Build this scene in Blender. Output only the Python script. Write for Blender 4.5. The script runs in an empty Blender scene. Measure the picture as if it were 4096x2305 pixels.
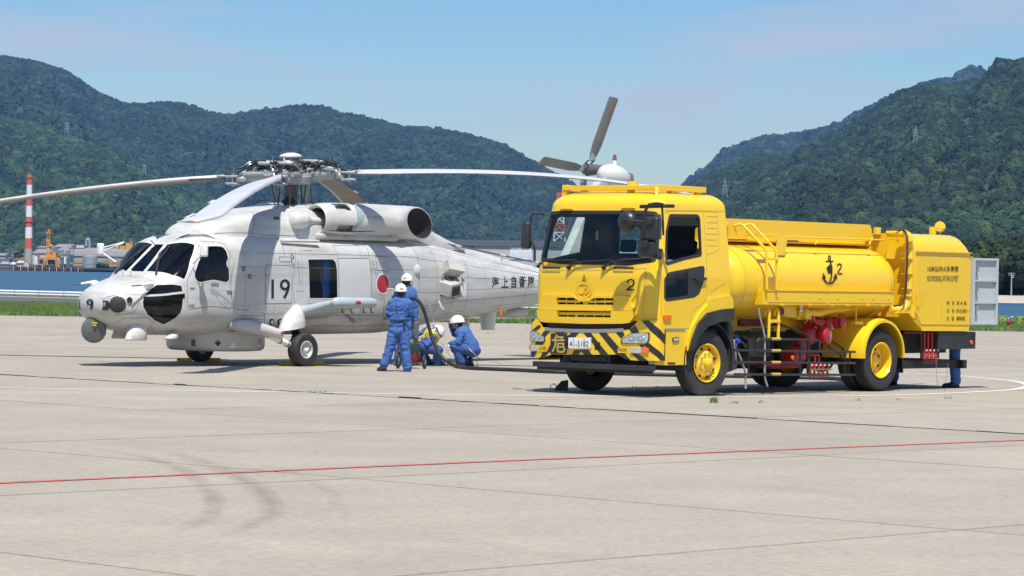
import bpy, bmesh, math, random
import numpy as np
from mathutils import Vector, Matrix, noise
from mathutils.bvhtree import BVHTree
from mathutils.geometry import tessellate_polygon

scene = bpy.context.scene
COL = scene.collection
rng = random.Random(7)
R = math.radians

# ------------------------------------------------------------------ camera
FPX, CAM_H, SLOPE, HORIZ = 12300.0, 1.85, 0.018, 1098.0      # lens in photo pixels, eye height, roll, horizon row
_rho = math.atan(SLOPE); _pit = math.atan((1152.5 - HORIZ) / FPX)
_fw = np.array([0, math.cos(_pit), -math.sin(_pit)]); _u0 = np.array([0, math.sin(_pit), math.cos(_pit)]); _r0 = np.array([1., 0, 0])
_r = _r0 * math.cos(_rho) + _u0 * math.sin(_rho); _u = -_r0 * math.sin(_rho) + _u0 * math.cos(_rho)
CPOS = np.array([0, 0, CAM_H])
cam_d = bpy.data.cameras.new('camera'); cam = bpy.data.objects.new('camera', cam_d); COL.objects.link(cam)
cam.matrix_world = Matrix([[_r[0], _u[0], -_fw[0], 0], [_r[1], _u[1], -_fw[1], 0], [_r[2], _u[2], -_fw[2], CAM_H], [0, 0, 0, 1]])
cam_d.sensor_width = 36.0; cam_d.lens = FPX / 4096 * 36.0; cam_d.clip_start = 0.5; cam_d.clip_end = 60000
scene.camera = cam

# ------------------------------------------------------------------ sky, sun, exposure
SUN_DIR = Vector((-0.04, 0.47, -1.0)).normalized()            # way the sunlight travels
sun_el = math.asin(-SUN_DIR.z); sun_az = math.atan2(-SUN_DIR.x, -SUN_DIR.y)
world = bpy.data.worlds.new('World'); scene.world = world; world.use_nodes = True
wt = world.node_tree; wt.nodes.clear()
def wn(t, **k):
    n = wt.nodes.new(t)
    for a, b in k.items(): setattr(n, a, b)
    return n
wl = wt.links.new
sky = wn('ShaderNodeTexSky', sky_type='NISHITA'); sky.sun_disc = False; sky.sun_elevation = sun_el; sky.sun_rotation = sun_az
sky.altitude = 0; sky.air_density = 1.0; sky.dust_density = 0.35; sky.ozone_density = 2.2
geo = wn('ShaderNodeTexCoord'); mp = wn('ShaderNodeMapping'); mp.inputs['Scale'].default_value = (6.0, 6.0, 40.0); mp.inputs['Location'].default_value = (1.1, 3.2, 5.3)
mp.inputs['Rotation'].default_value = (0, R(3), 0)
nz = wn('ShaderNodeTexNoise'); nz.inputs['Scale'].default_value = 1.0; nz.inputs['Detail'].default_value = 9; nz.inputs['Roughness'].default_value = 0.56; nz.inputs['Distortion'].default_value = 0.5
rp = wn('ShaderNodeValToRGB'); rp.color_ramp.elements[0].position = 0.45; rp.color_ramp.elements[0].color = (0, 0, 0, 1); rp.color_ramp.elements[1].position = 0.62; rp.color_ramp.elements[1].color = (1, 1, 1, 1)
mul = wn('ShaderNodeMath', operation='MULTIPLY'); mul.inputs[1].default_value = 0.85
mix = wn('ShaderNodeMix', data_type='RGBA'); hsv = wn('ShaderNodeHueSaturation'); hsv.inputs['Saturation'].default_value = 1.40; hsv.inputs['Value'].default_value = 1.12
bg = wn('ShaderNodeBackground'); bg.inputs['Strength'].default_value = 0.080; wo = wn('ShaderNodeOutputWorld')
wl(geo.outputs['Generated'], mp.inputs['Vector']); wl(mp.outputs['Vector'], nz.inputs['Vector']); wl(nz.outputs['Fac'], rp.inputs['Fac'])
wl(rp.outputs['Color'], mul.inputs[0]); wl(mul.outputs[0], mix.inputs['Factor']); wl(sky.outputs['Color'], hsv.inputs['Color'])
tn = wn('ShaderNodeMix', data_type='RGBA', blend_type='MULTIPLY'); tn.inputs['Factor'].default_value = 1; tn.inputs['B'].default_value = (0.90, 1.0, 1.12, 1)
wl(hsv.outputs['Color'], tn.inputs['A']); wl(tn.outputs['Result'], mix.inputs['A']); mix.inputs['B'].default_value = (6.0, 6.6, 7.6, 1)
wl(mix.outputs['Result'], bg.inputs['Color']); wl(bg.outputs['Background'], wo.inputs['Surface'])
sd = bpy.data.lights.new('sun', 'SUN'); sd.energy = 4.9; sd.angle = R(0.53); sd.color = (1.0, 0.95, 0.87)
so = bpy.data.objects.new('sun', sd); COL.objects.link(so); so.rotation_euler = SUN_DIR.to_track_quat('-Z', 'Y').to_euler()
scene.view_settings.view_transform = 'Standard'; scene.view_settings.look = 'None'; scene.view_settings.exposure = 0.30
scene.view_settings.gamma = 1.0; scene.view_settings.use_curve_mapping = False
scene.cycles.volume_bounces = 1; scene.cycles.max_bounces = 8; scene.cycles.transparent_max_bounces = 16; scene.cycles.volume_max_steps = 64

# ------------------------------------------------------------------ measuring: photo pixel <-> place
def ray(x, y): return _fw + _r * (x - 2048) / FPX - _u * (y - 1152.5) / FPX
def gp(x, y, z=0.0):
    d = ray(x, y); t = (z - CAM_H) / d[2]; return CPOS + d * t
def at(x, y, Y):
    d = ray(x, y); return CPOS + d * (Y / d[1])
class Frame:                                                   # a vehicle's own axes: a rearward, b to the near side, c up
    def __init__(s, o, a):
        s.o = np.array(o, float); s.a = a
        s.ex = np.array([math.cos(a), math.sin(a), 0]); s.ey = np.array([math.sin(a), -math.cos(a), 0]); s.ez = np.array([0, 0, 1.])
    def l(s, p):
        q = np.asarray(p, float) - s.o; return np.array([q @ s.ex, q @ s.ey, q @ s.ez])
    def dl(s, d): return np.array([d @ s.ex, d @ s.ey, d @ s.ez])
    def inv(s, x, y, ax, v):
        d = s.dl(ray(x, y)); c = s.l(CPOS); return c + d * ((v - c[ax]) / d[ax])
HA = R(50); TA = R(90 - 41.5)
_n = gp(1210, 1466); HF = Frame(_n - 1.42 * np.array([math.sin(HA), -math.cos(HA), 0]), HA)
_n = gp(2829, 1586); TF = Frame(_n - 1.25 * np.array([math.sin(TA), -math.cos(TA), 0]), TA)

# ------------------------------------------------------------------ materials
MATS = {}
def mat(name, color, rough=0.5, metal=0.0, var=0.0, vscale=3.0, bump=0.0, bscale=40.0, coat=0.0, dirt=None, dirt_amt=0.0, dscale=(1, 1, 1), spec=0.5, trans=0.0, alpha=1.0, emit=None, stretch=None, objvar=0.0):
    if name in MATS: return MATS[name]
    m = bpy.data.materials.new(name); m.use_nodes = True; t = m.node_tree; b = t.nodes['Principled BSDF']
    c4 = (*color, 1)
    b.inputs['Base Color'].default_value = c4; b.inputs['Roughness'].default_value = rough; b.inputs['Metallic'].default_value = metal
    b.inputs['Coat Weight'].default_value = coat; b.inputs['Coat Roughness'].default_value = 0.05; b.inputs['Specular IOR Level'].default_value = spec
    b.inputs['Transmission Weight'].default_value = trans; b.inputs['Alpha'].default_value = alpha
    if emit: b.inputs['Emission Color'].default_value = (*emit, 1); b.inputs['Emission Strength'].default_value = 1
    N = t.nodes.new; L = t.links.new
    tc = N('ShaderNodeTexCoord'); src = tc.outputs['Object']; cur = None
    if stretch:
        sm = N('ShaderNodeMapping'); sm.inputs['Scale'].default_value = stretch; L(src, sm.inputs['Vector']); src = sm.outputs['Vector']
    if var > 0:
        n = N('ShaderNodeTexNoise'); n.inputs['Scale'].default_value = vscale; n.inputs['Detail'].default_value = 6; n.inputs['Roughness'].default_value = 0.6; L(src, n.inputs['Vector'])
        r = N('ShaderNodeMapRange'); r.inputs['From Min'].default_value = 0.25; r.inputs['From Max'].default_value = 0.75; r.inputs['To Min'].default_value = 1 - var; r.inputs['To Max'].default_value = 1 + var
        L(n.outputs['Fac'], r.inputs['Value'])
        h = N('ShaderNodeHueSaturation'); h.inputs['Color'].default_value = c4; L(r.outputs['Result'], h.inputs['Value']); cur = h.outputs['Color']
    if dirt is not None:
        n = N('ShaderNodeTexNoise'); n.inputs['Scale'].default_value = 2.2; n.inputs['Detail'].default_value = 9; n.inputs['Roughness'].default_value = 0.68
        q = N('ShaderNodeMapping'); q.inputs['Scale'].default_value = dscale; L(tc.outputs['Object'], q.inputs['Vector']); L(q.outputs['Vector'], n.inputs['Vector'])
        r = N('ShaderNodeMapRange'); r.inputs['From Min'].default_value = 0.45; r.inputs['From Max'].default_value = 0.75; r.inputs['To Max'].default_value = dirt_amt; L(n.outputs['Fac'], r.inputs['Value'])
        x = N('ShaderNodeMix'); x.data_type = 'RGBA'; x.inputs['A'].default_value = c4; x.inputs['B'].default_value = (*dirt, 1)
        if cur is not None: L(cur, x.inputs['A'])
        L(r.outputs['Result'], x.inputs['Factor']); cur = x.outputs['Result']
    if objvar > 0:
        oi = N('ShaderNodeObjectInfo'); r = N('ShaderNodeMapRange'); r.inputs['To Min'].default_value = 1 - objvar; r.inputs['To Max'].default_value = 1 + objvar; L(oi.outputs['Random'], r.inputs['Value'])
        h = N('ShaderNodeHueSaturation'); h.inputs['Color'].default_value = c4; L(r.outputs['Result'], h.inputs['Value'])
        if cur is not None: L(cur, h.inputs['Color'])
        cur = h.outputs['Color']
    if cur is not None: L(cur, b.inputs['Base Color'])
    if bump > 0:
        n = N('ShaderNodeTexNoise'); n.inputs['Scale'].default_value = bscale; n.inputs['Detail'].default_value = 5; L(src, n.inputs['Vector'])
        u = N('ShaderNodeBump'); u.inputs['Strength'].default_value = 1.0; u.inputs['Distance'].default_value = bump; L(n.outputs['Fac'], u.inputs['Height']); L(u.outputs['Normal'], b.inputs['Normal'])
    MATS[name] = m; return m
def glassy(name, tint, t_amt, rough=0.02):                      # thin tinted pane: part clear, part mirror
    m = bpy.data.materials.new(name); m.use_nodes = True; t = m.node_tree; t.nodes.clear(); N = t.nodes.new; L = t.links.new
    o = N('ShaderNodeOutputMaterial'); tr = N('ShaderNodeBsdfTransparent'); tr.inputs['Color'].default_value = (*tint, 1)
    df = N('ShaderNodeBsdfDiffuse'); df.inputs['Color'].default_value = (0.01, 0.011, 0.012, 1)
    m1 = N('ShaderNodeMixShader'); m1.inputs[0].default_value = t_amt; L(df.outputs[0], m1.inputs[1]); L(tr.outputs[0], m1.inputs[2])
    gl = N('ShaderNodeBsdfGlossy'); gl.inputs['Roughness'].default_value = rough; fr = N('ShaderNodeFresnel'); fr.inputs['IOR'].default_value = 1.5
    m2 = N('ShaderNodeMixShader'); L(fr.outputs[0], m2.inputs[0]); L(m1.outputs[0], m2.inputs[1]); L(gl.outputs[0], m2.inputs[2]); L(m2.outputs[0], o.inputs['Surface'])
    MATS[name] = m; return m

# ------------------------------------------------------------------ objects
def empty(name, loc=(0, 0, 0), rz=0.0):
    o = bpy.data.objects.new(name, None); COL.objects.link(o); o.location = loc; o.rotation_euler = (0, 0, rz); o.empty_display_size = 0.3; return o
def tag(o, label=None, cat=None, group=None, kind=None):
    if label: o['label'] = label
    if cat: o['category'] = cat
    if group: o['group'] = group
    if kind: o['kind'] = kind
    return o
def copy_tree(o, parent=None):
    c = o.copy(); COL.objects.link(c)
    if parent is not None: c.parent = parent
    for ch in [k for k in bpy.data.objects if k.parent == o]: copy_tree(ch, c)
    return c
def link(name, me, parent=None, kind=None, label=None):
    o = bpy.data.objects.new(name, me); COL.objects.link(o)
    if parent is not None: o.parent = parent
    return tag(o, label, None, None, kind)
FLIP = [False]                                                  # vehicle axes (rearward, near, up) -> object axes (forward, near, up)
class MB:
    def __init__(s): s.v = []; s.f = []
    def add(s, vs, fs):
        n = len(s.v); s.v += [tuple(float(c) for c in p) for p in vs]; s.f += [tuple(i + n for i in f) for f in fs]; return s
    def box(s, a, b):
        (x0, y0, z0), (x1, y1, z1) = a, b
        return s.add([(x0, y0, z0), (x1, y0, z0), (x1, y1, z0), (x0, y1, z0), (x0, y0, z1), (x1, y0, z1), (x1, y1, z1), (x0, y1, z1)],
                     [(0, 3, 2, 1), (4, 5, 6, 7), (0, 1, 5, 4), (1, 2, 6, 5), (2, 3, 7, 6), (3, 0, 4, 7)])
    def obox(s, c, size, rot=(0, 0, 0)):
        M = Matrix.Rotation(rot[2], 3, 'Z') @ Matrix.Rotation(rot[1], 3, 'Y') @ Matrix.Rotation(rot[0], 3, 'X'); c = Vector(c); h = Vector(size) / 2
        vs = [c + M @ Vector((i * h.x, j * h.y, k * h.z)) for k in (-1, 1) for j in (-1, 1) for i in (-1, 1)]
        return s.add(vs, [(0, 2, 3, 1), (4, 5, 7, 6), (0, 1, 5, 4), (1, 3, 7, 5), (3, 2, 6, 7), (2, 0, 4, 6)])
    def loft(s, rings, caps=(True, True), closed=True):
        n = len(rings[0]); vs = [p for r in rings for p in r]; fs = []
        for i in range(len(rings) - 1):
            for j in range(n if closed else n - 1):
                k = (j + 1) % n; fs.append((i * n + j, i * n + k, (i + 1) * n + k, (i + 1) * n + j))
        if caps[0]: fs.append(tuple(range(n - 1, -1, -1)))
        if caps[1]: fs.append(tuple((len(rings) - 1) * n + j for j in range(n)))
        return s.add(vs, fs)
    def tube(s, pts, r, n=8, caps=True, flat=1.0):
        pts = [Vector(p) for p in pts]; rs = r if isinstance(r, (list, tuple)) else [r] * len(pts)
        d = (pts[1] - pts[0]).normalized(); up = Vector((0, 0, 1)) if abs(d.z) < 0.95 else Vector((1, 0, 0)); a = d.cross(up).normalized(); rings = []
        for i, p in enumerate(pts):
            if i == 0: t = pts[1] - p
            elif i == len(pts) - 1: t = p - pts[-2]
            else: t = (pts[i + 1] - p).normalized() + (p - pts[i - 1]).normalized()
            t.normalize(); a = (a - t * a.dot(t)).normalized(); b = t.cross(a)
            rings.append([p + (a * math.cos(2 * math.pi * k / n) + b * flat * math.sin(2 * math.pi * k / n)) * rs[i] for k in range(n)])
        return s.loft(rings, (caps, caps))
    def cyl(s, p0, p1, r0, r1=None, n=16, caps=True): return s.tube([p0, p1], [r0, r0 if r1 is None else r1], n, caps)
    def lathe(s, prof, c, axis, n=24, caps=(False, False), a0=0.0, a1=360.0):
        c = Vector(c); ax = Vector(axis).normalized(); up = Vector((0, 0, 1)) if abs(ax.z) < 0.9 else Vector((1, 0, 0)); a = ax.cross(up).normalized(); b = ax.cross(a)
        full = abs(a1 - a0 - 360) < 1e-6; m = n if full else n + 1
        rings = [[c + ax * h + (a * math.cos(R(a0 + (a1 - a0) * k / n)) + b * math.sin(R(a0 + (a1 - a0) * k / n))) * max(r, 1e-4) for k in range(m)] for r, h in prof]
        return s.loft(rings, caps, full)
    def ell(s, c, rad, n=16, m=10, rot=None):
        c = Vector(c); vs = []; M = Matrix.Rotation(rot[2], 3, 'Z') @ Matrix.Rotation(rot[1], 3, 'Y') @ Matrix.Rotation(rot[0], 3, 'X') if rot else Matrix.Identity(3)
        rings = [[c + M @ Vector((rad[0] * math.sin(math.pi * i / m) * math.cos(2 * math.pi * k / n), rad[1] * math.sin(math.pi * i / m) * math.sin(2 * math.pi * k / n), rad[2] * math.cos(math.pi * i / m))) for k in range(n)] for i in range(m + 1)]
        return s.loft(rings, (False, False))
    def prism(s, poly, f, d0, d1, holes=()):                       # f(u, v, d) -> point
        loops = [list(poly)] + [list(h) for h in holes]; flat = [p for l in loops for p in l]
        tris = tessellate_polygon([[Vector((p[0], p[1], 0)) for p in l] for l in loops]); n = len(flat)
        vs = [f(p[0], p[1], d0) for p in flat] + [f(p[0], p[1], d1) for p in flat]; fs = [tuple(t) for t in tris] + [(t[2] + n, t[1] + n, t[0] + n) for t in tris]; k = 0
        for l in loops:
            m = len(l)
            for i in range(m): j = (i + 1) % m; fs.append((k + i, k + j, k + j + n, k + i + n))
            k += m
        return s.add(vs, fs)
    def build(s, name, m, parent=None, ang=35, bevel=0.0, kind=None, label=None, clean=True, seg=2):
        me = bpy.data.meshes.new(name); v = s.v
        if FLIP[0]: v = [(-p[0], p[1], p[2]) for p in v]
        me.from_pydata(v, [], s.f)
        if clean:
            bm = bmesh.new(); bm.from_mesh(me); bmesh.ops.remove_doubles(bm, verts=bm.verts, dist=1e-5); bmesh.ops.recalc_face_normals(bm, faces=bm.faces); bm.to_mesh(me); bm.free()
        me.materials.append(m if not isinstance(m, str) else MATS[m])
        if ang:
            me.polygons.foreach_set('use_smooth', [True] * len(me.polygons)); me.set_sharp_from_angle(angle=R(ang))
        o = link(name, me, parent, kind, label)
        if bevel:
            b = o.modifiers.new('bevel', 'BEVEL'); b.width = bevel; b.segments = seg; b.limit_method = 'ANGLE'; b.angle_limit = R(40); b.harden_normals = False
        return o
def spline(pts, n=6):
    P = [Vector(p) for p in pts]; out = []
    for i in range(len(P) - 1):
        p0 = P[i - 1] if i else P[0] * 2 - P[1]; p1 = P[i]; p2 = P[i + 1]; p3 = P[i + 2] if i + 2 < len(P) else P[-1] * 2 - P[-2]
        for k in range(n):
            t = k / n; out.append(0.5 * ((2 * p1) + (p2 - p0) * t + (2 * p0 - 5 * p1 + 4 * p2 - p3) * t * t + (3 * p1 - p0 - 3 * p2 + p3) * t ** 3))
    return out + [P[-1]]
def rrect(x0, y0, x1, y1, r, n=5):
    out = []
    for cx, cy, a in ((x1 - r, y1 - r, 0), (x0 + r, y1 - r, 90), (x0 + r, y0 + r, 180), (x1 - r, y0 + r, 270)):
        out += [(cx + r * math.cos(R(a + 90 * k / n)), cy + r * math.sin(R(a + 90 * k / n))) for k in range(n + 1)]
    return out
def rpoly(pts, r, n=4):                                          # rounded corners
    out = []; m = len(pts)
    for i in range(m):
        p = Vector(pts[i]).to_2d(); a = Vector(pts[i - 1]).to_2d(); b = Vector(pts[(i + 1) % m]).to_2d()
        ra = min(r, (a - p).length * .45); rb = min(r, (b - p).length * .45); A = p + (a - p).normalized() * ra; B = p + (b - p).normalized() * rb
        for k in range(n + 1):
            t = k / n; q = A * (1 - t) ** 2 + p * 2 * t * (1 - t) + B * t * t; out.append((q.x, q.y))
    return out
def ring2(c, rx, ry, n=24, a0=0): return [(c[0] + rx * math.cos(2 * math.pi * k / n + a0), c[1] + ry * math.sin(2 * math.pi * k / n + a0)) for k in range(n)]
def stroke(pts, w, closed=False):                                 # 2D polyline -> band quads
    P = [Vector(p).to_2d() for p in pts]; m = len(P); L = []; Rr = []
    for i in range(m):
        if closed: a, b = P[i - 1], P[(i + 1) % m]
        else: a, b = P[max(i - 1, 0)], P[min(i + 1, m - 1)]
        d0 = (P[i] - a); d1 = (b - P[i])
        d0 = d0.normalized() if d0.length > 1e-9 else d1.normalized(); d1 = d1.normalized() if d1.length > 1e-9 else d0
        t = (d0 + d1).normalized(); nn = Vector((-t.y, t.x)); k = w / 2 / max(0.35, nn.dot(Vector((-d0.y, d0.x))))
        L.append(P[i] + nn * k); Rr.append(P[i] - nn * k)
    tris = []
    for i in range(m if closed else m - 1):
        j = (i + 1) % m; tris += [(tuple(L[i]), tuple(Rr[i]), tuple(Rr[j])), (tuple(L[i]), tuple(Rr[j]), tuple(L[j]))]
    return tris
def tess(loops):
    flat = [p for l in loops for p in l]; t = tessellate_polygon([[Vector((p[0], p[1], 0)) for p in l] for l in loops])
    return [tuple((flat[i][0], flat[i][1]) for i in q) for q in t]
_tc = {}
def text_tris(s, bold=0.0):                                      # lettering as flat triangles, normalised to width 1, height 1
    k = (s, bold)
    if k in _tc: return _tc[k]
    cu = bpy.data.curves.new('t', 'FONT'); cu.body = s; cu.resolution_u = 3; cu.offset = bold; me = bake(bpy.data.objects.new('t', cu)); me.calc_loop_triangles()
    v = np.array([x.co[:2] for x in me.vertices]) if len(me.vertices) else np.zeros((1, 2)); mn = v.min(0); mx = v.max(0); v = (v - mn) / np.maximum(mx - mn, 1e-6)
    out = [tuple(tuple(v[i]) for i in t.vertices) for t in me.loop_triangles]
    bpy.data.curves.remove(cu); bpy.data.meshes.remove(me); _tc[k] = (out, float((mx - mn)[0] / max((mx - mn)[1], 1e-6))); return _tc[k]
def clip_cell(poly, x0, y0, x1, y1):
    for ax, v, sg in ((0, x0, 1), (0, x1, -1), (1, y0, 1), (1, y1, -1)):
        out = []; n = len(poly)
        for i in range(n):
            a, b = poly[i], poly[(i + 1) % n]; da = (a[ax] - v) * sg; db = (b[ax] - v) * sg
            if da >= 0: out.append(a)
            if (da > 0 > db) or (da < 0 < db):
                t = da / (da - db); out.append((a[0] + (b[0] - a[0]) * t, a[1] + (b[1] - a[1]) * t))
        poly = out
        if len(poly) < 3: return None
    return poly
TMP = bpy.data.scenes.new('tmp')
def bake(o):                                                     # modifiers applied in a scene of its own
    TMP.collection.objects.link(o)
    with bpy.context.temp_override(scene=TMP, view_layer=TMP.view_layers[0]): dg = bpy.context.evaluated_depsgraph_get(); dg.update(); m = bpy.data.meshes.new_from_object(o.evaluated_get(dg))
    bpy.data.objects.remove(o); return m
class Surf:                                                     # a curved skin P(u, v) in a vehicle's axes, traced by sight line
    def __init__(s, P, u0, u1, v0, v1, nu, nv, fr):
        s.P = P; s.u0, s.u1, s.v0, s.v1, s.nu, s.nv = u0, u1, v0, v1, nu, nv; s.fr = fr; s.du = (u1 - u0) / nu; s.dv = (v1 - v0) / nv
        s.vs = [Vector(P(u0 + s.du * i, v0 + s.dv * j)) for i in range(nu + 1) for j in range(nv + 1)]
        s.fs = [(i * (nv + 1) + j, (i + 1) * (nv + 1) + j, (i + 1) * (nv + 1) + j + 1, i * (nv + 1) + j + 1) for i in range(nu) for j in range(nv)]
        s.bvh = BVHTree.FromPolygons(s.vs, s.fs); s.sg = 1; m = (u0 + (u1 - u0) * .5, v0 + (v1 - v0) * .27); s.sg = 1 if s.N(*m).dot(Vector(fr.l(CPOS)) - Vector(P(*m))) > 0 else -1
    def N(s, u, v):
        e = 1e-3; a = Vector(s.P(min(u + e, s.u1), v)) - Vector(s.P(max(u - e, s.u0), v)); b = Vector(s.P(u, v + e)) - Vector(s.P(u, v - e)); n = a.cross(b) * s.sg
        return n.normalized() if n.length > 1e-12 else Vector((0, 0, 1))
    def uv(s, x, y):
        o = Vector(s.fr.l(CPOS)); d = Vector(s.fr.dl(ray(x, y))).normalized(); h = s.bvh.ray_cast(o, d)
        if h[2] is None: h = min((s.bvh.find_nearest(o + d * (40 + .2 * k)) for k in range(190)), key=lambda q: q[3])
        p = h[0]; f = s.fs[h[2]]; i, j = divmod(h[2], s.nv); a, b, c, e = (s.vs[k] for k in f); uu = vv = 0.5
        for _ in range(6):
            q = a * (1 - uu) * (1 - vv) + b * uu * (1 - vv) + c * uu * vv + e * (1 - uu) * vv; ju = (b - a) * (1 - vv) + (c - e) * vv; jv = (e - a) * (1 - uu) + (c - b) * uu; rr = p - q
            A = ju.dot(ju); B = ju.dot(jv); C2 = jv.dot(jv); dt = A * C2 - B * B
            if dt < 1e-14: break
            uu += (rr.dot(ju) * C2 - rr.dot(jv) * B) / dt; vv += (rr.dot(jv) * A - rr.dot(ju) * B) / dt
        return (s.u0 + s.du * (i + min(max(uu, 0), 1)), s.v0 + s.dv * (j + min(max(vv, 0), 1)))
    def px(s, pts): return [s.uv(x, y) for x, y in pts]
    def sheet(s, tris, off=0.004, thick=0.0, mb=None, mir=None, grid=1):   # tris in (u, v); mir mirrors v
        mb = mb or MB(); du, dv = s.du / grid, s.dv / grid
        for t in tris:
            if mir: t = tuple(mir(*p) for p in t)
            xs = [p[0] for p in t]; ys = [p[1] for p in t]
            i0 = int(math.floor((min(xs) - s.u0) / du + 1e-9)); i1 = int(math.ceil((max(xs) - s.u0) / du - 1e-9)); j0 = int(math.floor((min(ys) - s.v0) / dv + 1e-9)); j1 = int(math.ceil((max(ys) - s.v0) / dv - 1e-9))
            for i in range(i0, max(i1, i0 + 1)):
                for j in range(j0, max(j1, j0 + 1)):
                    q = clip_cell(list(t), s.u0 + i * du, s.v0 + j * dv, s.u0 + (i + 1) * du, s.v0 + (j + 1) * dv)
                    if not q: continue
                    p = [Vector(s.P(a, b)) + s.N(a, b) * (off + thick) for a, b in q]; mb.add(p, [tuple(range(len(p)))])
        return mb
    def plate(s, loops, off=0.0, thick=0.006, mb=None, mir=None):  # raised plate with side walls
        mb = s.sheet(tess(loops), off, thick, mb, mir)
        for l in loops:
            n = len(l)
            for i in range(n):
                a, b = l[i], l[(i + 1) % n]; k = max(1, int(max(abs(a[0] - b[0]) / s.du, abs(a[1] - b[1]) / s.dv)) + 1)
                for q in range(k):
                    p = [(a[0] + (b[0] - a[0]) * t, a[1] + (b[1] - a[1]) * t) for t in (q / k, (q + 1) / k)]
                    if mir: p = [mir(*w) for w in p]
                    A = [Vector(s.P(*w)) + s.N(*w) * (off + thick) for w in p]; B = [Vector(s.P(*w)) + s.N(*w) * (off - 0.01) for w in p]; mb.add([A[0], A[1], B[1], B[0]], [(0, 1, 2, 3)])
        return mb
    def line(s, pts, w, off=0.003, mb=None, closed=False, mir=None):   # pts in pixels, w in metres
        uv = s.px(pts) if not isinstance(pts[0], tuple) or abs(pts[0][0]) > 50 else pts
        return s.band(uv, w, off, mb, closed, mir)
    def band(s, uv, w, off=0.003, mb=None, closed=False, mir=None):
        mb = mb or MB(); out = []; m = len(uv)
        for i in range(m if closed else m - 1):
            a, b = uv[i], uv[(i + 1) % m]; k = max(1, int(max(abs(a[0] - b[0]) / s.du, abs(a[1] - b[1]) / s.dv)) + 1)
            out += [(a[0] + (b[0] - a[0]) * q / k, a[1] + (b[1] - a[1]) * q / k) for q in range(k)]
        if not closed: out.append(uv[-1])
        if mir: out = [mir(*w_) for w_ in out]
        P = [Vector(s.P(*w_)) for w_ in out]; Nn = [s.N(*w_) for w_ in out]; n = len(P); L = []; Rr = []
        for i in range(n):
            a = P[i - 1] if (i or closed) else P[i]; b = P[(i + 1) % n] if (i < n - 1 or closed) else P[i]; t = (b - a).normalized(); c = t.cross(Nn[i]).normalized() * w / 2
            L.append(P[i] + c + Nn[i] * off); Rr.append(P[i] - c + Nn[i] * off)
        mb.add(L + Rr, [(i, (i + 1) % n, n + (i + 1) % n, n + i) for i in range(n if closed else n - 1)]); return mb
    def text(s, st, p0, p1, h, off=0.004, bold=0.0, up=None, mb=None):   # p0,p1: pixel ends of the base line, h: height in pixels along 'up'
        tr, _ = text_tris(st, bold); p0 = Vector(p0); p1 = Vector(p1); up = Vector(up or (0, -1)).normalized() * h; cache = {}
        def M(p):
            k = (round(p[0], 5), round(p[1], 5))
            if k not in cache: q = p0 + (p1 - p0) * p[0] + up * p[1]; cache[k] = s.uv(q.x, q.y)
            return cache[k]
        return s.sheet([tuple(M(p) for p in t) for t in tr], off, mb=mb)
def flat_surf(fr, ax, val, lim=12):                             # a flat side of a vehicle as a Surf
    if ax == 1: P = lambda u, v: (u, val, v)
    elif ax == 0: P = lambda u, v: (val, u, v)
    else: P = lambda u, v: (u, v, val)
    return Surf(P, -lim, lim, -lim, lim, 2, 2, fr)
# ================================================================== THE SETTING
M = mat
M('concrete', (0.325, 0.290, 0.231), 0.9, var=0.13, vscale=0.45, bump=0.006, bscale=30, dirt=(0.29, 0.25, 0.205), dirt_amt=0.8, dscale=(0.35, 0.35, 0.5), objvar=0.05)
def grain(m, sc, amt):                                          # fine speckle on top of the base colour
    t = m.node_tree; b = t.nodes['Principled BSDF']; src = b.inputs['Base Color'].links[0].from_socket; N = t.nodes.new; L = t.links.new
    tc = N('ShaderNodeTexCoord'); n = N('ShaderNodeTexNoise'); n.inputs['Scale'].default_value = sc; n.inputs['Detail'].default_value = 4; n.inputs['Roughness'].default_value = 0.8; L(tc.outputs['Object'], n.inputs['Vector'])
    r = N('ShaderNodeMapRange'); r.inputs['From Min'].default_value = 0.3; r.inputs['From Max'].default_value = 0.7; r.inputs['To Min'].default_value = 1 - amt; r.inputs['To Max'].default_value = 1 + amt; L(n.outputs['Fac'], r.inputs['Value'])
    h = N('ShaderNodeHueSaturation'); L(src, h.inputs['Color']); L(r.outputs['Result'], h.inputs['Value']); L(h.outputs['Color'], b.inputs['Base Color'])
grain(MATS['concrete'], 11, 0.2)
M('joint_fill', (0.045, 0.043, 0.04), 0.9, var=0.3, vscale=6)
M('tar', (0.02, 0.02, 0.02), 0.7, bump=0.01, bscale=12)
M('asphalt', (0.085, 0.085, 0.088), 0.9, var=0.15, vscale=0.6, bump=0.004, bscale=50)
M('white_line', (0.74, 0.74, 0.72), 0.7, var=0.1, vscale=5, dirt=(0.45, 0.42, 0.37), dirt_amt=0.55, dscale=(2, 2, 2))
M('red_line', (0.50, 0.085, 0.06), 0.75, var=0.15, vscale=5, dirt=(0.42, 0.33, 0.27), dirt_amt=0.5, dscale=(3, 3, 3))
M('soil', (0.12, 0.10, 0.06), 0.95, var=0.3, vscale=0.7, dirt=(0.06, 0.10, 0.02), dirt_amt=0.9)
M('grass', (0.105, 0.20, 0.03), 0.7, objvar=0.0)
M('rail_white', (0.78, 0.79, 0.80), 0.45, var=0.05, vscale=2)

def flatpoly(name, pts, z, m, parent=None, kind=None):
    mb = MB(); mb.add([(p[0], p[1], z) for p in pts], [tuple(range(len(pts)))]); o = mb.build(name, m, parent, 0, kind=kind, clean=False)
    if o.data.polygons[0].normal.z < 0: o.data.flip_normals()
    return o
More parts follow.
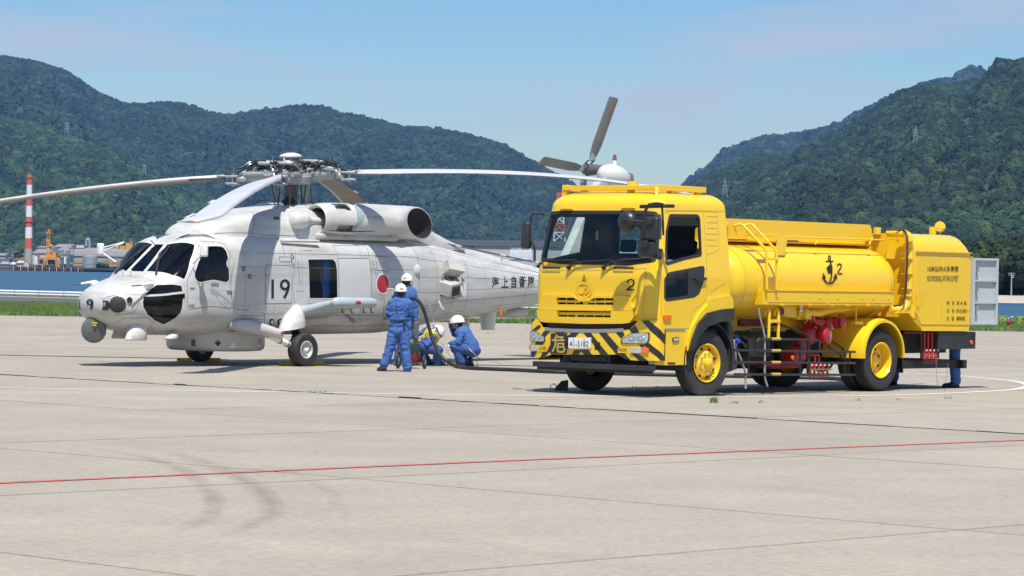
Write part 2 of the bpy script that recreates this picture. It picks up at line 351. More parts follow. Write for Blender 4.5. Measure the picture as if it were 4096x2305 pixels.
# water all the way to the horizon, land sheet on it
wm = bpy.data.materials.new('sea'); wm.use_nodes = True; t = wm.node_tree; b = t.nodes['Principled BSDF']; MATS['sea'] = wm
b.inputs['Base Color'].default_value = (0.016, 0.075, 0.125, 1); b.inputs['Roughness'].default_value = 0.32; b.inputs['IOR'].default_value = 1.33; b.inputs['Specular IOR Level'].default_value = 0.28
tc = t.nodes.new('ShaderNodeTexCoord'); n1 = t.nodes.new('ShaderNodeTexNoise'); mp1 = t.nodes.new('ShaderNodeMapping'); mp1.inputs['Scale'].default_value = (0.5, 0.16, 1); n1.inputs['Scale'].default_value = 1.0; n1.inputs['Detail'].default_value = 6; n1.inputs['Roughness'].default_value = 0.6
bp = t.nodes.new('ShaderNodeBump'); bp.inputs['Strength'].default_value = 1; bp.inputs['Distance'].default_value = 0.55
t.links.new(tc.outputs['Object'], mp1.inputs['Vector']); t.links.new(mp1.outputs['Vector'], n1.inputs['Vector']); t.links.new(n1.outputs['Fac'], bp.inputs['Height']); t.links.new(bp.outputs['Normal'], b.inputs['Normal'])
rr = t.nodes.new('ShaderNodeMapRange'); rr.inputs['From Min'].default_value = 0.35; rr.inputs['From Max'].default_value = 0.65; rr.inputs['To Min'].default_value = 0.75; rr.inputs['To Max'].default_value = 1.3; t.links.new(n1.outputs['Fac'], rr.inputs['Value'])
hh = t.nodes.new('ShaderNodeHueSaturation'); hh.inputs['Color'].default_value = (0.014, 0.066, 0.118, 1); t.links.new(rr.outputs['Result'], hh.inputs['Value']); t.links.new(hh.outputs['Color'], b.inputs['Base Color'])
flatpoly('water', [(-9000, -2000), (9000, -2000), (9000, 14000), (-9000, 14000)], -0.7, 'sea', kind='structure')
def edge(pts, z=0): return [tuple(gp(x, y, z)[:2]) for x, y in pts]
# boundary lines that cross the picture from left to right (measured far side of each strip)
L_AP = edge([(-600, 1252), (150, 1264), (2000, 1291), (3950, 1320), (4700, 1331)])
L_GR = edge([(-600, 1207), (150, 1217), (2000, 1262), (2120, 1264)])
GE0, GE1 = gp(-600, 1156), gp(4700, 1290)
land = [(-160, -60), (160, -60), (160, GE1[1] + 6), (GE1[0], GE1[1] + 2), (GE0[0], GE0[1] + 2), (-160, GE0[1] + 30)]
flatpoly('ground', land, -0.028, 'soil', kind='structure')
mb = MB(); bank = [(160, GE1[1] + 6), (GE1[0], GE1[1] + 2), (GE0[0], GE0[1] + 2), (-160, GE0[1] + 30)]
for a_, b_ in zip(bank, bank[1:]): mb.add([(a_[0], a_[1], -0.028), (b_[0], b_[1], -0.028), (b_[0], b_[1] + 0.4, -1.5), (a_[0], a_[1] + 0.4, -1.5)], [(0, 1, 2, 3)])
mb.build('sea_wall', M('seawall', (0.28, 0.26, 0.23), 0.9, var=0.2), None, 0, kind='structure')
# apron of cast slabs
S_L = [-26.8, -20.3, -13.8, -7.3, -0.8, 5.6, 12.12, 19.0, 25.72, 31.75] + [31.75 + 6.35 * k for k in range(1, 18)]
T_L = [-16.8, -10.8, -4.7, 1.35, 7.35, 13.38, 19.95, 25.87, 31.0] + [31.0 + 6.1 * k for k in range(1, 18)]
a1 = R(-43.5); n1v = np.array([-math.sin(a1), math.cos(a1)]); a2 = R(46.5); n2v = np.array([-math.sin(a2), math.cos(a2)]); _A = np.array([n1v, n2v]); _Ai = np.linalg.inv(_A)
def st(s, t): return _Ai @ np.array([s, t])
ap_poly = [(-24, 8), (24, 8)] + [p for p in reversed(L_AP)]
apron = flatpoly('apron', [(p[0], p[1]) for p in ap_poly], -0.014, 'joint_fill', kind='structure')
def clip_poly(poly, conv):                                      # clip poly by convex polygon conv (ccw)
    for i in range(len(conv)):
        a, b = np.array(conv[i]), np.array(conv[(i + 1) % len(conv)]); out = []
        for k in range(len(poly)):
            p, q = np.array(poly[k]), np.array(poly[(k + 1) % len(poly)])
            dp = (b[0] - a[0]) * (p[1] - a[1]) - (b[1] - a[1]) * (p[0] - a[0]); dq = (b[0] - a[0]) * (q[1] - a[1]) - (b[1] - a[1]) * (q[0] - a[0])
            if dp >= 0: out.append(tuple(p))
            if dp * dq < 0: out.append(tuple(p + (q - p) * dp / (dp - dq)))
        poly = out
        if len(poly) < 3: return None
    return poly
def area(p): return 0.5 * sum(p[i][0] * p[(i + 1) % len(p)][1] - p[(i + 1) % len(p)][0] * p[i][1] for i in range(len(p)))
ap_cc = ap_poly if area(ap_poly) > 0 else ap_poly[::-1]
G_ = 0.028
for i in range(len(S_L) - 1):
    for j in range(len(T_L) - 1):
        q = [tuple(st(S_L[i] + (G_ if i != 8 else G_), T_L[j] + G_)), tuple(st(S_L[i + 1] - G_, T_L[j] + G_)), tuple(st(S_L[i + 1] - G_, T_L[j + 1] - G_)), tuple(st(S_L[i] + G_, T_L[j + 1] - G_))]
        if area(q) < 0: q = q[::-1]
        c = np.mean(q, axis=0)
        if c[1] < 10 or abs(c[0]) > 8 + 0.19 * c[1]: continue
        q = clip_poly(q, ap_cc)
        if not q or area(q) < 0.3: continue
        cx, cy = np.mean(q, axis=0); dz = rng.uniform(-0.0012, 0.0012)
        mb = MB(); n = len(q); top = [(x, y, dz) for x, y in q]; bot = [(x + (x - cx) * 0.001, y + (y - cy) * 0.001, -0.013) for x, y in q]
        mb.add(top + bot, [tuple(range(n))] + [(k, n + k, n + (k + 1) % n, (k + 1) % n) for k in range(n)]); mb.build('slab', 'concrete', apron, 0, clean=False)
# painted lines, sealant, marks
def strip(name, pts, w, z, m, jag=0.0, parent=apron, world=False, n=8):
    P = pts if world else [tuple(gp(x, y)[:2]) for x, y in pts]
    P = spline([(p[0], p[1], 0) for p in P], n); L = []; Rr = []
    for i, p in enumerate(P):
        a = P[max(i - 1, 0)]; b = P[min(i + 1, len(P) - 1)]; t = (b - a).normalized(); nn = Vector((-t.y, t.x, 0)); ww = w / 2 * (1 + jag * rng.uniform(-1, 1))
        L.append((p + nn * ww + Vector((0, 0, z)))[:]); Rr.append((p - nn * w / 2 * (1 + jag * rng.uniform(-1, 1)) + Vector((0, 0, z)))[:])
    mb = MB(); k = len(P); mb.add(L + Rr, [(i, i + 1, k + i + 1, k + i) for i in range(k - 1)]); return mb.build(name, m, parent, 0, clean=False)
strip('white_line', [(-700, 1543), (0, 1553), (1000, 1568), (2050, 1583), (2800, 1587), (3350, 1586), (3722, 1577), (4020, 1562), (4098, 1550), (4110, 1541), (4070, 1528), (3987, 1518), (3800, 1502), (3594, 1491), (3300, 1482)], 0.13, 0.005, 'white_line', 0.12, n=14)
for pts in ([(-300, 1379), (250, 1384), (622, 1389), (1264, 1397), (1533, 1404)], [(1100, 1342), (1264, 1346), (1533, 1355), (2114, 1374)], [(1057, 1396), (1300, 1404), (1533, 1411), (2114, 1425), (2700, 1438)], [(1500, 1325), (1800, 1330), (2107, 1337), (2700, 1351)],
            [(3400, 1400), (3753, 1409), (4200, 1417)], [(3500, 1378), (3828, 1386), (4200, 1398)]): strip('white_line', pts, 0.12, 0.005, 'white_line', 0.15)
strip('red_line', [(-200, 1940), (0, 1934), (2050, 1844), (4096, 1762), (4300, 1754)], 0.11, 0.006, 'red_line', 0.2, n=60)
# raised, ragged tar along the widest joint
def tar_run(t0, t1, s0, w, gap=0.35):
    mb = MB(); t = t0
    while t < t1:
        ln = rng.uniform(0.15, 0.7)
        if rng.random() > gap:
            c = st(s0 + rng.uniform(-.012, .012), t + ln / 2); d = _Ai @ np.array([0, 1]); d /= np.linalg.norm(d); h = rng.uniform(.002, .011) * (2.2 if rng.random() < 0.12 else 1)
            mb.obox((c[0], c[1], h / 2), (ln * 1.15, w * rng.uniform(.6, 1.3), h), (0, 0, math.atan2(d[1], d[0]) + rng.uniform(-.03, .03)))
        t += ln
    return mb
tar_run(2, 60, 31.75, 0.06, 0.0).build('joint_sealant', 'tar', apron, 0)
# fading rubber marks of a turning vehicle
tm = bpy.data.materials.new('rubber_mark'); tm.use_nodes = True; t = tm.node_tree; b = t.nodes['Principled BSDF']; b.inputs['Base Color'].default_value = (0.10, 0.09, 0.08, 1); b.inputs['Roughness'].default_value = 0.85
n_ = t.nodes.new('ShaderNodeTexNoise'); n_.inputs['Scale'].default_value = 1.4; n_.inputs['Detail'].default_value = 8; n_.inputs['Roughness'].default_value = 0.7; r_ = t.nodes.new('ShaderNodeMapRange'); r_.inputs['From Min'].default_value = 0.30; r_.inputs['From Max'].default_value = 0.75; r_.inputs['To Max'].default_value = 0.13; tcn = t.nodes.new('ShaderNodeTexCoord'); t.links.new(tcn.outputs['Object'], n_.inputs['Vector']); t.links.new(n_.outputs['Fac'], r_.inputs['Value'])
at_ = t.nodes.new('ShaderNodeAttribute'); at_.attribute_name = 'fade'; mm = t.nodes.new('ShaderNodeMath'); mm.operation = 'MULTIPLY'; t.links.new(at_.outputs['Fac'], mm.inputs[0]); t.links.new(r_.outputs['Result'], mm.inputs[1]); t.links.new(mm.outputs[0], b.inputs['Alpha']); MATS['rubber_mark'] = tm
def rubber(pts, w, z):
    P = spline([(*gp(x, y)[:2], 0) for x, y in pts], 10); vs = []; fa = []; fs = []; K = 5
    for i, p in enumerate(P):
        t = (P[min(i + 1, len(P) - 1)] - P[max(i - 1, 0)]).normalized(); nn = Vector((-t.y, t.x, 0)); e = math.sin(math.pi * i / (len(P) - 1)) ** 0.7
        for k in range(K): vs.append((p + nn * w * (k / (K - 1) - .5) + Vector((0, 0, z)))[:]); fa.append(e * (0, 1, .55, 1, 0)[k])
    for i in range(len(P) - 1):
        for k in range(K - 1): fs.append((i * K + k, i * K + k + 1, (i + 1) * K + k + 1, (i + 1) * K + k))
    mb = MB(); mb.add(vs, fs); o = mb.build('tyre_mark', 'rubber_mark', apron, 0, clean=False); a = o.data.attributes.new('fade', 'FLOAT', 'POINT'); a.data.foreach_set('value', fa)
k_ = 0
for P_, offs in (([(250, 1780), (480, 1812), (660, 1855), (760, 1900), (830, 1960), (860, 2010), (850, 2050), (800, 2090), (650, 2150)], (-14, 0, 16)), ([(470, 1775), (700, 1820), (860, 1870), (980, 1930), (1060, 1990), (1085, 2040), (1060, 2080), (980, 2110), (860, 2150)], (-18, 0, 18, 30)), ([(900, 1850), (1120, 1880), (1290, 1950), (1350, 2010), (1340, 2060)], (0,))):
    for o_ in offs: rubber([(x + o_, y) for x, y in P_], .17, .008 + .0012 * k_); k_ += 1
rubber([(2400, 1900), (3000, 1940), (3500, 2000), (4200, 2040)], 0.3, 0.022); rubber([(900, 2150), (1500, 2130), (2100, 2210), (2600, 2290)], 0.3, 0.024)

# strips beyond the apron: grass, taxiway, edge lines
road = [L_GR[0], L_GR[1], L_GR[2], tuple(gp(2600, 1271)[:2]), tuple(gp(4700, 1312)[:2]), tuple(gp(4700, 1305)[:2]), tuple(gp(2600, 1256)[:2]), tuple(gp(2000, 1246)[:2]), tuple(gp(1000, 1211)[:2]), tuple(gp(150, 1189)[:2]), tuple(gp(-600, 1170)[:2])]
flatpoly('taxiway', road, -0.012, 'asphalt', kind='structure')
strip('edge_line', [(-600, 1207), (150, 1217), (900, 1236)], 0.5, -0.006, 'white_line', parent=None)['kind'] = 'structure'
strip('edge_line', [(-600, 1170), (150, 1189), (900, 1209)], .9, -0.006, 'white_line', parent=None)['kind'] = 'structure'
flatpoly('path', edge([(1600, 1272), (2130, 1281), (4700, 1318), (4700, 1314), (2130, 1274), (1600, 1264)]), -0.010, 'concrete', kind='structure')

def gn_scatter(name, pts, scales, proto, mats, parent=None, label=None, seed=0, tilt=0.0, zscale=(1, 1)):
    """points -> instances of one of several small shapes grown inside the node tree"""
    me = bpy.data.meshes.new(name); me.vertices.add(len(pts)); me.vertices.foreach_set('co', np.asarray(pts, dtype=np.float32).ravel())
    a = me.attributes.new('sz', 'FLOAT', 'POINT'); a.data.foreach_set('value', np.asarray(scales, dtype=np.float32)); me.update()
    o = link(name, me, parent, 'stuff', label); ng = bpy.data.node_groups.new(name, 'GeometryNodeTree')
    ng.interface.new_socket('Geometry', in_out='INPUT', socket_type='NodeSocketGeometry'); ng.interface.new_socket('Geometry', in_out='OUTPUT', socket_type='NodeSocketGeometry')
    N = ng.nodes.new; L = ng.links.new; gi = N('NodeGroupInput'); go = N('NodeGroupOutput'); inst = proto(ng)
    iop = N('GeometryNodeInstanceOnPoints'); L(gi.outputs[0], iop.inputs['Points']); L(inst, iop.inputs['Instance']); iop.inputs['Pick Instance'].default_value = True
    rv = N('FunctionNodeRandomValue'); rv.data_type = 'FLOAT_VECTOR'; rv.inputs[0].default_value = (-tilt, -tilt, 0); rv.inputs[1].default_value = (tilt, tilt, 6.283); rv.inputs['Seed'].default_value = seed
    L(rv.outputs[0], iop.inputs['Rotation'])
    na = N('GeometryNodeInputNamedAttribute'); na.data_type = 'FLOAT'; na.inputs['Name'].default_value = 'sz'
    rs = N('FunctionNodeRandomValue'); rs.data_type = 'FLOAT_VECTOR'; rs.inputs[0].default_value = (.85, .85, zscale[0]); rs.inputs[1].default_value = (1.15, 1.15, zscale[1]); rs.inputs['Seed'].default_value = seed + 5
    vm = N('ShaderNodeVectorMath'); vm.operation = 'SCALE'; L(rs.outputs[0], vm.inputs[0]); L(na.outputs[0], vm.inputs['Scale']); L(vm.outputs[0], iop.inputs['Scale'])
    L(iop.outputs[0], go.inputs[0]); md = o.modifiers.new('scatter', 'NODES'); md.node_group = ng; return o
def crown_proto(m, sub=3, n_var=4, amp=0.55, freq=1.6):
    def f(ng):
        N = ng.nodes.new; L = ng.links.new; g2i = N('GeometryNodeGeometryToInstance')
        for k in range(n_var):
            ico = N('GeometryNodeMeshIcoSphere'); ico.inputs['Radius'].default_value = 0.5; ico.inputs['Subdivisions'].default_value = sub
            sp = N('GeometryNodeSetPosition'); nt = N('ShaderNodeTexNoise'); nt.noise_dimensions = '4D'; nt.inputs['W'].default_value = 3.1 * k + 1; nt.inputs['Scale'].default_value = freq * 1.7; nt.inputs['Detail'].default_value = 5; nt.inputs['Roughness'].default_value = 0.8
            nm = N('GeometryNodeInputNormal'); mr = N('ShaderNodeMath'); mr.operation = 'SUBTRACT'; mr.inputs[1].default_value = 0.42; L(nt.outputs['Fac'], mr.inputs[0])
            ms = N('ShaderNodeMath'); ms.operation = 'MULTIPLY'; ms.inputs[1].default_value = amp * 1.6; L(mr.outputs[0], ms.inputs[0]); vs = N('ShaderNodeVectorMath'); vs.operation = 'SCALE'; L(nm.outputs[0], vs.inputs[0]); L(ms.outputs[0], vs.inputs['Scale'])
            L(ico.outputs[0], sp.inputs['Geometry']); L(vs.outputs[0], sp.inputs['Offset']); sm = N('GeometryNodeSetMaterial'); sm.inputs['Material'].default_value = m; L(sp.outputs[0], sm.inputs[0]); L(sm.outputs[0], g2i.inputs[0])
        return g2i.outputs[0]
    return f
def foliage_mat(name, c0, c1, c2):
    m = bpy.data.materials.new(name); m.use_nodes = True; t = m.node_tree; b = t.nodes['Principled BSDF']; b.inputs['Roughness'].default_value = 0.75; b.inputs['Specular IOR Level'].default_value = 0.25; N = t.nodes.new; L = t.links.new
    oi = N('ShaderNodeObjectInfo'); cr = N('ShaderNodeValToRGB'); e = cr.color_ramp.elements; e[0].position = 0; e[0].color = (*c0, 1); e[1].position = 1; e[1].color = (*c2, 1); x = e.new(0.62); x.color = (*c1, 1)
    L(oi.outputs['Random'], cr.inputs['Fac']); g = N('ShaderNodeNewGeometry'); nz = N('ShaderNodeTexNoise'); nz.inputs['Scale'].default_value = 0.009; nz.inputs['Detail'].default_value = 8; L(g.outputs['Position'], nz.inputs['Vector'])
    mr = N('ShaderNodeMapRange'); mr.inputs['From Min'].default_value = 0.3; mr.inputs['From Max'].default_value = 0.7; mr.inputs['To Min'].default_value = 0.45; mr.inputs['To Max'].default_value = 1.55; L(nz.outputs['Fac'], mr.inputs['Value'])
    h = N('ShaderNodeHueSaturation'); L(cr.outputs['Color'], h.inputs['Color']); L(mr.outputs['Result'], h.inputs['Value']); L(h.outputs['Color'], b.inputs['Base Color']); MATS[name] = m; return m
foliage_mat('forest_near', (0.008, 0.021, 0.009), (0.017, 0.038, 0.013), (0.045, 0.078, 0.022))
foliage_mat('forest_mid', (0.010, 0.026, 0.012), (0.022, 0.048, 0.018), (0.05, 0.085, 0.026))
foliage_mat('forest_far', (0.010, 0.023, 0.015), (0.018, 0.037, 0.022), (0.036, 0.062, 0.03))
M('hill_soil', (0.022, 0.034, 0.014), 0.95, var=0.3, vscale=0.02)
# hills traced by their skylines; x is kept as a bearing, distance runs from foot to ridge
RID = {
 'left_far': dict(D=(2900, 4900), foot=0, prof=0.9, pts=[(-4600, 1075), (-3600, 760), (-2600, 430), (-1700, 240), (-900, 190), (-400, 215), (0, 226), (33, 234), (130, 246), (190, 268), (272, 298), (326, 336), (380, 374), (435, 396), (489, 417), (543, 420), (652, 412), (706, 412), (761, 428), (815, 450), (870, 460), (913, 464), (951, 453), (1033, 442), (1114, 434), (1168, 424), (1250, 425), (1304, 434), (1348, 455), (1431, 465), (1590, 506), (1749, 517), (1908, 549), (2003, 580), (2099, 636), (2160, 668), (2246, 716), (2318, 757), (2420, 830), (2560, 920), (2750, 1020), (2900, 1090)]),
 'left_near': dict(D=(2050, 3500), foot=0, prof=0.8, pts=[(-3000, 1070), (-2200, 760), (-1500, 520), (-900, 410), (-300, 440), (0, 472), (109, 504), (245, 553), (326, 575), (413, 613), (489, 635), (598, 662), (680, 700), (761, 743), (870, 806), (1000, 865), (1150, 925), (1400, 985), (1700, 1010), (2000, 1022), (2300, 1035), (2600, 1060), (2800, 1105)]),
 'right_near': dict(D=(1500, 3600), foot=0, prof=0.75, pts=[(2250, 1080), (2400, 985), (2500, 900), (2620, 800), (2700, 762), (2763, 746), (2832, 711), (2948, 665), (3047, 630), (3094, 633), (3157, 641), (3181, 618), (3297, 548), (3384, 502), (3471, 444), (3587, 380), (3703, 348), (3790, 342), (3878, 325), (3936, 296), (3982, 267), (4040, 258), (4096, 243), (4500, 130), (5000, 60), (5800, 150), (7000, 520), (8200, 1140)]),
 'right_far': dict(D=(4000, 6100), foot=0, prof=0.9, pts=[(2250, 1085), (2400, 960), (2550, 850), (2680, 775), (2728, 740), (2832, 659), (2890, 606), (2977, 566), (3065, 546), (3152, 537), (3210, 531), (3343, 496), (3384, 467), (3442, 438), (3529, 400), (3616, 363), (3674, 328), (3732, 319), (3796, 310), (3820, 293), (3866, 265), (3895, 270), (3936, 296), (4100, 330), (4400, 380), (5000, 420), (6500, 900), (7200, 1150)]),
}
def hill_z(h, x, t, seed):                                       # x: bearing in photo columns at the eye level, t: 0 foot .. 1 ridge
    xs = [p[0] for p in h['pts']]; ys = [p[1] for p in h['pts']]; y = np.interp(x, xs, ys); D0, D1 = h['D']
    top = at(x, y, D1)[2] - h.get('tree', 8); g = t ** h['prof']
    X = (x - 2048) / FPX; rel = noise.noise(Vector((X * 34 + seed, t * 1.3, 0))) * 0.5 + noise.noise(Vector((X * 80 + seed, t * 3.5, 4))) * 0.26 + noise.noise(Vector((X * 200, t * 9, 9))) * 0.10
    w = math.sin(math.pi * min(t, 1)) ** 0.8
    z = top * g + rel * 0.46 * top * w
    return max(z, -0.5) if t < 1 else top
def build_hill(key, name, seed, fm, csz, dens, kindlabel):
    h = RID[key]; D0, D1 = h['D']; h['seed'] = seed; x0, x1 = h['pts'][0][0], h['pts'][-1][0]; nx = 320; nt = 60; vs = []; fs = []
    h['tree'] = csz * 0.75
    for i in range(nx + 1):
        x = x0 + (x1 - x0) * i / nx; bx = (x - 2048) / FPX
        for j in range(nt + 1):
            t = j / nt; D = D0 + (D1 - D0) * t; vs.append((bx * D, D, hill_z(h, x, t, seed)))
        vs.append((bx * (D1 * 1.03), D1 * 1.03, -1))
    m = nt + 2
    for i in range(nx):
        for j in range(nt + 1): fs.append((i * m + j, i * m + j + 1, (i + 1) * m + j + 1, (i + 1) * m + j))
    mb = MB(); mb.add(vs, fs); mb.build(name, 'hill_soil', None, 0, kind='structure', clean=False)
    rs = np.random.RandomState(int(seed * 10) + 3); pts = []; sz = []; vx0, vx1 = max(x0, -650), min(x1, 4750); D = D0
    while D < D1 * 1.012:
        t = min((D - D0) / (D1 - D0), 1.0); step = csz * dens; nX = int((vx1 - vx0) / FPX * D / step)
        for k in range(nX):
            x = vx0 + (k + rs.rand()) * (vx1 - vx0) / nX; DD = D + (rs.rand() - .5) * step; tt = min(max((DD - D0) / (D1 - D0), 0), 1); z = hill_z(h, x, tt, seed); s = csz * (0.5 + 1.0 * rs.rand() ** 2.2)
            if z < 0.2 and tt > 0.03: continue
            pts.append(((x - 2048) / FPX * DD, DD, z + s * 0.22)); sz.append(s)
        D += step * (1.0 if t < .97 else .6)
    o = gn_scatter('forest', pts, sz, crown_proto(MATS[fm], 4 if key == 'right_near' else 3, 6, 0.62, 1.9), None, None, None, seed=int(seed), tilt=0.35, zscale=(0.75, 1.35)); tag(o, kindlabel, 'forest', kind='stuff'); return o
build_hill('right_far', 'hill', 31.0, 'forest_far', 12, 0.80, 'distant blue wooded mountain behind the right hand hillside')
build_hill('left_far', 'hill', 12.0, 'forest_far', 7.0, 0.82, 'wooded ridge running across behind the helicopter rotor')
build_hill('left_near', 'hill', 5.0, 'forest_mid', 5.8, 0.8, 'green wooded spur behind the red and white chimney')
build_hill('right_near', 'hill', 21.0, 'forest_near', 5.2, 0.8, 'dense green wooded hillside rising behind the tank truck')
def hill_spot(key, x, y):                                        # where the sight line first meets a hill
    h = RID[key]; D0, D1 = h['D']
    for k in range(400):
        t = k / 399; D = D0 + (D1 - D0) * t
        if hill_z(h, x, t, h['seed']) >= at(x, y, D)[2]: return at(x, y, D)
    return at(x, y, D1)

# ------------------------------------------------------------------ air
def haze(density):
    mb = MB(); mb.box((-2000, -120, -2.2), (2000, 6400, 620)); m = bpy.data.materials.new('air'); m.use_nodes = True; t = m.node_tree; t.nodes.clear()
    o = t.nodes.new('ShaderNodeOutputMaterial'); v = t.nodes.new('ShaderNodeVolumePrincipled'); v.inputs['Density'].default_value = density; v.inputs['Color'].default_value = (0.22, 0.50, 1.0, 1); v.inputs['Anisotropy'].default_value = 0.25; t.links.new(v.outputs[0], o.inputs['Volume'])
    MATS['air'] = m; mb.build('haze', 'air', None, 0, kind='stuff')
haze(5.5e-5)
# ================================================================== THE HELICOPTER
M('heli_paint', (0.545, 0.548, 0.532), 0.38, var=0.08, vscale=1.3, dirt=(0.33, 0.31, 0.27), dirt_amt=0.85, dscale=(0.35, 0.9, 2.4), coat=0.12)
M('heli_paint_clean', (0.60, 0.60, 0.587), 0.35, var=0.03, vscale=1.5, dirt=(0.55, 0.53, 0.49), dirt_amt=0.35, coat=0.15)
M('heli_grime', (0.50, 0.485, 0.45), 0.45, var=0.14, vscale=2.5, dirt=(0.22, 0.19, 0.16), dirt_amt=0.7, dscale=(0.6, 1, 2))
M('blue_grey', (0.38, 0.44, 0.47), 0.45, var=0.06, dirt=(0.3, 0.3, 0.28), dirt_amt=0.4)
M('marking_grey', (0.30, 0.385, 0.41), 0.55, var=0.08, vscale=8)
M('ink', (0.012, 0.013, 0.016), 0.5); M('seam', (0.14, 0.135, 0.125), 0.7); M('seam_dark', (0.09, 0.085, 0.08), 0.7)
M('roundel_red', (0.42, 0.022, 0.035), 0.5, var=0.08, vscale=6); M('pure_white', (0.80, 0.80, 0.79), 0.45)
M('black_rubber', (0.022, 0.022, 0.023), 0.65, bump=0.002, bscale=60, dirt=(0.07, 0.065, 0.055), dirt_amt=0.4); M('black_gloss', (0.012, 0.012, 0.014), 0.18, coat=0.5)
M('black_matt', (0.02, 0.02, 0.022), 0.7); M('interior', (0.025, 0.027, 0.03), 0.8); M('burnt', (0.010, 0.008, 0.007), 0.8, 0.1, var=0.5, vscale=5, dirt=(0.045, 0.024, 0.014), dirt_amt=0.8)
M('hub_grey', (0.30, 0.33, 0.35), 0.4, 0.1, var=0.1, vscale=8, dirt=(0.15, 0.14, 0.13), dirt_amt=0.5); M('steel', (0.5, 0.5, 0.49), 0.28, 0.9); M('brass', (0.55, 0.40, 0.18), 0.35, 0.9)
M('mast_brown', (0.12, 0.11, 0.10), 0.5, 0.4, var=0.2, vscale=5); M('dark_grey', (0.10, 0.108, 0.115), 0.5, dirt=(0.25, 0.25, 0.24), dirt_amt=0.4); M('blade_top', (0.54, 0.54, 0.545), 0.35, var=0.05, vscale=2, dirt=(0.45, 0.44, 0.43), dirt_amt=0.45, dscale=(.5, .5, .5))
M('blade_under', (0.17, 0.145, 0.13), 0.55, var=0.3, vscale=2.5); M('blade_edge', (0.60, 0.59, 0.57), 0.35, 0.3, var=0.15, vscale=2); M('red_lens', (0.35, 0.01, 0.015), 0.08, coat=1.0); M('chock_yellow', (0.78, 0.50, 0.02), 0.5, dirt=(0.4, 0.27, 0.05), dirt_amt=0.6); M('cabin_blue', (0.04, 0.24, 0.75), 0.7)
glassy('heli_glass', (0.50, 0.57, 0.66), 0.88); glassy('smoke_glass', (0.35, 0.33, 0.31), 0.35, 0.03); glassy('cabin_glass', (0.8, 0.85, 0.9), 0.95)
FLIP[0] = True
heli = empty('helicopter', HF.o, HA + math.pi); tag(heli, 'light grey military helicopter with roundel and number 19 parked on the apron', 'helicopter')
def pchip(keys, step=0.01):
    X = [k[0] for k in keys]; A = np.array(keys, float); n = len(X); xs = np.arange(X[0], X[-1] + step, step); out = [xs]
    for c in range(1, A.shape[1]):
        y = A[:, c]; h = np.diff(X); d = np.diff(y) / h; m = np.zeros(n); m[0] = d[0]; m[-1] = d[-1]
        for i in range(1, n - 1): m[i] = 0 if d[i - 1] * d[i] <= 0 else 2 * d[i - 1] * d[i] / (d[i - 1] + d[i])
        i = np.clip(np.searchsorted(X, xs, side='right') - 1, 0, n - 2); t = np.clip((xs - A[i, 0]) / h[i], 0, 1)
        out.append((2 * t**3 - 3 * t**2 + 1) * y[i] + (t**3 - 2 * t**2 + t) * h[i] * m[i] + (-2 * t**3 + 3 * t**2) * y[i + 1] + (t**3 - t**2) * h[i] * m[i + 1])
    T = np.array(out).T; x0 = X[0]
    def f(x):
        q = min(max((x - x0) / step, 0), len(T) - 1.001); i = int(q); w = q - i; return T[i] * (1 - w) + T[i + 1] * w
    return f
FK = [(-4.19, 1.10, 1.20, .04, 1.15, 2, 2), (-4.17, 1.01, 1.31, .27, 1.15, 2, 2), (-4.12, .93, 1.39, .44, 1.15, 2.1, 2.1), (-4.0, .83, 1.48, .59, 1.16, 2.2, 2.2), (-3.78, .73, 1.575, .70, 1.17, 2.3, 2.3), (-3.45, .65, 1.67, .80, 1.2, 2.6, 2.5),
      (-3.12, .60, 1.755, .88, 1.25, 2.8, 2.7), (-3.06, .596, 1.80, .91, 1.26, 2.8, 2.8), (-2.80, .585, 2.02, 1.01, 1.3, 3, 3.1), (-2.50, .58, 2.28, 1.09, 1.4, 3.2, 3.6), (-2.38, .58, 2.37, 1.11, 1.43, 3.2, 3.7), (-2.1, .58, 2.475, 1.14, 1.5, 3.4, 4), (-1.8, .58, 2.52, 1.16, 1.5, 3.5, 4.3),
      (-1.0, .58, 2.525, 1.18, 1.5, 3.6, 4.6), (1.5, .585, 2.53, 1.18, 1.5, 3.5, 4.6), (3.0, .60, 2.53, 1.18, 1.5, 3.3, 4.2), (3.6, .645, 2.53, 1.14, 1.5, 3.1, 3.8), (4.3, .72, 2.50, 1.02, 1.5, 2.9, 3.2), (5.2, .82, 2.42, .84, 1.55, 2.6, 2.7), (6.2, .925, 2.27, .68, 1.57, 2.5, 2.5),
      (7.4, 1.05, 2.10, .55, 1.6, 2.4, 2.4), (8.7, 1.2, 1.93, .44, 1.62, 2.3, 2.3), (10.3, 1.36, 1.78, .30, 1.62, 2.2, 2.2)]
_f = pchip(FK)
def fus(u, v):
    _, zb, zt, w, zw, nb, nt = _f(u); a = 2 * math.pi * v - math.pi / 2; c = math.cos(a); s = math.sin(a); n = nt if s > 0 else nb
    q = (abs(c) ** n + abs(s) ** n) ** (-1 / n); return (u, w * c * q, zw + s * q * (zt - zw if s > 0 else zw - zb))
FS = Surf(fus, -4.19, 10.3, 0, 1, 292, 112, HF); mirv = lambda u, v: (u, 1 - v)
zb1 = lambda x, y: (250 + x / 3.816, 1050 + y / 3.816); zb2 = lambda x, y: (450 + x / 3.816, 880 + y / 3.816); z2 = lambda x, y: (850 + x / 2.416, 850 + y / 2.416); z3 = lambda x, y: (1450 + x / 2.589, 950 + y / 2.589); z5 = lambda x, y: (1650 + x / 3.816, 950 + y / 3.816); ze = lambda x, y: (1150 + x / 3.963, 780 + y / 3.963)
def Z(f, *p): return [f(*q) for q in p]
W_ws = rpoly(Z(zb2, (508, 792), (835, 372), (1245, 372), (1262, 400), (1190, 640), (1098, 918), (900, 850), (640, 798)), 2)
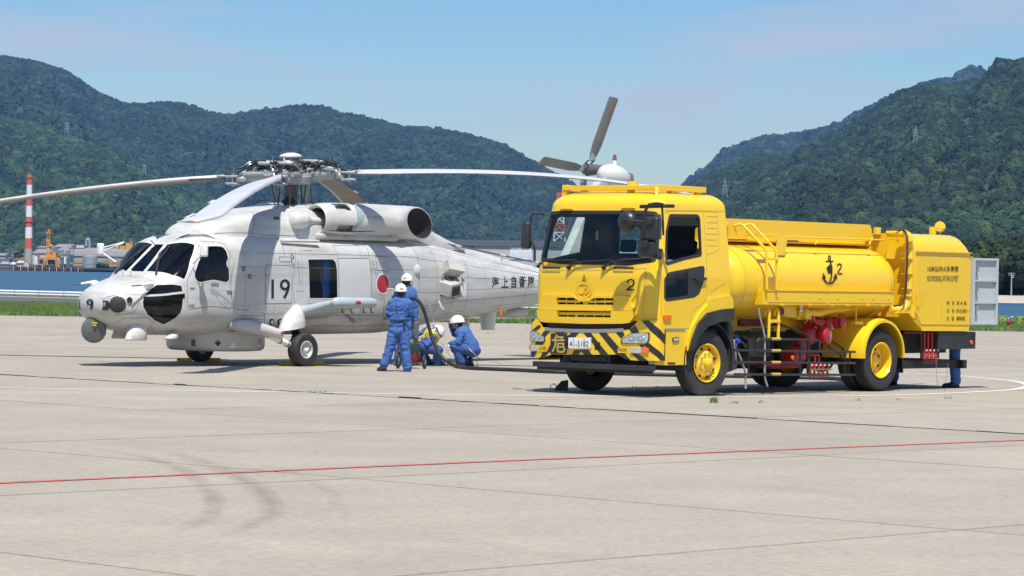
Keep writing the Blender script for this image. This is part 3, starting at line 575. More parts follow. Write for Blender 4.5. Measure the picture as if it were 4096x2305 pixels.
cn = FS.px(Z(zb2, (468, 797), (795, 370))); W_c = [cn[0], cn[1], mirv(*cn[1]), mirv(*cn[0])]
W_oh = Z(zb2, (918, 312), (1000, 275), (1120, 225), (1200, 214), (1330, 214), (1440, 228), (1530, 262), (1590, 308))
W_dr = rpoly(Z(zb2, (1450, 400), (1640, 398), (1700, 420), (1740, 480), (1770, 590), (1742, 655), (1748, 700), (1778, 740), (1786, 900), (1770, 940), (1730, 958), (1330, 958), (1280, 930), (1245, 870), (1255, 790), (1300, 650), (1380, 480), (1410, 420)), 3)
W_ch = Z(zb1, (1395, 360), (1440, 338), (1560, 332), (1820, 352), (1838, 450), (1240, 505), (1270, 470)); W_cl = Z(zb1, (1235, 518), (1840, 468), (1875, 470), (1878, 555), (1845, 560), (1830, 700), (1800, 780), (1730, 850), (1540, 952), (1400, 890), (1290, 800), (1225, 690), (1218, 600))
W_cb = rpoly(Z(z2, (920, 450), (1160, 448), (1190, 475), (1205, 560), (1210, 835), (935, 835)), 4)
wins = [(FS.px(W_ws), 'windshield', 'heli_glass'), (FS.px(W_oh), 'roof_window', 'smoke_glass'), (FS.px(W_dr), 'door_window', 'heli_glass'), (FS.px(W_ch), 'chin_window', 'smoke_glass'), (FS.px(W_cl), 'chin_window', 'smoke_glass'), (FS.px(W_cb), 'cabin_window', 'cabin_glass')]
holes = []
for l, n, m in wins: holes += [l, [mirv(*p) for p in l][::-1]]
holes.append(W_c)
# skin with real openings: cells near a window are cut, the rest are plain
def cut_skin(S, holes, mb, K=7):
    tr = [t for h in holes for t in tess([h]) if abs((t[1][0] - t[0][0]) * (t[2][1] - t[0][1]) - (t[2][0] - t[0][0]) * (t[1][1] - t[0][1])) > 1e-9]
    tb = [(min(p[0] for p in t), max(p[0] for p in t), min(p[1] for p in t), max(p[1] for p in t)) for t in tr]; loc = []
    def inside(p):
        for a, b, q in loc:
            d0 = (b[0] - a[0]) * (p[1] - a[1]) - (b[1] - a[1]) * (p[0] - a[0]); d1 = (q[0] - b[0]) * (p[1] - b[1]) - (q[1] - b[1]) * (p[0] - b[0]); d2 = (a[0] - q[0]) * (p[1] - q[1]) - (a[1] - q[1]) * (p[0] - q[0])
            if (d0 >= 0 and d1 >= 0 and d2 >= 0) or (d0 <= 0 and d1 <= 0 and d2 <= 0): return True
        return False
    bx = [(min(p[0] for p in h), max(p[0] for p in h), min(p[1] for p in h), max(p[1] for p in h)) for h in holes]
    for i in range(S.nu):
        for j in range(S.nv):
            a, b = S.u0 + i * S.du, S.v0 + j * S.dv
            if not any(q[0] < a + S.du and q[1] > a and q[2] < b + S.dv and q[3] > b for q in bx): mb.add([S.vs[k] for k in S.fs[i * S.nv + j]], [(0, 1, 2, 3)]); continue
            loc[:] = [t for t, q in zip(tr, tb) if q[0] < a + S.du and q[1] > a and q[2] < b + S.dv and q[3] > b]
            g = [[not inside((a + S.du * (x + .5) / K, b + S.dv * (y + .5) / K)) for y in range(K)] for x in range(K)]
            if all(all(r) for r in g): mb.add([S.vs[k] for k in S.fs[i * S.nv + j]], [(0, 1, 2, 3)]); continue
            if not any(any(r) for r in g): continue
            for x in range(K):
                for y in range(K):
                    if g[x][y]: mb.add([S.P(a + S.du * (x + p) / K, b + S.dv * (y + q) / K) for p, q in ((0, 0), (1, 0), (1, 1), (0, 1))], [(0, 1, 2, 3)])
    return mb
mb = cut_skin(FS, holes, MB()); o = mb.build('fuselage', 'heli_paint', heli, 50, clean=True)
for l, n, m in wins:
    for mr in (None, mirv):
        w = FS.sheet(tess([l]), -0.006, mir=mr).build(n, m, heli, 60); FS.band(l, 0.022, 0.003, closed=True, mir=mr).build('window_frame', 'heli_paint_clean', w, 60, clean=False)
w = FS.sheet(tess([W_c]), -0.006).build('windshield', 'heli_glass', heli, 60); FS.band(W_c, 0.022, 0.003, closed=True).build('window_frame', 'heli_paint_clean', w, 60, clean=False)
for mr in (None, mirv): FS.band(FS.px(Z(zb2, (488, 795), (815, 371))), .05, .005, mir=mr).build('windshield_post', 'heli_paint_clean', heli, 60, clean=False)
# inside
mb = MB(); mb.box((-3.0, -.7, .80), (-1.5, .7, .86)); mb.box((-1.45, -1.0, .9), (-1.40, 1.0, 2.3)); mb.box((-3.4, -.3, .9), (-2.9, .3, 1.05)); mb.build('cockpit_floor', 'interior', heli)
mb = MB(); mb.prism([(-3.12, 1.3), (-2.75, 1.3), (-2.62, 1.60), (-2.72, 1.74), (-2.95, 1.66)], lambda u, v, d: (u, d, v), -.8, .8); mb.build('instrument_panel', 'interior', heli, bevel=0.03)
M('seat_cloth', (0.08, 0.09, 0.10), 0.9); M('seat_frame', (0.16, 0.16, 0.17), 0.7)
for y in (-.48, .48):
    s = MB().obox((-2.15, y, 1.22), (.5, .48, .14), (0, R(-6), 0)).build('seat', 'seat_cloth', heli, bevel=0.03)
    MB().obox((-1.88, y, 1.62), (.12, .48, .75), (0, R(-10), 0)).build('backrest', 'seat_cloth', s, bevel=0.03); MB().obox((-1.80, y, 2.08), (.10, .26, .2), (0, R(-10), 0)).build('headrest', 'seat_frame', s, bevel=0.03)
    MB().tube([(-2.4, y, .9), (-2.45, y, 1.15), (-2.5, y, 1.32)], .018).build('control_stick', 'black_matt', heli)
mb = MB(); mb.box((-1.3, -.85, .80), (3.2, .85, .86)); mb.box((3.1, -1.0, .8), (3.15, 1.0, 2.35)); mb.build('cabin_floor', 'interior', heli)
mb = MB(); mb.prism([(1.02, 1.32), (1.2, 1.32), (1.2, 2.25), (1.02, 2.25), (1.0, 1.8)], lambda u, v, d: (u, d, v), .9, .98); mb.box((.35, .8, 1.18), (.5, .95, 1.42)); mb.build('cabin_curtain', 'cabin_blue', heli)
MB().obox((.75, .3, 1.35), (.7, .4, .5), (0, 0, .3)).build('equipment_box', 'seat_frame', heli, bevel=.03)
for x in (0.15, 0.75, 1.35): MB().obox((x, -.6, 1.5), (.45, .4, .9)).build('equipment_rack', 'interior', heli, bevel=.02)
# seams, hatches, doors
mb = MB()
def seam(f, *p, w=0.009, m=mb): FS.line(Z(f, *p), w, 0.002, m)
seam(zb2, (1135, 960), (1150, 900), (1310, 420), (1360, 335), (1560, 332), (1700, 370), (1790, 520), (1800, 560), (1770, 650), (1770, 700), (1800, 740), (1820, 1355), (1170, 1365), (1140, 1300), (1138, 970))
seam(z2, (505, 885), (510, 520), (540, 510), (755, 512), (762, 700), (765, 880), (505, 885)); seam(z2, (795, 370), (770, 700), (790, 890)); seam(z2, (925, 830), (930, 880), (990, 890)); seam(z2, (1160, 320), (1210, 445), (1225, 835), (1500, 850)); seam(z2, (1210, 445), (1510, 445), (1535, 560), (1535, 830))
seam(z2, (1165, 320), (1480, 325), (1515, 440)); seam(z2, (1570, 425), (1590, 560), (1690, 568), (1680, 430), (1570, 425)); seam(z2, (205, 930), (500, 975)); seam(z2, (210, 460), (160, 720), (205, 935)); seam(z2, (500, 980), (720, 985)); seam(z2, (500, 980), (495, 1080))
seam(z2, (640, 430), (760, 432), (765, 480), (650, 478), (640, 430)); seam(z2, (875, 368), (960, 370)); seam(z2, (1535, 440), (1535, 1160)); seam(z2, (1590, 570), (1585, 1150)); seam(z2, (700, 930), (1690, 1010), w=.006); seam(z2, (1000, 1105), (1680, 1095), w=.006); seam(z2, (205, 1030), (600, 1035), w=.006)
seam(zb1, (600, 560), (760, 508), (1000, 495), (1210, 495), (1390, 330), (1380, 300), (1250, 240), (1080, 220), (830, 225)); seam(zb1, (820, 790), (1060, 775), (1140, 690), (1180, 560)); seam(zb1, (770, 935), (930, 845), (1280, 838), (1390, 915), (1340, 970), (1390, 1040))
for a in (0, 1):
    seam(z2, (1010 + 320 * a, 440), (1010 + 320 * a, 1160), w=.005)
for x in (3.65, 4.35, 5.0, 5.6, 6.3, 7.0, 7.8, 8.6): FS.band([(x, k / 40) for k in range(2, 39)], .010, .002, mb)
for v in (.13, .165, .31, .345, .40): FS.band([(-1.5 + .25 * k, v) for k in range(22)], .006, .002, mb)
for v in (.14, .19, .24, .29, .34, .39): FS.band([(3.65 + .25 * k, v + .003 * k * (v - .25)) for k in range(26)], .006, .002, mb)
for x in (-1.35, -.55, .2, 1.9, 2.6): FS.band([(x, k / 60) for k in range(4, 27)], .004, .002, mb)
mb.build('panel_seam', 'seam', heli, 0, clean=False, kind='stuff')
rv = MB()
def rivets(uv0, uv1, n):
    for k in range(n):
        t = k / (n - 1); q = (uv0[0] + (uv1[0] - uv0[0]) * t, uv0[1] + (uv1[1] - uv0[1]) * t); p = Vector(FS.P(*q)); nn = FS.N(*q); a_ = nn.orthogonal().normalized() * .008; b_ = nn.cross(a_); rv.add([p + a_, p + b_, p - a_, p - b_, p + nn * .005], [(0, 1, 4), (1, 2, 4), (2, 3, 4), (3, 0, 4)])
for x in (-1.42, -1.28, -.62, -.48, .13, .27, 1.83, 1.97, 2.53, 2.67, 3.58, 3.72, 4.28, 4.42, 5.0, 5.6, 6.3, 7.0): rivets((x, .07), (x, .43), 44)
for v in (.105, .12, .16, .20, .385, .42): rivets((-1.6, v), (3.6, v), 90); rivets((3.8, v), (7.6, v), 70)
rv.build('rivet_rows', 'heli_paint_clean', heli, 0, clean=False, kind='stuff')
def hatch(f, *p, m='heli_paint', name='hatch', t=0.006, r=0): return FS.plate([FS.px(rpoly(Z(f, *p), r) if r else Z(f, *p))], 0, t).build(name, m, heli, 30)
hatch(z2, (515, 522), (755, 516), (762, 875), (512, 880), r=3); hatch(z2, (345, 680), (460, 678), (460, 765), (347, 768)); hatch(z2, (345, 895), (465, 890), (465, 990), (338, 995)); hatch(z2, (332, 362), (415, 362), (430, 430), (345, 430)); hatch(z2, (645, 436), (756, 436), (760, 475), (652, 474)); hatch(z2, (1576, 432), (1676, 434), (1685, 562), (1594, 556)); hatch(z2, (805, 722), (890, 716), (890, 755), (808, 758)); hatch(z2, (640, 895), (700, 895), (700, 960), (640, 960))
hatch(z2, (1215, 455), (1508, 455), (1528, 825), (1232, 828), m='heli_paint_clean', name='cabin_door'); hatch(zb2, (1185, 1010), (1250, 1012), (1245, 1035), (1180, 1030), name='hinge', t=.02); hatch(zb2, (1170, 1245), (1245, 1245), (1245, 1290), (1165, 1290), name='hinge', t=.02); hatch(zb2, (1498, 965), (1615, 965), (1615, 985), (1498, 985), name='door_handle', m='steel', t=.02); hatch(zb2, (1735, 1060), (1815, 1060), (1810, 1078), (1735, 1076), name='door_handle', t=.03)
hatch(z2, (505, 985), (725, 985), (690, 1100), (500, 1095), m='heli_paint', t=.004)
for c in ((300, 545), (360, 620)):
    P = z2(*c); hh_ = FS.plate([FS.px(ring2(P, 7.5, 9.5))], 0, .01).build('vent_ring', 'dark_grey', heli); FS.plate([FS.px(ring2(P, 3, 4))], 0, .016).build('vent_hole', 'steel', hh_)
for c in ((570, 1058), (650, 1058)):                           # sonobuoy ports
    P = z2(*c); p = FS.plate([FS.px(ring2(P, 13.5, 17.5))], 0, .008).build('launch_port', 'heli_paint_clean', heli); FS.plate([FS.px(ring2(P, 10.5, 14))], 0, .012).build('port_rim', 'black_matt', p); FS.plate([FS.px(ring2((P[0] + 1, P[1]), 5.5, 7.5))], 0, .02).build('port_plug', 'heli_paint_clean', p)
# nose sensors
FS.plate([FS.px(rpoly(Z(zb1, (590, 592), (705, 592), (712, 705), (700, 722), (600, 720), (585, 700)), 3))], 0, .03).build('nose_sensor', 'black_gloss', heli)
FS.plate([FS.px(ring2(zb1(842, 642), 32, 30, 28))], 0, .035).build('nose_radome_disc', 'black_rubber', heli); FS.plate([FS.px(ring2(zb1(640, 640), 8, 8, 16))], .02, .03).build('sensor_lens', 'steel', heli)
FS.plate([FS.px(ring2(zb1(1018, 578), 12, 12.5, 5, -1.57))], 0, .03).build('nose_sensor', 'black_gloss', heli)
FS.plate([FS.px([zb1(*p) for p in ((1022, 415), (1068, 415), (1070, 495), (1024, 495))])], 0, .008).build('nose_latch', 'heli_paint_clean', heli)
FS.plate([[(p[0] + .26, 1 - p[1]) for p in FS.px(ring2(zb1(842, 642), 32, 30, 28))]], 0, .035).build('nose_radome_disc', 'black_rubber', heli)
# writing
def nose_p(y, z):
    lo, hi = -4.19, -3.0
    for _ in range(26):
        m = (lo + hi) / 2; _, zb, zt, w, zw, nb, nt = _f(m); n = nt if z > zw else nb; q = (abs(y) / max(w, 1e-3)) ** n + (abs(z - zw) / max((zt - zw) if z > zw else (zw - zb), 1e-3)) ** n
        if q <= 1: hi = m
        else: lo = m
    return (hi, y, z)
NF = Surf(nose_p, -.5, .5, .95, 1.5, 36, 24, HF)
def S2(mbx, S, f, polylines, w):                                 # strokes given in zoom pixels
    for pl, cl in polylines:
        uvt = stroke([f(*p) for p in pl], w, cl)
        S.sheet([tuple(S.uv(*p) for p in t) for t in uvt], .012, mb=mbx)
    return mbx
def arc(cx, cy, rx, ry, a0, a1, n=12): return [(cx + rx * math.cos(R(a0 + (a1 - a0) * k / n)), cy + ry * math.sin(R(a0 + (a1 - a0) * k / n))) for k in range(n + 1)]
S2(MB(), FS, z2, [([(577, 648), (577, 830)], False)], 10.3).build('side_number', 'ink', heli, 0); S2(MB(), FS, z2, [(arc(696, 700, 37, 42, 0, 345, 20), True), ([(733, 705), (722, 760), (703, 800), (688, 828)], False)], 10).build('side_number', 'ink', heli, 0)
S2(MB(), NF, zb1, [([(266, 565), (258, 640), (268, 720)], False)], 3.6).build('nose_number', 'ink', heli, 0); S2(MB(), NF, zb1, [(arc(425, 610, 42, 36, 0, 340, 18), True), ([(468, 605), (462, 660), (440, 722)], False)], 6.6).build('nose_number', 'ink', heli, 0)
FS.sheet(tess([FS.px(ring2(z2(1645, 690), 28, 42, 36))]), .004).build('roundel_border', 'pure_white', heli, 0); FS.sheet(tess([FS.px(ring2(z2(1645, 690), 24, 36.5, 36))]), .007).build('roundel', 'roundel_red', heli, 0)
mb = MB()
for ch, x0, x1, y0, y1 in (('海', 1210, 1315, 600, 775), ('上', 1355, 1460, 605, 770), ('自', 1505, 1580, 592, 775), ('衛', 1625, 1725, 590, 772), ('隊', 1758, 1860, 590, 772)): FS.text(ch, z5(x0, y1), z5(x1, y1 - 2), (y1 - y0) / 3.816, bold=0.02, mb=mb)
mb.build('tail_lettering', 'ink', heli, 0)
FS.sheet(tess([FS.px(Z(zb2, (1478, 1050), (1560, 1052), (1580, 1075), (1812, 1275), (1785, 1345), (1540, 1130), (1522, 1150)))]), .004).build('rescue_arrow', 'marking_grey', heli, 0)
FS.text('RESCUE', zb2(1598, 1205), zb2(1770, 1345), 14, .007, 0.015, (0.62, -0.78)).build('rescue_lettering', 'pure_white', heli, 0)
FS.sheet(tess([FS.px(Z(z2, (1275, 995), (1300, 985), (1385, 1045), (1362, 1078)))]), .004).build('rescue_arrow', 'dark_grey', heli, 0); FS.text('ESCUE', z2(1285, 1015), z2(1362, 1068), 11, .007, 0.0, (0.62, -0.78)).build('rescue_lettering', 'heli_paint_clean', heli, 0)
FS.sheet(tess([FS.px(Z(z2, (820, 455), (828, 455), (848, 700), (840, 702)))]), .004).build('stripe', 'marking_grey', heli, 0)
FS.line(Z(z2, (615, 250), (665, 310), (690, 380), (697, 430)), .02, .004).build('stripe', 'marking_grey', heli, 0, clean=False); FS.line(Z(z2, (740, 840), (742, 895)), .02, .004).build('stripe', 'marking_grey', heli, 0, clean=False)
# step rail below the rotor fairing, gutter
MB().tube([HF.inv(*z2(665, 275), 1, 1.06), HF.inv(*z2(1025, 280), 1, 1.1)], .035, 6).build('side_rail', 'heli_paint', heli); FS.line(Z(zb2, (930, 322), (1700, 330)), .02, .006).build('gutter', 'heli_paint_clean', heli, 0, clean=False)
MB().tube(spline([HF.inv(*z2(755, 395), 1, 1.16), HF.inv(*z2(770, 410), 1, 1.22), HF.inv(*z2(785, 440), 1, 1.22), HF.inv(*z2(770, 458), 1, 1.2)]), .012, 6).build('tie_down_ring', 'dark_grey', heli)

# ---- rotor fairing, engines, exhausts
UK = [(-1.93, 2.50, .34), (-1.90, 2.58, .50), (-1.83, 2.66, .58), (-1.6, 2.77, .68), (-1.3, 2.855, .76), (-.8, 2.96, .81), (-.1, 3.07, .84), (.5, 3.12, .87), (.9, 3.15, .90), (1.6, 3.175, .86), (2.4, 3.18, .84), (3.0, 3.16, .62), (3.5, 3.12, .50), (4.1, 3.03, .46), (4.6, 2.89, .44), (5.1, 2.71, .40), (5.6, 2.54, .35), (6.1, 2.40, .27)]
_g = pchip(UK)
def upper(u, v):
    _, zt, w = _g(u); a = math.pi * v; c = math.cos(a); s = math.sin(a); q = (abs(c) ** 3.2 + abs(s) ** 3.2) ** (-1 / 3.2); return (u, w * c * q, 2.34 + (zt - 2.34) * s * q)
US = Surf(upper, -1.93, 6.1, 0, 1, 160, 48, HF)
mb = MB()
for f in US.fs: mb.add([US.vs[k] for k in f], [(0, 1, 2, 3)])
mb.add([US.P(-1.93, k / 24) for k in range(25)], [tuple(range(25))]); mb.build('rotor_fairing', 'heli_paint', heli, 40)
US.sheet(tess([[(4.15, .03), (5.3, .03), (6.0, .12), (6.0, .42), (4.9, .42), (4.15, .34)]]), .003).build('soot_stained_panel', 'heli_grime', heli, 60)
mb = MB()
for pts in (Z(z2, (20, 205), (470, 208), (475, 220), (820, 228)), Z(z2, (385, 0), (370, 215)), Z(z2, (785, 0), (822, 225))): US.line(pts, .008, .003, mb)
mb.build('panel_seam', 'seam_dark', heli, 0, clean=False)
US.plate([US.px(rrect(*z2(588, 42), *z2(645, 70), 3))], 0, .003).build('vent_slot', 'seam_dark', heli)
for sgn in (1, -1):
    c = (0, .80 * sgn, 2.855); hy = .80 * sgn
    nac = MB().lathe([(.24, 1.0), (.265, .955), (.29, .925), (.315, .95), (.335, 1.05), (.345, 1.25)], c, (1, 0, 0), 40).build('intake_lip', 'heli_paint', heli, 60)
    MB().lathe([(.001, 1.4), (.12, 1.38), (.18, 1.2), (.22, 1.05), (.24, .998)], c, (1, 0, 0), 32).build('intake_throat', 'black_matt', nac)  # black lining paints in the shade inside the intake
    MB().lathe([(.235, 1.25), (.25, 1.45), (.25, 1.75), (.27, 1.85)], c, (1, 0, 0), 40).build('intake_core', 'heli_grime', nac, 60)
    # slotted collar: solid sectors with scoops between
    for a0, a1 in ((-25, 30), (75, 140), (165, 215), (250, 290)):
        MB().lathe([(.30, 1.24), (.347, 1.25), (.35, 1.5), (.352, 1.72), (.33, 1.74)], c, (1, 0, 0), 10, a0=a0, a1=a1).build('collar', 'heli_paint', nac, 40)
    cow = MB().lathe([(.25, 1.82), (.31, 1.70), (.345, 1.68), (.357, 1.75), (.357, 2.2), (.358, 2.6), (.355, 2.85)], c, (1, 0, 0), 48).build('engine_cowl', 'heli_paint', heli, 60)
    # exhaust fairing: round cowl end to a raked oval mouth facing out and back
    NR = 32; r0 = [(2.85, hy + .352 * math.cos(2 * math.pi * k / NR) * sgn, 2.855 + .352 * math.sin(2 * math.pi * k / NR)) for k in range(NR)]
    r1 = [(3.0 + .0 * math.cos(2 * math.pi * k / NR), hy + .352 * math.cos(2 * math.pi * k / NR) * sgn, 2.85 + .36 * math.sin(2 * math.pi * k / NR)) for k in range(NR)]
    def mouth(s, dx=0, dy=0): return [(3.93 + dx - s * .66 * math.cos(2 * math.pi * k / NR), (.86 + dy + s * .25 * math.cos(2 * math.pi * k / NR)) * sgn, 2.86 + s * .30 * math.sin(2 * math.pi * k / NR) + .06 * math.cos(2 * math.pi * k / NR)) for k in range(NR)]
    r2 = [tuple(np.array(a) * .5 + np.array(b) * .5 + np.array((0, .03 * sgn, 0))) for a, b in zip(r1, mouth(1.12))]
    ex = MB().loft([r0, r1, r2, mouth(1.08), mouth(1.0, .02)], (False, False)).build('exhaust_fairing', 'heli_paint', heli, 60)
    MB().loft([mouth(1.0, .02), mouth(.97), mouth(.85, -.25, -.02), mouth(.7, -.6, -.05)], (False, True)).build('exhaust_duct', 'burnt', ex, 60)
    # gearbox housing bulb ahead of the intake
    MB().lathe([(.001, .20), (.07, .205), (.13, .23), (.165, .28), (.178, .36), (.172, .54), (.14, .62), (.09, .68), (.07, .8), (.07, 1.2)], (0, (.80 + .02) * sgn, 2.83), (1, 0, 0), 28).build('gearbox_dome', 'heli_paint_clean', heli, 60)
    mbx = MB(); mbx.obox((2.0, .80 * sgn, 2.53), (2.3, .45, .12)); mbx.build('engine_deck', 'heli_grime', heli, bevel=.04)
    MB().tube([(x_, (.80 + .30 * (1 - abs(x_ - 2.1) * .12)) * sgn, 2.655 + .02 * math.sin(x_ * 3)) for x_ in (1.05, 1.4, 1.8, 2.2, 2.6, 3.0, 3.3)], .012, 6).build('cowl_gap', 'seam_dark', heli)
    for x in (1.95, 3.0): MB().obox((x, 1.03 * sgn, 2.60), (.22, .06, .09)).build('cowl_latch', 'heli_paint', heli, bevel=.012)
NS = Surf(lambda u, v: (u, .80 + .358 * math.cos(v), 2.855 + .358 * math.sin(v)), 1.7, 3.1, -1.4, 2.4, 14, 30, HF)
NS.sheet([tuple(NS.uv(*ze(*p)) for p in t) for t in tess([[(872, 172), (1230, 348), (955, 548), (958, 470), (1105, 348), (905, 238)]])], .004).build('intake_arrow', 'marking_grey', heli, 0)
NS.text('JET', ze(978, 258), ze(1040, 285), 10, .007, .01, (.3, -1)).build('lettering', 'pure_white', heli, 0); NS.text('INTAKE', ze(985, 510), ze(1120, 425), 10.5, .007, .01, (-.3, -1)).build('lettering', 'pure_white', heli, 0); NS.text('DANGER', ze(1362, 370), ze(1505, 372), 9, .007, .01).build('lettering', 'marking_grey', heli, 0)
NS.sheet([tuple(NS.uv(*ze(*p)) for p in t) for t in tess([[(1265, 345), (1330, 345), (1330, 357), (1265, 357)]])], .004).build('mark', 'marking_grey', heli, 0)
NS.plate([[NS.uv(*ze(*p)) for p in ((716, 312), (804, 312), (806, 400), (720, 402))]], 0, .008).build('cowl_plate', 'heli_paint_clean', heli)

# ---- landing gear
def wheel(parent, c, ax, r, w, rim_r, mt, mr, name='wheel', tread=0):
    hw = w / 2; o = empty(name); o.parent = parent
    pr = [(rim_r, -hw * .75), (rim_r * 1.05, -hw * .82), (r * .80, -hw), (r * .93, -hw * .92), (r * .985, -hw * .68)]
    if tread:
        for k in range(tread): a = -hw * .62 + 1.24 * hw * k / tread; b_ = 1.24 * hw / tread; pr += [(r, a + b_ * .04), (r, a + b_ * .86), (r - .012, a + b_ * .88), (r - .012, a + b_ * .99)]
    else: pr += [(r, -hw * .3), (r, hw * .3)]
    pr += [(r * .985, hw * .68), (r * .93, hw * .92), (r * .80, hw), (rim_r * 1.05, hw * .82), (rim_r, hw * .75)]
    MB().lathe(pr, c, ax, 56).build('tyre', mt, o, 32); return o
def chock(loc, a, label, L=.62):
    t = empty('wheel_chock', loc, a); tag(t, label, 'wheel chock', 'yellow wheel chocks'); FLIP[0] = False
    MB().box((-L / 2, -.07, 0), (L / 2, .07, .075)).build('block', 'chock_yellow', t, bevel=.018); mbx = MB()
    for x in (-L * .4, -L * .32): mbx.cyl((x, -.075, .045), (x, -.068, .045), .014)
    mbx.build('rope_hole', 'black_matt', t); FLIP[0] = True; return t
for sgn in (1, -1):
    y = 1.42 * sgn; ax = (0, sgn, 0); w = wheel(heli, (0, y, .325), ax, .325, .25, .165, 'black_rubber', 'heli_paint_clean')
    MB().lathe([(.165, .09), (.172, .105), (.158, .108), (.15, .06), (.14, .02), (.05, .01), (.001, .01)], (0, y, .325), ax, 40).build('rim', 'heli_paint_clean', w, 40)
    MB().lathe([(.165, -.09), (.15, -.06), (.05, -.03), (.001, -.03)], (0, y, .325), ax, 32).build('rim', 'heli_paint_clean', w, 40)
    MB().lathe([(.055, .01), (.05, .06), (.035, .075), (.001, .08)], (0, y, .325), ax, 20).build('hub', 'heli_paint_clean', w, 40)
    for k in range(8): a = k * math.pi / 4 + .2; MB().cyl((.11 * math.cos(a), y + .01 * sgn, .325 + .11 * math.sin(a)), (.11 * math.cos(a), y + .03 * sgn, .325 + .11 * math.sin(a)), .013, n=6).build('bolt', 'steel', w)
    MB().tube([(.02, y + .07 * sgn, .33), (.05, y + .1 * sgn, .35), (.0, y + .1 * sgn, .30)], .018, 6).build('axle_fitting', 'pure_white', w)
    MB().tube([(-.05, y - .16 * sgn, .80), (-.03, y - .15 * sgn, .33)], .055, 12).build('oleo_strut', 'steel', heli)
    bl = MB()
    for k in range(4): bl.lathe([(.06, .0), (.095, .02), (.06, .045)], (-.045, y - .16 * sgn, .55 + .045 * k), (0, 0, 1), 18)
    bl.lathe([(.07, 0), (.10, .05), (.12, .14)], (-.06, y - .13 * sgn, .72), (0, 0, 1), 18); bl.build('strut_boot', 'black_matt', heli)
    MB().tube([(-.03, y - .18 * sgn, .325), (0, y, .325)], .04, 10).build('axle', 'steel', heli)
    rings = [[(cx + rx * math.cos(2 * math.pi * k / 20), (cy + ry * math.sin(2 * math.pi * k / 20)) * sgn, z + sl * math.cos(2 * math.pi * k / 20)) for k in range(20)] for cx, cy, z, rx, ry, sl in
             ((.05, 1.15, 1.20, .01, .01, 0), (.05, 1.16, 1.17, .08, .08, 0), (.01, 1.19, 1.08, .15, .15, .0), (-.06, 1.23, .98, .21, .20, .0), (-.12, 1.26, .84, .28, .21, .02), (-.16, 1.27, .73, .32, .21, .05))]
    MB().loft(rings).build('gear_fairing', 'heli_paint', heli, 50)
    rings = [[(cx, (cy + ry * math.copysign(abs(math.cos(a)) ** .8, math.cos(a))) * sgn, cz + rz * math.copysign(abs(math.sin(a)) ** .8, math.sin(a))) for a in [2 * math.pi * k / 20 for k in range(20)]] for cx, cy, cz, ry, rz in
             ((-1.62, 1.08, .78, .03, .03), (-1.60, 1.09, .78, .10, .07), (-1.48, 1.12, .78, .17, .115), (-1.28, 1.17, .76, .20, .135), (-1.0, 1.23, .71, .20, .13), (-.72, 1.30, .645, .18, .11), (-.60, 1.32, .62, .165, .10))]
    MB().loft(rings).build('strut_fairing', 'heli_paint', heli, 50)
    MB().tube([(-.85, 1.33 * sgn, .60), (-.1, 1.33 * sgn, .36)], .06, 12).build('drag_strut', 'pure_white', heli)
    for q in ((-.55,), (-.35,)): MB().tube([(q[0] - .01, 1.33 * sgn, .504 - .0 + (-.55 - q[0]) * .32), (q[0] + .01, 1.33 * sgn, .497 + (-.55 - q[0]) * .32)], .066, 12).build('strut_clamp', 'black_matt', heli)
    MB().ell((-.63, 1.48 * sgn, .65), (.05, .02, .03)).build('position_light', 'red_lens' if sgn > 0 else 'steel', heli)
# weapon pylon on the near side and its twin
for sgn in (1, -1):
    def sec(y, x0, x1, z, th, tw=0):
        out = []
        for k in range(24):
            a = 2 * math.pi * k / 24; c = math.cos(a); s = math.sin(a); out.append((x0 + (x1 - x0) * (.5 - .5 * math.copysign(abs(c) ** .7, c)), y * sgn, z + th * math.copysign(abs(s) ** .8, s) * (1 - .35 * (.5 - .5 * c)) + tw * (.5 - .5 * c)))
        return out
    MB().loft([sec(1.08, -.02, .95, 1.03, .16), sec(1.3, .03, .98, 1.05, .155), sec(1.6, .08, 1.05, 1.13, .14), sec(1.85, .14, 1.15, 1.20, .12), sec(1.98, .18, 1.25, 1.235, .10)]).lathe([(.001, -.06), (.06, -.045), (.095, 0), (.11, .08), (.105, 1.05), (.085, 1.13), (.001, 1.17)], (.20, 2.04 * sgn, 1.24), (1, 0, 0), 28).build('stores_pylon', 'blue_grey', heli, 50)
    for x in (.42, .66, 1.02, 1.24): MB().tube([(x, 2.05 * sgn, 1.14), (x, 2.05 * sgn, 1.07), (x + .05, 2.05 * sgn, 1.05)], .016, 6).build('stores_hook', 'dark_grey', heli)
    MB().lathe([(.001, -.07), (.03, -.05), (.04, -.01), (.03, .05), (.001, .1)], (.75, 2.165 * sgn, 1.25), (1, 0, 0), 14).build('position_light', 'red_lens', heli, 60)
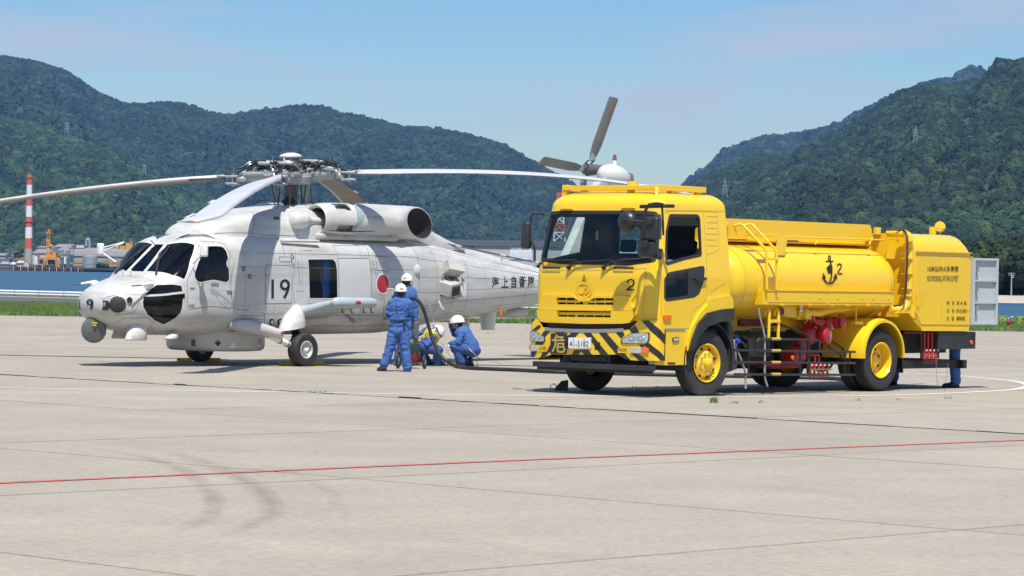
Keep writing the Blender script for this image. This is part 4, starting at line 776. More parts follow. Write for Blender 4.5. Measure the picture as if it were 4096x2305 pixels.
# belly radome with its markings
c0 = (-.96, 0, 0); MB().lathe([(.001, .275), (.75, .275), (.88, .285), (.94, .33), (.955, .40), (.955, .66)], c0, (0, 0, 1), 72).build('radome', 'heli_paint', heli, 50)
RS = Surf(lambda u, v: (-.96 + .957 * math.cos(u), .957 * math.sin(u), v), 0, math.pi, .33, .60, 48, 2, HF)
def rsh(pts, m, n='placard'): return RS.sheet(tess([[RS.uv(*p) for p in pts]]), .004).build(n, m, heli, 0)
zz = lambda x, y: (250 + x / 2.416, 900 + y / 2.416)
rsh([zz(1245, 1108), zz(1285, 1108), zz(1285, 1172), zz(1245, 1172)], 'dark_grey'); rsh([zz(873, 1105), zz(881, 1105), zz(881, 1165), zz(873, 1165)], 'ink'); rsh([zz(1470, 1142), zz(1502, 1108), zz(1532, 1140)], 'roundel_red', 'warning_mark'); rsh([zz(1470, 1142), zz(1532, 1140), zz(1503, 1175)], 'ink', 'warning_mark'); rsh([zz(1605, 1190), zz(1655, 1130), zz(1676, 1188)], 'pure_white')
for r_, tx in enumerate(('危 険 注 意', '回転中接近禁', '取扱注意事項', '電 波 放 射')): RS.text(tx, zz(977, 1124 + r_ * 14), zz(1062, 1124 + r_ * 14), 4, .005).build('stencil', 'dark_grey', heli, 0)
for r_, tx in enumerate(('注意点検', '機体番号', '整備記録')): RS.text(tx, zz(1890, 1110 + r_ * 16), zz(1925, 1110 + r_ * 16), 4.5, .005).build('stencil', 'dark_grey', heli, 0)
# under-nose pods
p = HF.inv(375, 1320, 1, -.15); dr = MB().lathe([(.001, -.20), (.16, -.20), (.215, -.17), (.232, -.10), (.232, .10), (.215, .15), (.16, .17), (.001, .17)], p, (-.64, .70, -.12), 36).build('nose_turret', 'dark_grey', heli, 40)
MB().obox(p + np.array((.16, -.05, .26)), (.42, .3, .16), (0, R(14), 0)).build('turret_mount', 'heli_grime', heli, bevel=.03)
for dx_, s_ in ((0, 1), (14, .6)): MB().obox(np.array(p) + np.array((-.135, .165, .135 - .045 * (dx_ > 0))), (.02, .10 * (1 if s_ == 1 else .7), .022), (0, 0, R(-40))).build('placard', 'chock_yellow', dr)
def pod(px, py, hy, ra, rb, h, n='antenna_pod', m='pure_white'):   # half dome leaning forward, flat below
    c = HF.inv(px, py, 1, hy); rings = [[(c[0] + x0 + rx * math.cos(2 * math.pi * k / 24), c[1] + ry * math.sin(2 * math.pi * k / 24), c[2] + z) for k in range(24)] for z, x0, rx, ry in ((0, 0, ra * .9, rb * .9), (.02, 0, ra, rb), (h * .4, .03, ra * .93, rb * .93), (h * .75, .07, ra * .72, rb * .7), (h * .93, .11, ra * .42, rb * .4), (h, .14, ra * .15, rb * .15))]
    MB().loft(rings).build(n, m, heli, 50)
pod(543, 1362, .52, .25, .14, .37, m='heli_paint_clean'); pod(480, 1354, -.42, .2, .12, .3, m='heli_paint'); pod(683, 1358, .75, .15, .10, .13, m='heli_paint')
# pitot tubes, wipers, mirrors, wire cutters
for sgn in (1, -1):
    b0 = np.array((-3.43, .66, 1.50)); b1 = b0 + (-.02, .16, .06); sg = np.array((1, sgn, 1))
    MB().lathe([(.035, 0), (.07, .02), (.075, .10), (.05, .17), (.001, .2)], b0 * sg, (-.1, sgn, .3), 16).build('pitot_base', 'pure_white', heli, 60)
    a = b1 * sg; MB().tube([a, a + (-.28, .0, -.035)], [.03, .02], 10).build('pitot_tube', 'pure_white', heli); MB().tube([a + (-.28, .0, -.035), a + (-.50, 0, -.05)], .013, 8).build('pitot_tip', 'dark_grey', heli)
def wiper(f, base, mid, tip, bl0, bl1, mir):
    U = FS.px(Z(f, base, mid, tip)); B = FS.px(Z(f, bl0, bl1)); q = (lambda p: mirv(*p)) if mir else (lambda p: p); g = lambda p, o_: Vector(FS.P(*q(p))) + FS.N(*q(p)) * o_
    mb = MB(); mb.tube([g(U[0], .03), g(U[1], .07), g(U[2], .05)], .012, 6); mb.tube([g(U[0], .03) + Vector((.03, 0, 0)), g(U[1], .07) + Vector((.03, 0, 0))], .009, 6); mb.tube([g(B[0], .02), g(B[1], .02)], .016, 6); mb.build('wiper', 'black_matt', heli)
wiper(zb2, (665, 850), (735, 560), (800, 480), (700, 640), (880, 410), False); wiper(zb2, (665, 850), (735, 560), (800, 480), (700, 640), (880, 410), True)
for sgn in (1, -1):
    c = np.array(HF.inv(816, 1003, 1, 1.42)); c[1] *= sgn; m_ = MB().obox(c, (.10, .15, .235), (0, 0, R(-12 * sgn))).build('mirror', 'pure_white', heli, bevel=.035, seg=3)
    r0 = np.array((-2.42, 1.05 * sgn, 2.34)); r1 = np.array((-2.62, 1.06 * sgn, 1.95))
    MB().tube([r0, c + (0, 0, .02)], .012, 6).build('mirror_arm', 'pure_white', heli); MB().tube([r0 + (-.02, 0, -.02), c + (0, 0, -.05)], .012, 6).build('mirror_arm', 'pure_white', heli); MB().tube([r1, c + (0, 0, -.04)], .014, 6).build('mirror_arm', 'pure_white', heli)
for x in (170, 285): p = Vector(FS.P(*FS.uv(*zb2(x + 15, 850)))); MB().tube([p, p + Vector((-.05, .0, .1))], .022, 8).build('wire_cutter', 'pure_white', heli)
p = Vector(FS.P(*FS.uv(*zb2(658, 395)))); MB().tube([p, p + Vector((-.12, 0, .10))], .01, 6).build('air_temperature_probe', 'steel', heli)
# round fairing and details on the rear side
p = HF.inv(*z3(525, 350), 1, 1.0); MB().lathe([(.001, -.30), (.10, -.27), (.17, -.16), (.19, -.02), (.17, .06), (.10, .08)], p, (.96, .25, 0), 28).build('antenna_dome', 'heli_paint', heli, 60); MB().ell(np.array(p) + (.09, .02, -.0), (.06, .06, .09)).build('antenna_tip', 'black_matt', heli)
b = heli                                                       # refuelling port
FS.plate([FS.px(Z(z3, (262, 520), (345, 512), (345, 700), (262, 735)))], 0, .004).build('fuel_port_recess', 'dark_grey', b); FS.plate([FS.px(Z(z3, (246, 530), (270, 522), (262, 735), (243, 720)))], 0, .16).build('port_door', 'heli_grime', b)
FS.plate([FS.px(ring2(z3(325, 600), 9, 14))], .005, .03).build('fuel_port', 'roundel_red', b)
# boxes and drum of the decoy and link gear on the tail
y0 = 1.02; c = HF.inv(*z5(610, 475), 1, y0); MB().obox(c, (.40, .30, .24), (R(28), R(8), R(12))).build('equipment_box', 'heli_grime', heli, bevel=.006)
c = HF.inv(*z5(555, 775), 1, y0 + .05); eb = MB().obox(c, (.36, .34, .27), (R(-14), R(-8), R(-6))).build('equipment_box', 'heli_paint', heli, bevel=.01)
Mr = Matrix.Rotation(R(-6), 3, 'Z') @ Matrix.Rotation(R(-8), 3, 'Y') @ Matrix.Rotation(R(-14), 3, 'X'); cc = Vector(c)
MB().obox(cc + Mr @ Vector((.02, .171, -.02)), (.28, .006, .2), (R(-14), R(-8), R(-6))).build('grille', 'ink', eb); mbx = MB()
for k in range(6): mbx.obox(cc + Mr @ Vector((-.10 + .048 * k, .177, -.02)), (.004, .006, .19), (R(-14), R(-8), R(-6)))
for k in range(4): mbx.obox(cc + Mr @ Vector((.02, .177, -.09 + .048 * k)), (.27, .006, .004), (R(-14), R(-8), R(-6)))
mbx.build('grille_bars', 'dark_grey', eb)
c = HF.inv(*z5(770, 800), 1, y0 + .05); dm = MB().lathe([(.14, -.22), (.145, -.02), (.155, -.02), (.155, .01), (.15, .02), (.001, .02)], c, (.35, .93, .05), 36).build('antenna_drum', 'heli_grime', heli, 40); MB().lathe([(.152, .021), (.001, .028)], c, (.35, .93, .05), 36).build('drum_cover', 'pure_white', dm, 40)
mbx = MB()
for (x0, y0_), (x1, y1_) in (((430, 480), (470, 640)), ((470, 560), (520, 640)), ((440, 540), (620, 620)), ((660, 600), (690, 660)), ((420, 700), (440, 900)), ((600, 900), (640, 940))): mbx.tube([HF.inv(*z5(x0, y0_), 1, .86), HF.inv(*z5(x1, y1_), 1, 1.0)], .018, 6)
mbx.tube([HF.inv(*z5(630, 620), 1, .75), HF.inv(*z5(630, 620), 1, 1.0)], .05, 8); mbx.tube([HF.inv(*z5(560, 800), 1, .7), HF.inv(*z5(560, 800), 1, .95)], .05, 8); mbx.build('bracket', 'dark_grey', heli)
mbx = MB(); mbx.ell(HF.inv(*z5(690, 660), 1, 1.05), (.035, .035, .035)); mbx.ell(HF.inv(*z5(775, 640), 1, 1.05), (.035, .035, .05)); mbx.cyl(HF.inv(*z5(610, 880), 1, 1.0), HF.inv(*z5(620, 945), 1, 1.0), .06, .03); mbx.build('fitting', 'hub_grey', heli)
# long rod aerial and shaft tunnel on the boom
mbx = MB(); tun = []
for k in range(27):
    u = 4.95 + .21 * k; _, zb, zt, w, zw, nb, nt = _f(u); e = min(1, (k / 3) ** .5) if k < 3 else 1
    tun.append([(u, .24 * math.cos(math.pi * q / 12), zt - .12 + (.30 - .01 * k / 2) * max(e, .02) * math.sin(math.pi * q / 12) ** .8) for q in range(13)])
mbx.loft(tun, (False, False), closed=False); mbx.build('shaft_tunnel', 'heli_paint', heli, 50)
A0, A1 = np.array(HF.inv(1788, 976, 1, .35)), np.array(HF.inv(2142, 1050, 1, .35)); A2 = A0 + (A1 - A0) * 1.35
MB().tube([A0 + (-.12, 0, .0), A0, A1, A2], .018, 8).build('rod_aerial', 'dark_grey', heli); mbx = MB()
for t in (.12, .62, 1.0, 1.3): q = A0 + (A1 - A0) * t; mbx.tube([q + (-.08, 0, .012), q + (.08, 0, -.012)], .03, 8); mbx.tube([q, q + (0, -.03, -.12)], .014, 6)
mbx.build('aerial_insulator', 'heli_paint_clean', heli)
# fin, tail gearbox, stabilator, tail wheel, under-tail pods
FN = [(8.75, 1.98), (9.6, 2.2), (10.80, 3.9), (11.1, 4.1), (11.5, 4.1), (11.35, 3.6), (10.45, 1.45), (10.2, 1.38), (9.3, 1.3)]
def foil_prism(poly, t): 
    cx = np.mean([p[0] for p in poly]); cz = np.mean([p[1] for p in poly]); rings = []
    for s, y in ((.90, -t), (1.0, -t * .35), (1.0, t * .35), (.90, t)): rings.append([(cx + (p[0] - cx) * s, y, cz + (p[1] - cz) * (1 if s == 1 else .98)) for p in poly])
    return MB().loft(rings)
foil_prism(FN, .11).build('tail_fin', 'heli_paint', heli, 40)
MB().lathe([(.001, -.40), (.12, -.38), (.21, -.29), (.265, -.12), (.27, .05), (.24, .25), (.16, .42), (.09, .5), (.001, .52)], (11.38, 0, 4.09), (1, .1, -.12), 36).build('tail_gearbox', 'heli_paint_clean', heli, 60)
MB().lathe([(.052, 0), (.05, .05), (.048, .15)], (11.45, .0, 4.30), (0, 0, 1), 20).build('beacon_base', 'pure_white', heli, 60); MB().lathe([(.05, 0), (.045, .08)], (11.45, 0, 4.45), (0, 0, 1), 16).build('beacon_glass', 'dark_grey', heli); MB().lathe([(.032, 0), (.032, .05), (.001, .06)], (11.45, 0, 4.53), (0, 0, 1), 16).build('beacon_light', 'red_lens', heli)
MB().loft([[(x, y, 1.72 + .045 * z) for x, z in ((10.0, 0), (10.2, 1), (10.6, .8), (11.0, 0), (10.6, -.8), (10.2, -1))] for y in (-2.1, 2.1)]).build('stabilator', 'heli_paint', heli, 40)
M('tail_blade_grey', (.20, .195, .185), .5, var=.15, vscale=2); th = empty('tail_rotor'); th.parent = heli; hubc = np.array(HF.inv(2352, 680, 1, -.62))
for az in (85, 175, 265, 355):
    d = np.array((math.cos(R(az)), math.sin(R(az)) * .34, math.sin(R(az)) * .94)); nrm = np.array((0, .94, -.34)); ch = np.cross(nrm, d); ch = ch * math.cos(R(24)) + nrm * math.sin(R(24)) * (1)
    rings = []
    for r_, c_ in ((.34, .18), (.55, .235), (.62, .245), (1.68, .245), (1.74, .225)):
        ce = hubc + d * r_; th_ = np.cross(d, ch); rings.append([tuple(ce + ch * c_ * a_ + th_ * .02 * b_) for a_, b_ in ((-.5, 0), (-.2, 1), (.2, .9), (.5, 0), (.2, -.9), (-.2, -1))])
    MB().loft(rings).build('tail_blade', 'tail_blade_grey', th, 30)
    MB().obox(hubc + d * .3, (.16, .09, .13), (0, -R(az), 0)).build('blade_cuff', 'hub_grey', th, bevel=.01)
MB().lathe([(.10, -.12), (.14, 0), (.10, .5)], hubc, (0, 1, 0), 16).build('tail_rotor_hub', 'dark_grey', th); mbx = MB()
for k in range(10): a = rng.uniform(0, 6.28); q = hubc + (rng.uniform(.1, .25) * math.cos(a), rng.uniform(-.1, .15), rng.uniform(.1, .3) * math.sin(a)); mbx.tube([hubc + (0, .1, 0), q, q + (0.04, .05, .05)], .015, 5)
mbx.build('pitch_links', 'black_matt', th)
tw = wheel(heli, (4.83, 0, .19), (0, 1, 0), .19, .14, .09, 'black_rubber', 'heli_paint'); MB().cyl((4.83, -.05, .19), (4.83, .05, .19), .09, n=20).build('rim', 'heli_paint', tw); MB().tube([(4.83, 0, .19), (4.75, 0, .5), (4.6, 0, .8)], .06).build('tail_gear_leg', 'dark_grey', heli)
def cone(px0, px1, y0, y1, hy, taper, m='heli_paint'):
    a = np.array(HF.inv((px0 + px1) / 2, y0, 1, hy)); b_ = np.array(HF.inv((px0 + px1) / 2, y1, 1, hy)); r_ = (px1 - px0) / 2 / 195; MB().lathe([(r_, .12), (r_, 0), (r_ * taper, -(a[2] - b_[2])), (.001, -(a[2] - b_[2]))], a, (0, 0, 1), 32).build('antenna_can', m, heli, 40)
cone(1917, 1987, 1262, 1320, 0.0, .80, 'heli_paint_clean'); cone(1853, 1880, 1280, 1325, .0, .85)
MB().ell(HF.inv(2070, 1250, 1, 0), (.32, .16, .11)).build('antenna_dome', 'heli_paint', heli, 60); MB().ell(HF.inv(1862, 1272, 1, .3), (.11, .03, .02)).build('antenna_blade', 'heli_paint', heli, 60)

# ---- main rotor
HC = np.array((1.05, 0, 3.75)); rot = empty('main_rotor'); rot.parent = heli
d_front = np.array((-.828, .561, 0)); d_front /= np.linalg.norm(d_front)
def rot90(d, k):
    for _ in range(k): d = np.array((-d[1], d[0], 0))
    return d
TILT = .08
def bl_pt(d, r_, droop): return HC + d * r_ + np.array((0, 0, TILT * d[0] * r_ - droop[0] * (r_ / 8.18) ** droop[1]))
def lead(d): # direction of the leading edge for anticlockwise spin seen from above, in (rearward, near, up) axes
    w = d[0] * HF.ex + d[1] * HF.ey; l_ = np.array((-w[1], w[0], 0)); return np.array((l_ @ HF.ex, l_ @ HF.ey, 0))
blades = [(k, (.55, 2) if k == 0 else (1.05, 2) if k == 2 else ((.69, 3) if rot90(d_front, k)[1] > 0 else (.68, 2)), '') for k in range(4)]
for k, droop, _ in blades:
    d = rot90(d_front, k); L_ = lead(d); bo = empty('rotor_blade'); bo.parent = rot; top = []; nR = 40; C = .53
    def sect(r_, part):
        p = bl_pt(d, r_, droop); p2 = bl_pt(d, r_ + .01, droop); t = (p2 - p) / np.linalg.norm(p2 - p); up = np.cross(L_, t); up = up if up[2] > 0 else -up; pit = R(8 - 7 * r_ / 8.18); sw = 0 if r_ < 7.6 else -(r_ - 7.6) * .45
        Lp = L_ * math.cos(pit) + up * math.sin(pit); Up = up * math.cos(pit) - L_ * math.sin(pit); c_ = C * (min(1, .35 + (r_ - 1.35) / .6 * .65) if r_ < 1.95 else 1) * (1 if r_ < 8.0 else .8)
        th_ = .042 * (1.6 - r_ / 10)
        if part == 't': xs = ((.30, .0), (.285, .45), (.22, .85), (.08, 1.0), (-.15, .85), (-.4, .4), (-.68, .05), (-.70, 0))
        else: xs = ((.30, .0), (.285, -.4), (.20, -.6), (.08, -.7), (-.15, -.55), (-.4, -.3), (-.68, -.05), (-.70, 0))
        return [tuple(p + Lp * (x * c_ + sw) + Up * (y * th_)) for x, y in xs]
    rr_ = [1.35 + (8.18 - 1.35) * i / nR for i in range(nR + 1)]
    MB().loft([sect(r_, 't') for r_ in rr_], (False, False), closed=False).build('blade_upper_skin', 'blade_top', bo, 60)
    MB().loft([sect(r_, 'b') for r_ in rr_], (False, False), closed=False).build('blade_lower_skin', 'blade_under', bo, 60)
    q = MB()
    for r0_, r1_ in ((1.9, 8.18),): q.loft([[tuple(np.array(a) + L_ * .004) for a in (sect(r_, 't')[2:0:-1] + [sect(r_, 't')[0]] + sect(r_, 'b')[1:3])] for r_ in rr_ if r0_ <= r_], (False, False), closed=False)
    q.build('leading_edge_strip', 'blade_edge', bo, 60, clean=False)
    for r_ in (5.6, 7.3):
        a = np.array(sect(r_, 't')[-1]); b_ = np.array(sect(r_ + .45, 't')[-1]); MB().add([a, b_, b_ - L_ * .07, a - L_ * .07], [(0, 1, 2, 3)]).build('trim_tab', 'blade_top', bo, 0, clean=False)
    MB().loft([sect(8.18, 't') + sect(8.18, 'b')[::-1][1:-1], [tuple(np.mean(sect(8.18, 't'), axis=0) + (np.array(x) - np.mean(sect(8.18, 't'), axis=0)) * .6 + d * .03) for x in sect(8.18, 't') + sect(8.18, 'b')[::-1][1:-1]]], (False, True)).build('blade_tip', 'blade_edge', bo, 60)
    # cuff, spindle, damper
    up = np.array((0, 0, 1.)); P = lambda r_, l_=0, u_=0: bl_pt(d, r_, droop) + L_ * l_ + up * u_; az = math.atan2(d[1], d[0])
    arm = empty('rotor_arm'); arm.parent = rot
    MB().tube([P(.30), P(.55), P(.62), P(1.0)], [.15, .15, .125, .10], 14).build('spindle', 'hub_grey', arm, 40)
    MB().obox(P(1.16, 0, .01), (.30, .26, .05), (0, -.0, az)).build('cuff_lug', 'hub_grey', arm, bevel=.015); MB().obox(P(1.16, 0, -.13), (.30, .24, .045), (0, 0, az)).build('cuff_lug', 'hub_grey', arm, bevel=.015); MB().obox(P(1.36, 0, .03), (.26, .17, .04), (0, 0, az)).build('cuff_lug', 'hub_grey', arm, bevel=.015)
    MB().lathe([(.12, -.06), (.14, -.03), (.14, .03), (.12, .06), (.05, .09)], P(.98, .02, -.06), (0, 0, 1), 20).build('fold_hinge', 'hub_grey', arm, 40); MB().cyl(P(1.16, 0, -.18), P(1.16, 0, .07), .035, n=10).build('blade_pin', 'steel', arm)
    MB().tube([P(.25, .22, .02), P(.85, .17, .04)], .05, 10).build('damper', 'hub_grey', arm); MB().tube([P(.3, .24, .03), P(.5, .23, .03)], .056, 10).build('damper_sleeve', 'steel', arm)
    MB().obox(P(.75, -.05, .1), (.30, .18, .09), (0, R(8), az)).build('bracket', 'hub_grey', arm, bevel=.02); MB().tube([P(.48, -.25, 0), HC + d * .34 + (0, 0, -.55) - L_ * .2], .018, 8).build('pitch_rod', 'dark_grey', arm)
    q = MB(); g = MB(); g2 = MB()
    for _ in range(20):
        r0_, r1_ = rng.uniform(.15, .6), rng.uniform(.6, 1.15); l0, l1 = rng.uniform(-.22, .22), rng.uniform(-.18, .18); u0_ = rng.uniform(.05, .2); u1 = rng.uniform(.0, .16); pm = P((r0_ + r1_) / 2, (l0 + l1) / 2 + rng.uniform(-.1, .1), max(u0_, u1) + rng.uniform(.02, .14))
        q.tube(spline([P(r0_, l0, u0_), pm, P(r1_, l1, u1)], 5), .011, 5)
        for z_ in (P(r0_, l0, u0_), P(r1_, l1, u1), pm)[: rng.choice((1, 2, 3))]: g.obox(z_, (.034, .022, .022), (rng.uniform(0, 3), rng.uniform(0, 3), rng.uniform(0, 3)))
    for _ in range(5): z_ = P(rng.uniform(.2, 1), rng.uniform(-.2, .2), rng.uniform(-.05, .1)); g2.obox(z_, (rng.uniform(.05, .14), rng.uniform(.04, .08), rng.uniform(.04, .08)), (rng.uniform(0, 3), rng.uniform(0, 3), rng.uniform(0, 3)))
    q.build('hydraulic_hose', 'black_gloss', arm, 60, kind='stuff'); g.build('hose_fitting', 'brass', arm, 30, kind='stuff'); g2.build('small_fitting', 'steel', arm, 30)
    # bifilar arm above
    MB().obox(HC + d * .36 + (0, 0, .26 + TILT * d[0] * .36), (.40, .20, .07), (0, 0, az)).build('vibration_absorber', 'hub_grey', rot, bevel=.03); MB().obox(HC + d * .53 + (0, 0, .235 + TILT * d[0] * .5), (.26, .30, .09), (0, 0, az)).build('absorber_weight', 'hub_grey', rot, bevel=.035)
    for e in (-1, 1): MB().cyl(HC + d * .52 + L_ * .08 * e + (0, 0, .28), HC + d * .52 + L_ * .08 * e + (0, 0, .30), .035, n=12).build('absorber_pin', 'dark_grey', rot)
MB().lathe([(.30, -.20), (.44, -.16), (.46, -.05), (.42, .02), (.30, .07), (.24, .14), (.22, .22)], HC, (-.06, 0, 1), 32).build('rotor_hub', 'hub_grey', rot, 30)
MB().lathe([(.20, .22), (.20, .33)], HC, (-.06, 0, 1), 24).build('hub_neck', 'dark_grey', rot); MB().lathe([(.001, .44), (.06, .44), (.13, .425), (.20, .40), (.225, .375), (.225, .35), (.19, .345), (.001, .345)], HC, (-.06, 0, 1), 36).build('hub_cap', 'blade_top', rot, 40)
MB().lathe([(.13, 0), (.13, .25), (.155, .26), (.155, .30), (.14, .31), (.14, .60)], (1.06, 0, 3.06), (0, 0, 1), 24).build('mast', 'mast_brown', rot, 30)
for x, y in ((.72, .30), (1.42, .28), (1.08, -.38), (1.6, -.2)): MB().tube([(x, y, 3.05), (x + (1.05 - x) * .15, y * .85, 3.60)], .017, 8).build('control_rod', 'dark_grey', rot)
MB().tube([(.75, .1, 3.18), (.85, .12, 3.25), (1.0, .12, 3.22)], .06).build('scissor_link', 'black_matt', rot); MB().tube([(1.3, .15, 3.22), (1.5, .2, 3.24), (1.65, .22, 3.14)], .04).build('scissor_link', 'hub_grey', rot)
MB().ell((.35, .45, 3.14), (.03, .03, .03)).build('roof_light', 'pure_white', heli)
q = MB()
for k in range(44):
    a = rng.uniform(0, 6.28); b_ = a + rng.uniform(.5, 1.5); r0_, r1_ = rng.uniform(.15, .34), rng.uniform(.2, .5); q.tube(spline([HC + (r0_ * math.cos(a), r0_ * math.sin(a), rng.uniform(.0, .22)), HC + (.42 * math.cos((a + b_) / 2), .42 * math.sin((a + b_) / 2), rng.uniform(.05, .3)), HC + (r1_ * math.cos(b_), r1_ * math.sin(b_), rng.uniform(-.05, .12))], 5), .011, 5)
q.build('hydraulic_hose', 'black_gloss', rot, 60, kind='stuff')
q = MB(); q2 = MB()
for k in range(90): a = rng.uniform(0, 6.28); r_ = rng.uniform(.2, .48); (q if k % 4 == 0 else q2).obox(HC + (r_ * math.cos(a), r_ * math.sin(a), rng.uniform(-.03, .2)), (rng.uniform(.02, .08), rng.uniform(.02, .04), rng.uniform(.02, .04)), (rng.uniform(0, 3), rng.uniform(0, 3), rng.uniform(0, 3)))
q.build('hose_fitting', 'brass', rot, 30, kind='stuff'); q2.build('small_fitting', 'steel', rot, 30, kind='stuff')
FLIP[0] = False
def hw(a, b, c): return HF.o + a * HF.ex + b * HF.ey + np.array((0, 0, c))
_p = gp(1165, 1462); chock((_p[0], _p[1], 0), .05, 'yellow chock in front of the near main wheel of the helicopter', .50); _p = gp(1265, 1462); chock((_p[0], _p[1], 0), .05, 'yellow chock behind the near main wheel of the helicopter', .30)
_p = gp(738, 1447); chock((_p[0], _p[1], 0), .05, 'yellow chock in front of the far main wheel under the nose', .30); _p = gp(852, 1447); chock((_p[0], _p[1], 0), .05, 'yellow chock behind the far main wheel under the nose', .30)
# ================================================================== THE TANK TRUCK
M('truck_yellow', (0.86, 0.545, 0.014), 0.32, var=0.015, vscale=1.5, coat=0.55, dirt=(0.70, 0.45, 0.05), dirt_amt=0.18); M('truck_yellow_flat', (0.82, 0.50, 0.014), 0.45, coat=0.2, dirt=(0.62, 0.40, 0.06), dirt_amt=0.3)
M('truck_black', (0.018, 0.019, 0.021), 0.38, coat=0.15, dirt=(0.05, 0.05, 0.05), dirt_amt=0.5); M('stripe_black', (0.012, 0.012, 0.016), 0.22, coat=0.6); M('chassis_black', (0.014, 0.014, 0.015), 0.6, dirt=(0.04, 0.035, 0.03), dirt_amt=0.6)
M('tyre', (0.028, 0.027, 0.026), 0.75, bump=0.002, bscale=80, dirt=(0.07, 0.063, 0.055), dirt_amt=0.6); M('red_paint', (0.42, 0.012, 0.022), 0.35, coat=0.4, var=0.1, vscale=6); M('amber_lens', (0.85, 0.16, 0.01), 0.1, coat=1.0); M('dark_red', (0.12, 0.008, 0.012), 0.5)
M('lamp_chrome', (0.75, 0.77, 0.80), 0.12, 0.85, var=0.35, vscale=22); M('lamp_clear', (0.55, 0.56, 0.56), 0.15, 0.2, var=0.3, vscale=25, coat=1.0); M('plate_white', (0.78, 0.79, 0.78), 0.4); M('plate_green', (0.03, 0.06, 0.05), 0.5); M('alloy', (0.55, 0.55, 0.53), 0.3, 0.8, var=0.1); M('door_grey', (0.44, 0.48, 0.49), 0.5, var=0.04); M('grey_strip', (0.25, 0.255, 0.26), 0.5)
M('blue_cap', (0.03, 0.07, 0.65), 0.4); M('green_handle', (0.02, 0.30, 0.12), 0.5); M('hose_rubber', (0.022, 0.022, 0.024), 0.55, bump=0.001, bscale=120, dirt=(0.07, 0.065, 0.06), dirt_amt=0.5); M('clear_hose', (0.35, 0.34, 0.31), 0.35); M('sand_paint', (0.50, 0.36, 0.08), 0.6); M('cab_trim', (0.03, 0.036, 0.04), 0.8); M('dash_grey', (0.06, 0.085, 0.09), 0.7)
glassy('truck_glass', (0.62, 0.76, 0.74), 0.96, 0.01); glassy('door_glass', (0.45, 0.5, 0.5), 0.55, 0.02)
FLIP[0] = True
truck = empty('tank_truck', TF.o, TA + math.pi); tag(truck, 'yellow aviation fuel tank truck with striped bumper parked beside the helicopter', 'truck')
y5 = lambda x, y: (2050 + x / 2.148, 700 + y / 2.148); y6 = lambda x, y: (2050 + x / 2.862, 1150 + y / 2.862); yb = lambda x, y: (2100 + x / 2.9, 1000 + y / 2.9); y7 = lambda x, y: (2850 + x / 1.883, 850 + y / 1.883); y8 = lambda x, y: (3350 + x / 1.883, 850 + y / 1.883); yu = lambda x, y: (2900 + x / 3.625, 1180 + y / 3.625); yr = lambda x, y: (3550 + x / 3.372, 900 + y / 3.372)
def cab_dims(v):
    z = min(v, 2.93); k = max(0, (z - 1.85) / 1.1); w = 1.262 - .135 * k ** 1.15; f = -1.345 + .17 * k ** 1.1 + (.05 * max(0, 1.15 - z) if z < 1.15 else 0); rr = .52
    if v > 2.93: a = min(1, (v - 2.93) / .38) * math.pi / 2; ins = .34 * (1 - math.cos(a)); w -= ins; f += ins * 1.1; rr -= ins * .6; z = 2.93 + .24 * math.sin(a)
    return z, w, f, rr
def cab(u, v):
    z, w, f, rr = cab_dims(v); cr = .20; bow = .05
    s = abs(u - .5) * 2; sg = 1 if u >= .5 else -1                 # 0 at the middle of the front, 1 at the rear edge
    if s < .40: y = (w - cr) * s / .40; x = f + bow * (y / w) ** 2
    elif s < .55: a = (s - .40) / .15 * math.pi / 2; y0 = w - cr; x0 = f + bow * (y0 / w) ** 2; y = y0 + cr * math.sin(a); x = x0 + (cr * 1.0) * (1 - math.cos(a))
    else: y = w; x0 = f + bow * ((w - cr) / w) ** 2 + cr; x = x0 + (rr - x0) * (s - .55) / .45
    return (x, sg * y, z)
CS = Surf(cab, 0, 1, .50, 3.31, 150, 84, TF); miru = lambda u, v: (1 - u, v)
V_ws = rpoly([y5(*p) for p in ((278, 320), (560, 312), (1090, 322), (1225, 330), (1262, 350), (1245, 540), (1238, 690), (1215, 735), (1000, 762), (600, 768), (320, 765), (235, 745), (215, 715), (225, 620))], 5)
uw = CS.px(V_ws); mx = max(1 - min(p[0] for p in uw), max(p[0] for p in uw)); near = [p for p in uw if p[0] > .5]
lo = sorted([p for p in near if p[1] < 2.3], key=lambda p: p[0]); hi = sorted([p for p in near if p[1] >= 2.3], key=lambda p: -p[0])
half = lo + hi; W_WS = half + [miru(*p) for p in reversed(half)]
V_dw = rpoly([y5(*p) for p in ((1352, 350), (1590, 352), (1604, 372), (1618, 688), (1480, 718), (1325, 766), (1318, 640), (1326, 480))], 6)
V_dl = rpoly([y5(*p) for p in ((1345, 850), (1630, 795), (1643, 800), (1636, 900), (1600, 1010), (1560, 1040), (1325, 1075), (1310, 1050), (1312, 900))], 7)
V_ar = [(2744, 1404), (2752, 1350), (2772, 1292), (2800, 1256), (2835, 1238), (2924, 1234)]
uar = CS.px(V_ar); AR = uar + [(1.0, uar[-1][1]), (1.0, .50), (uar[0][0], .50)]
V_g1 = [yb(*p) for p in ((385, 553), (590, 556), (640, 590), (690, 600), (760, 590), (820, 558), (1045, 560), (1045, 638), (385, 632))]; V_g2 = [yb(*p) for p in ((400, 703), (1025, 712), (1022, 785), (400, 775))]
u_dw, u_dl, u_g1, u_g2 = CS.px(V_dw), CS.px(V_dl), CS.px(V_g1), CS.px(V_g2)
low = [(.15, .5), (.85, .5), (.85, .80), (.80, 1.12), (.74, 1.175), (.26, 1.175), (.20, 1.12), (.15, .80)]
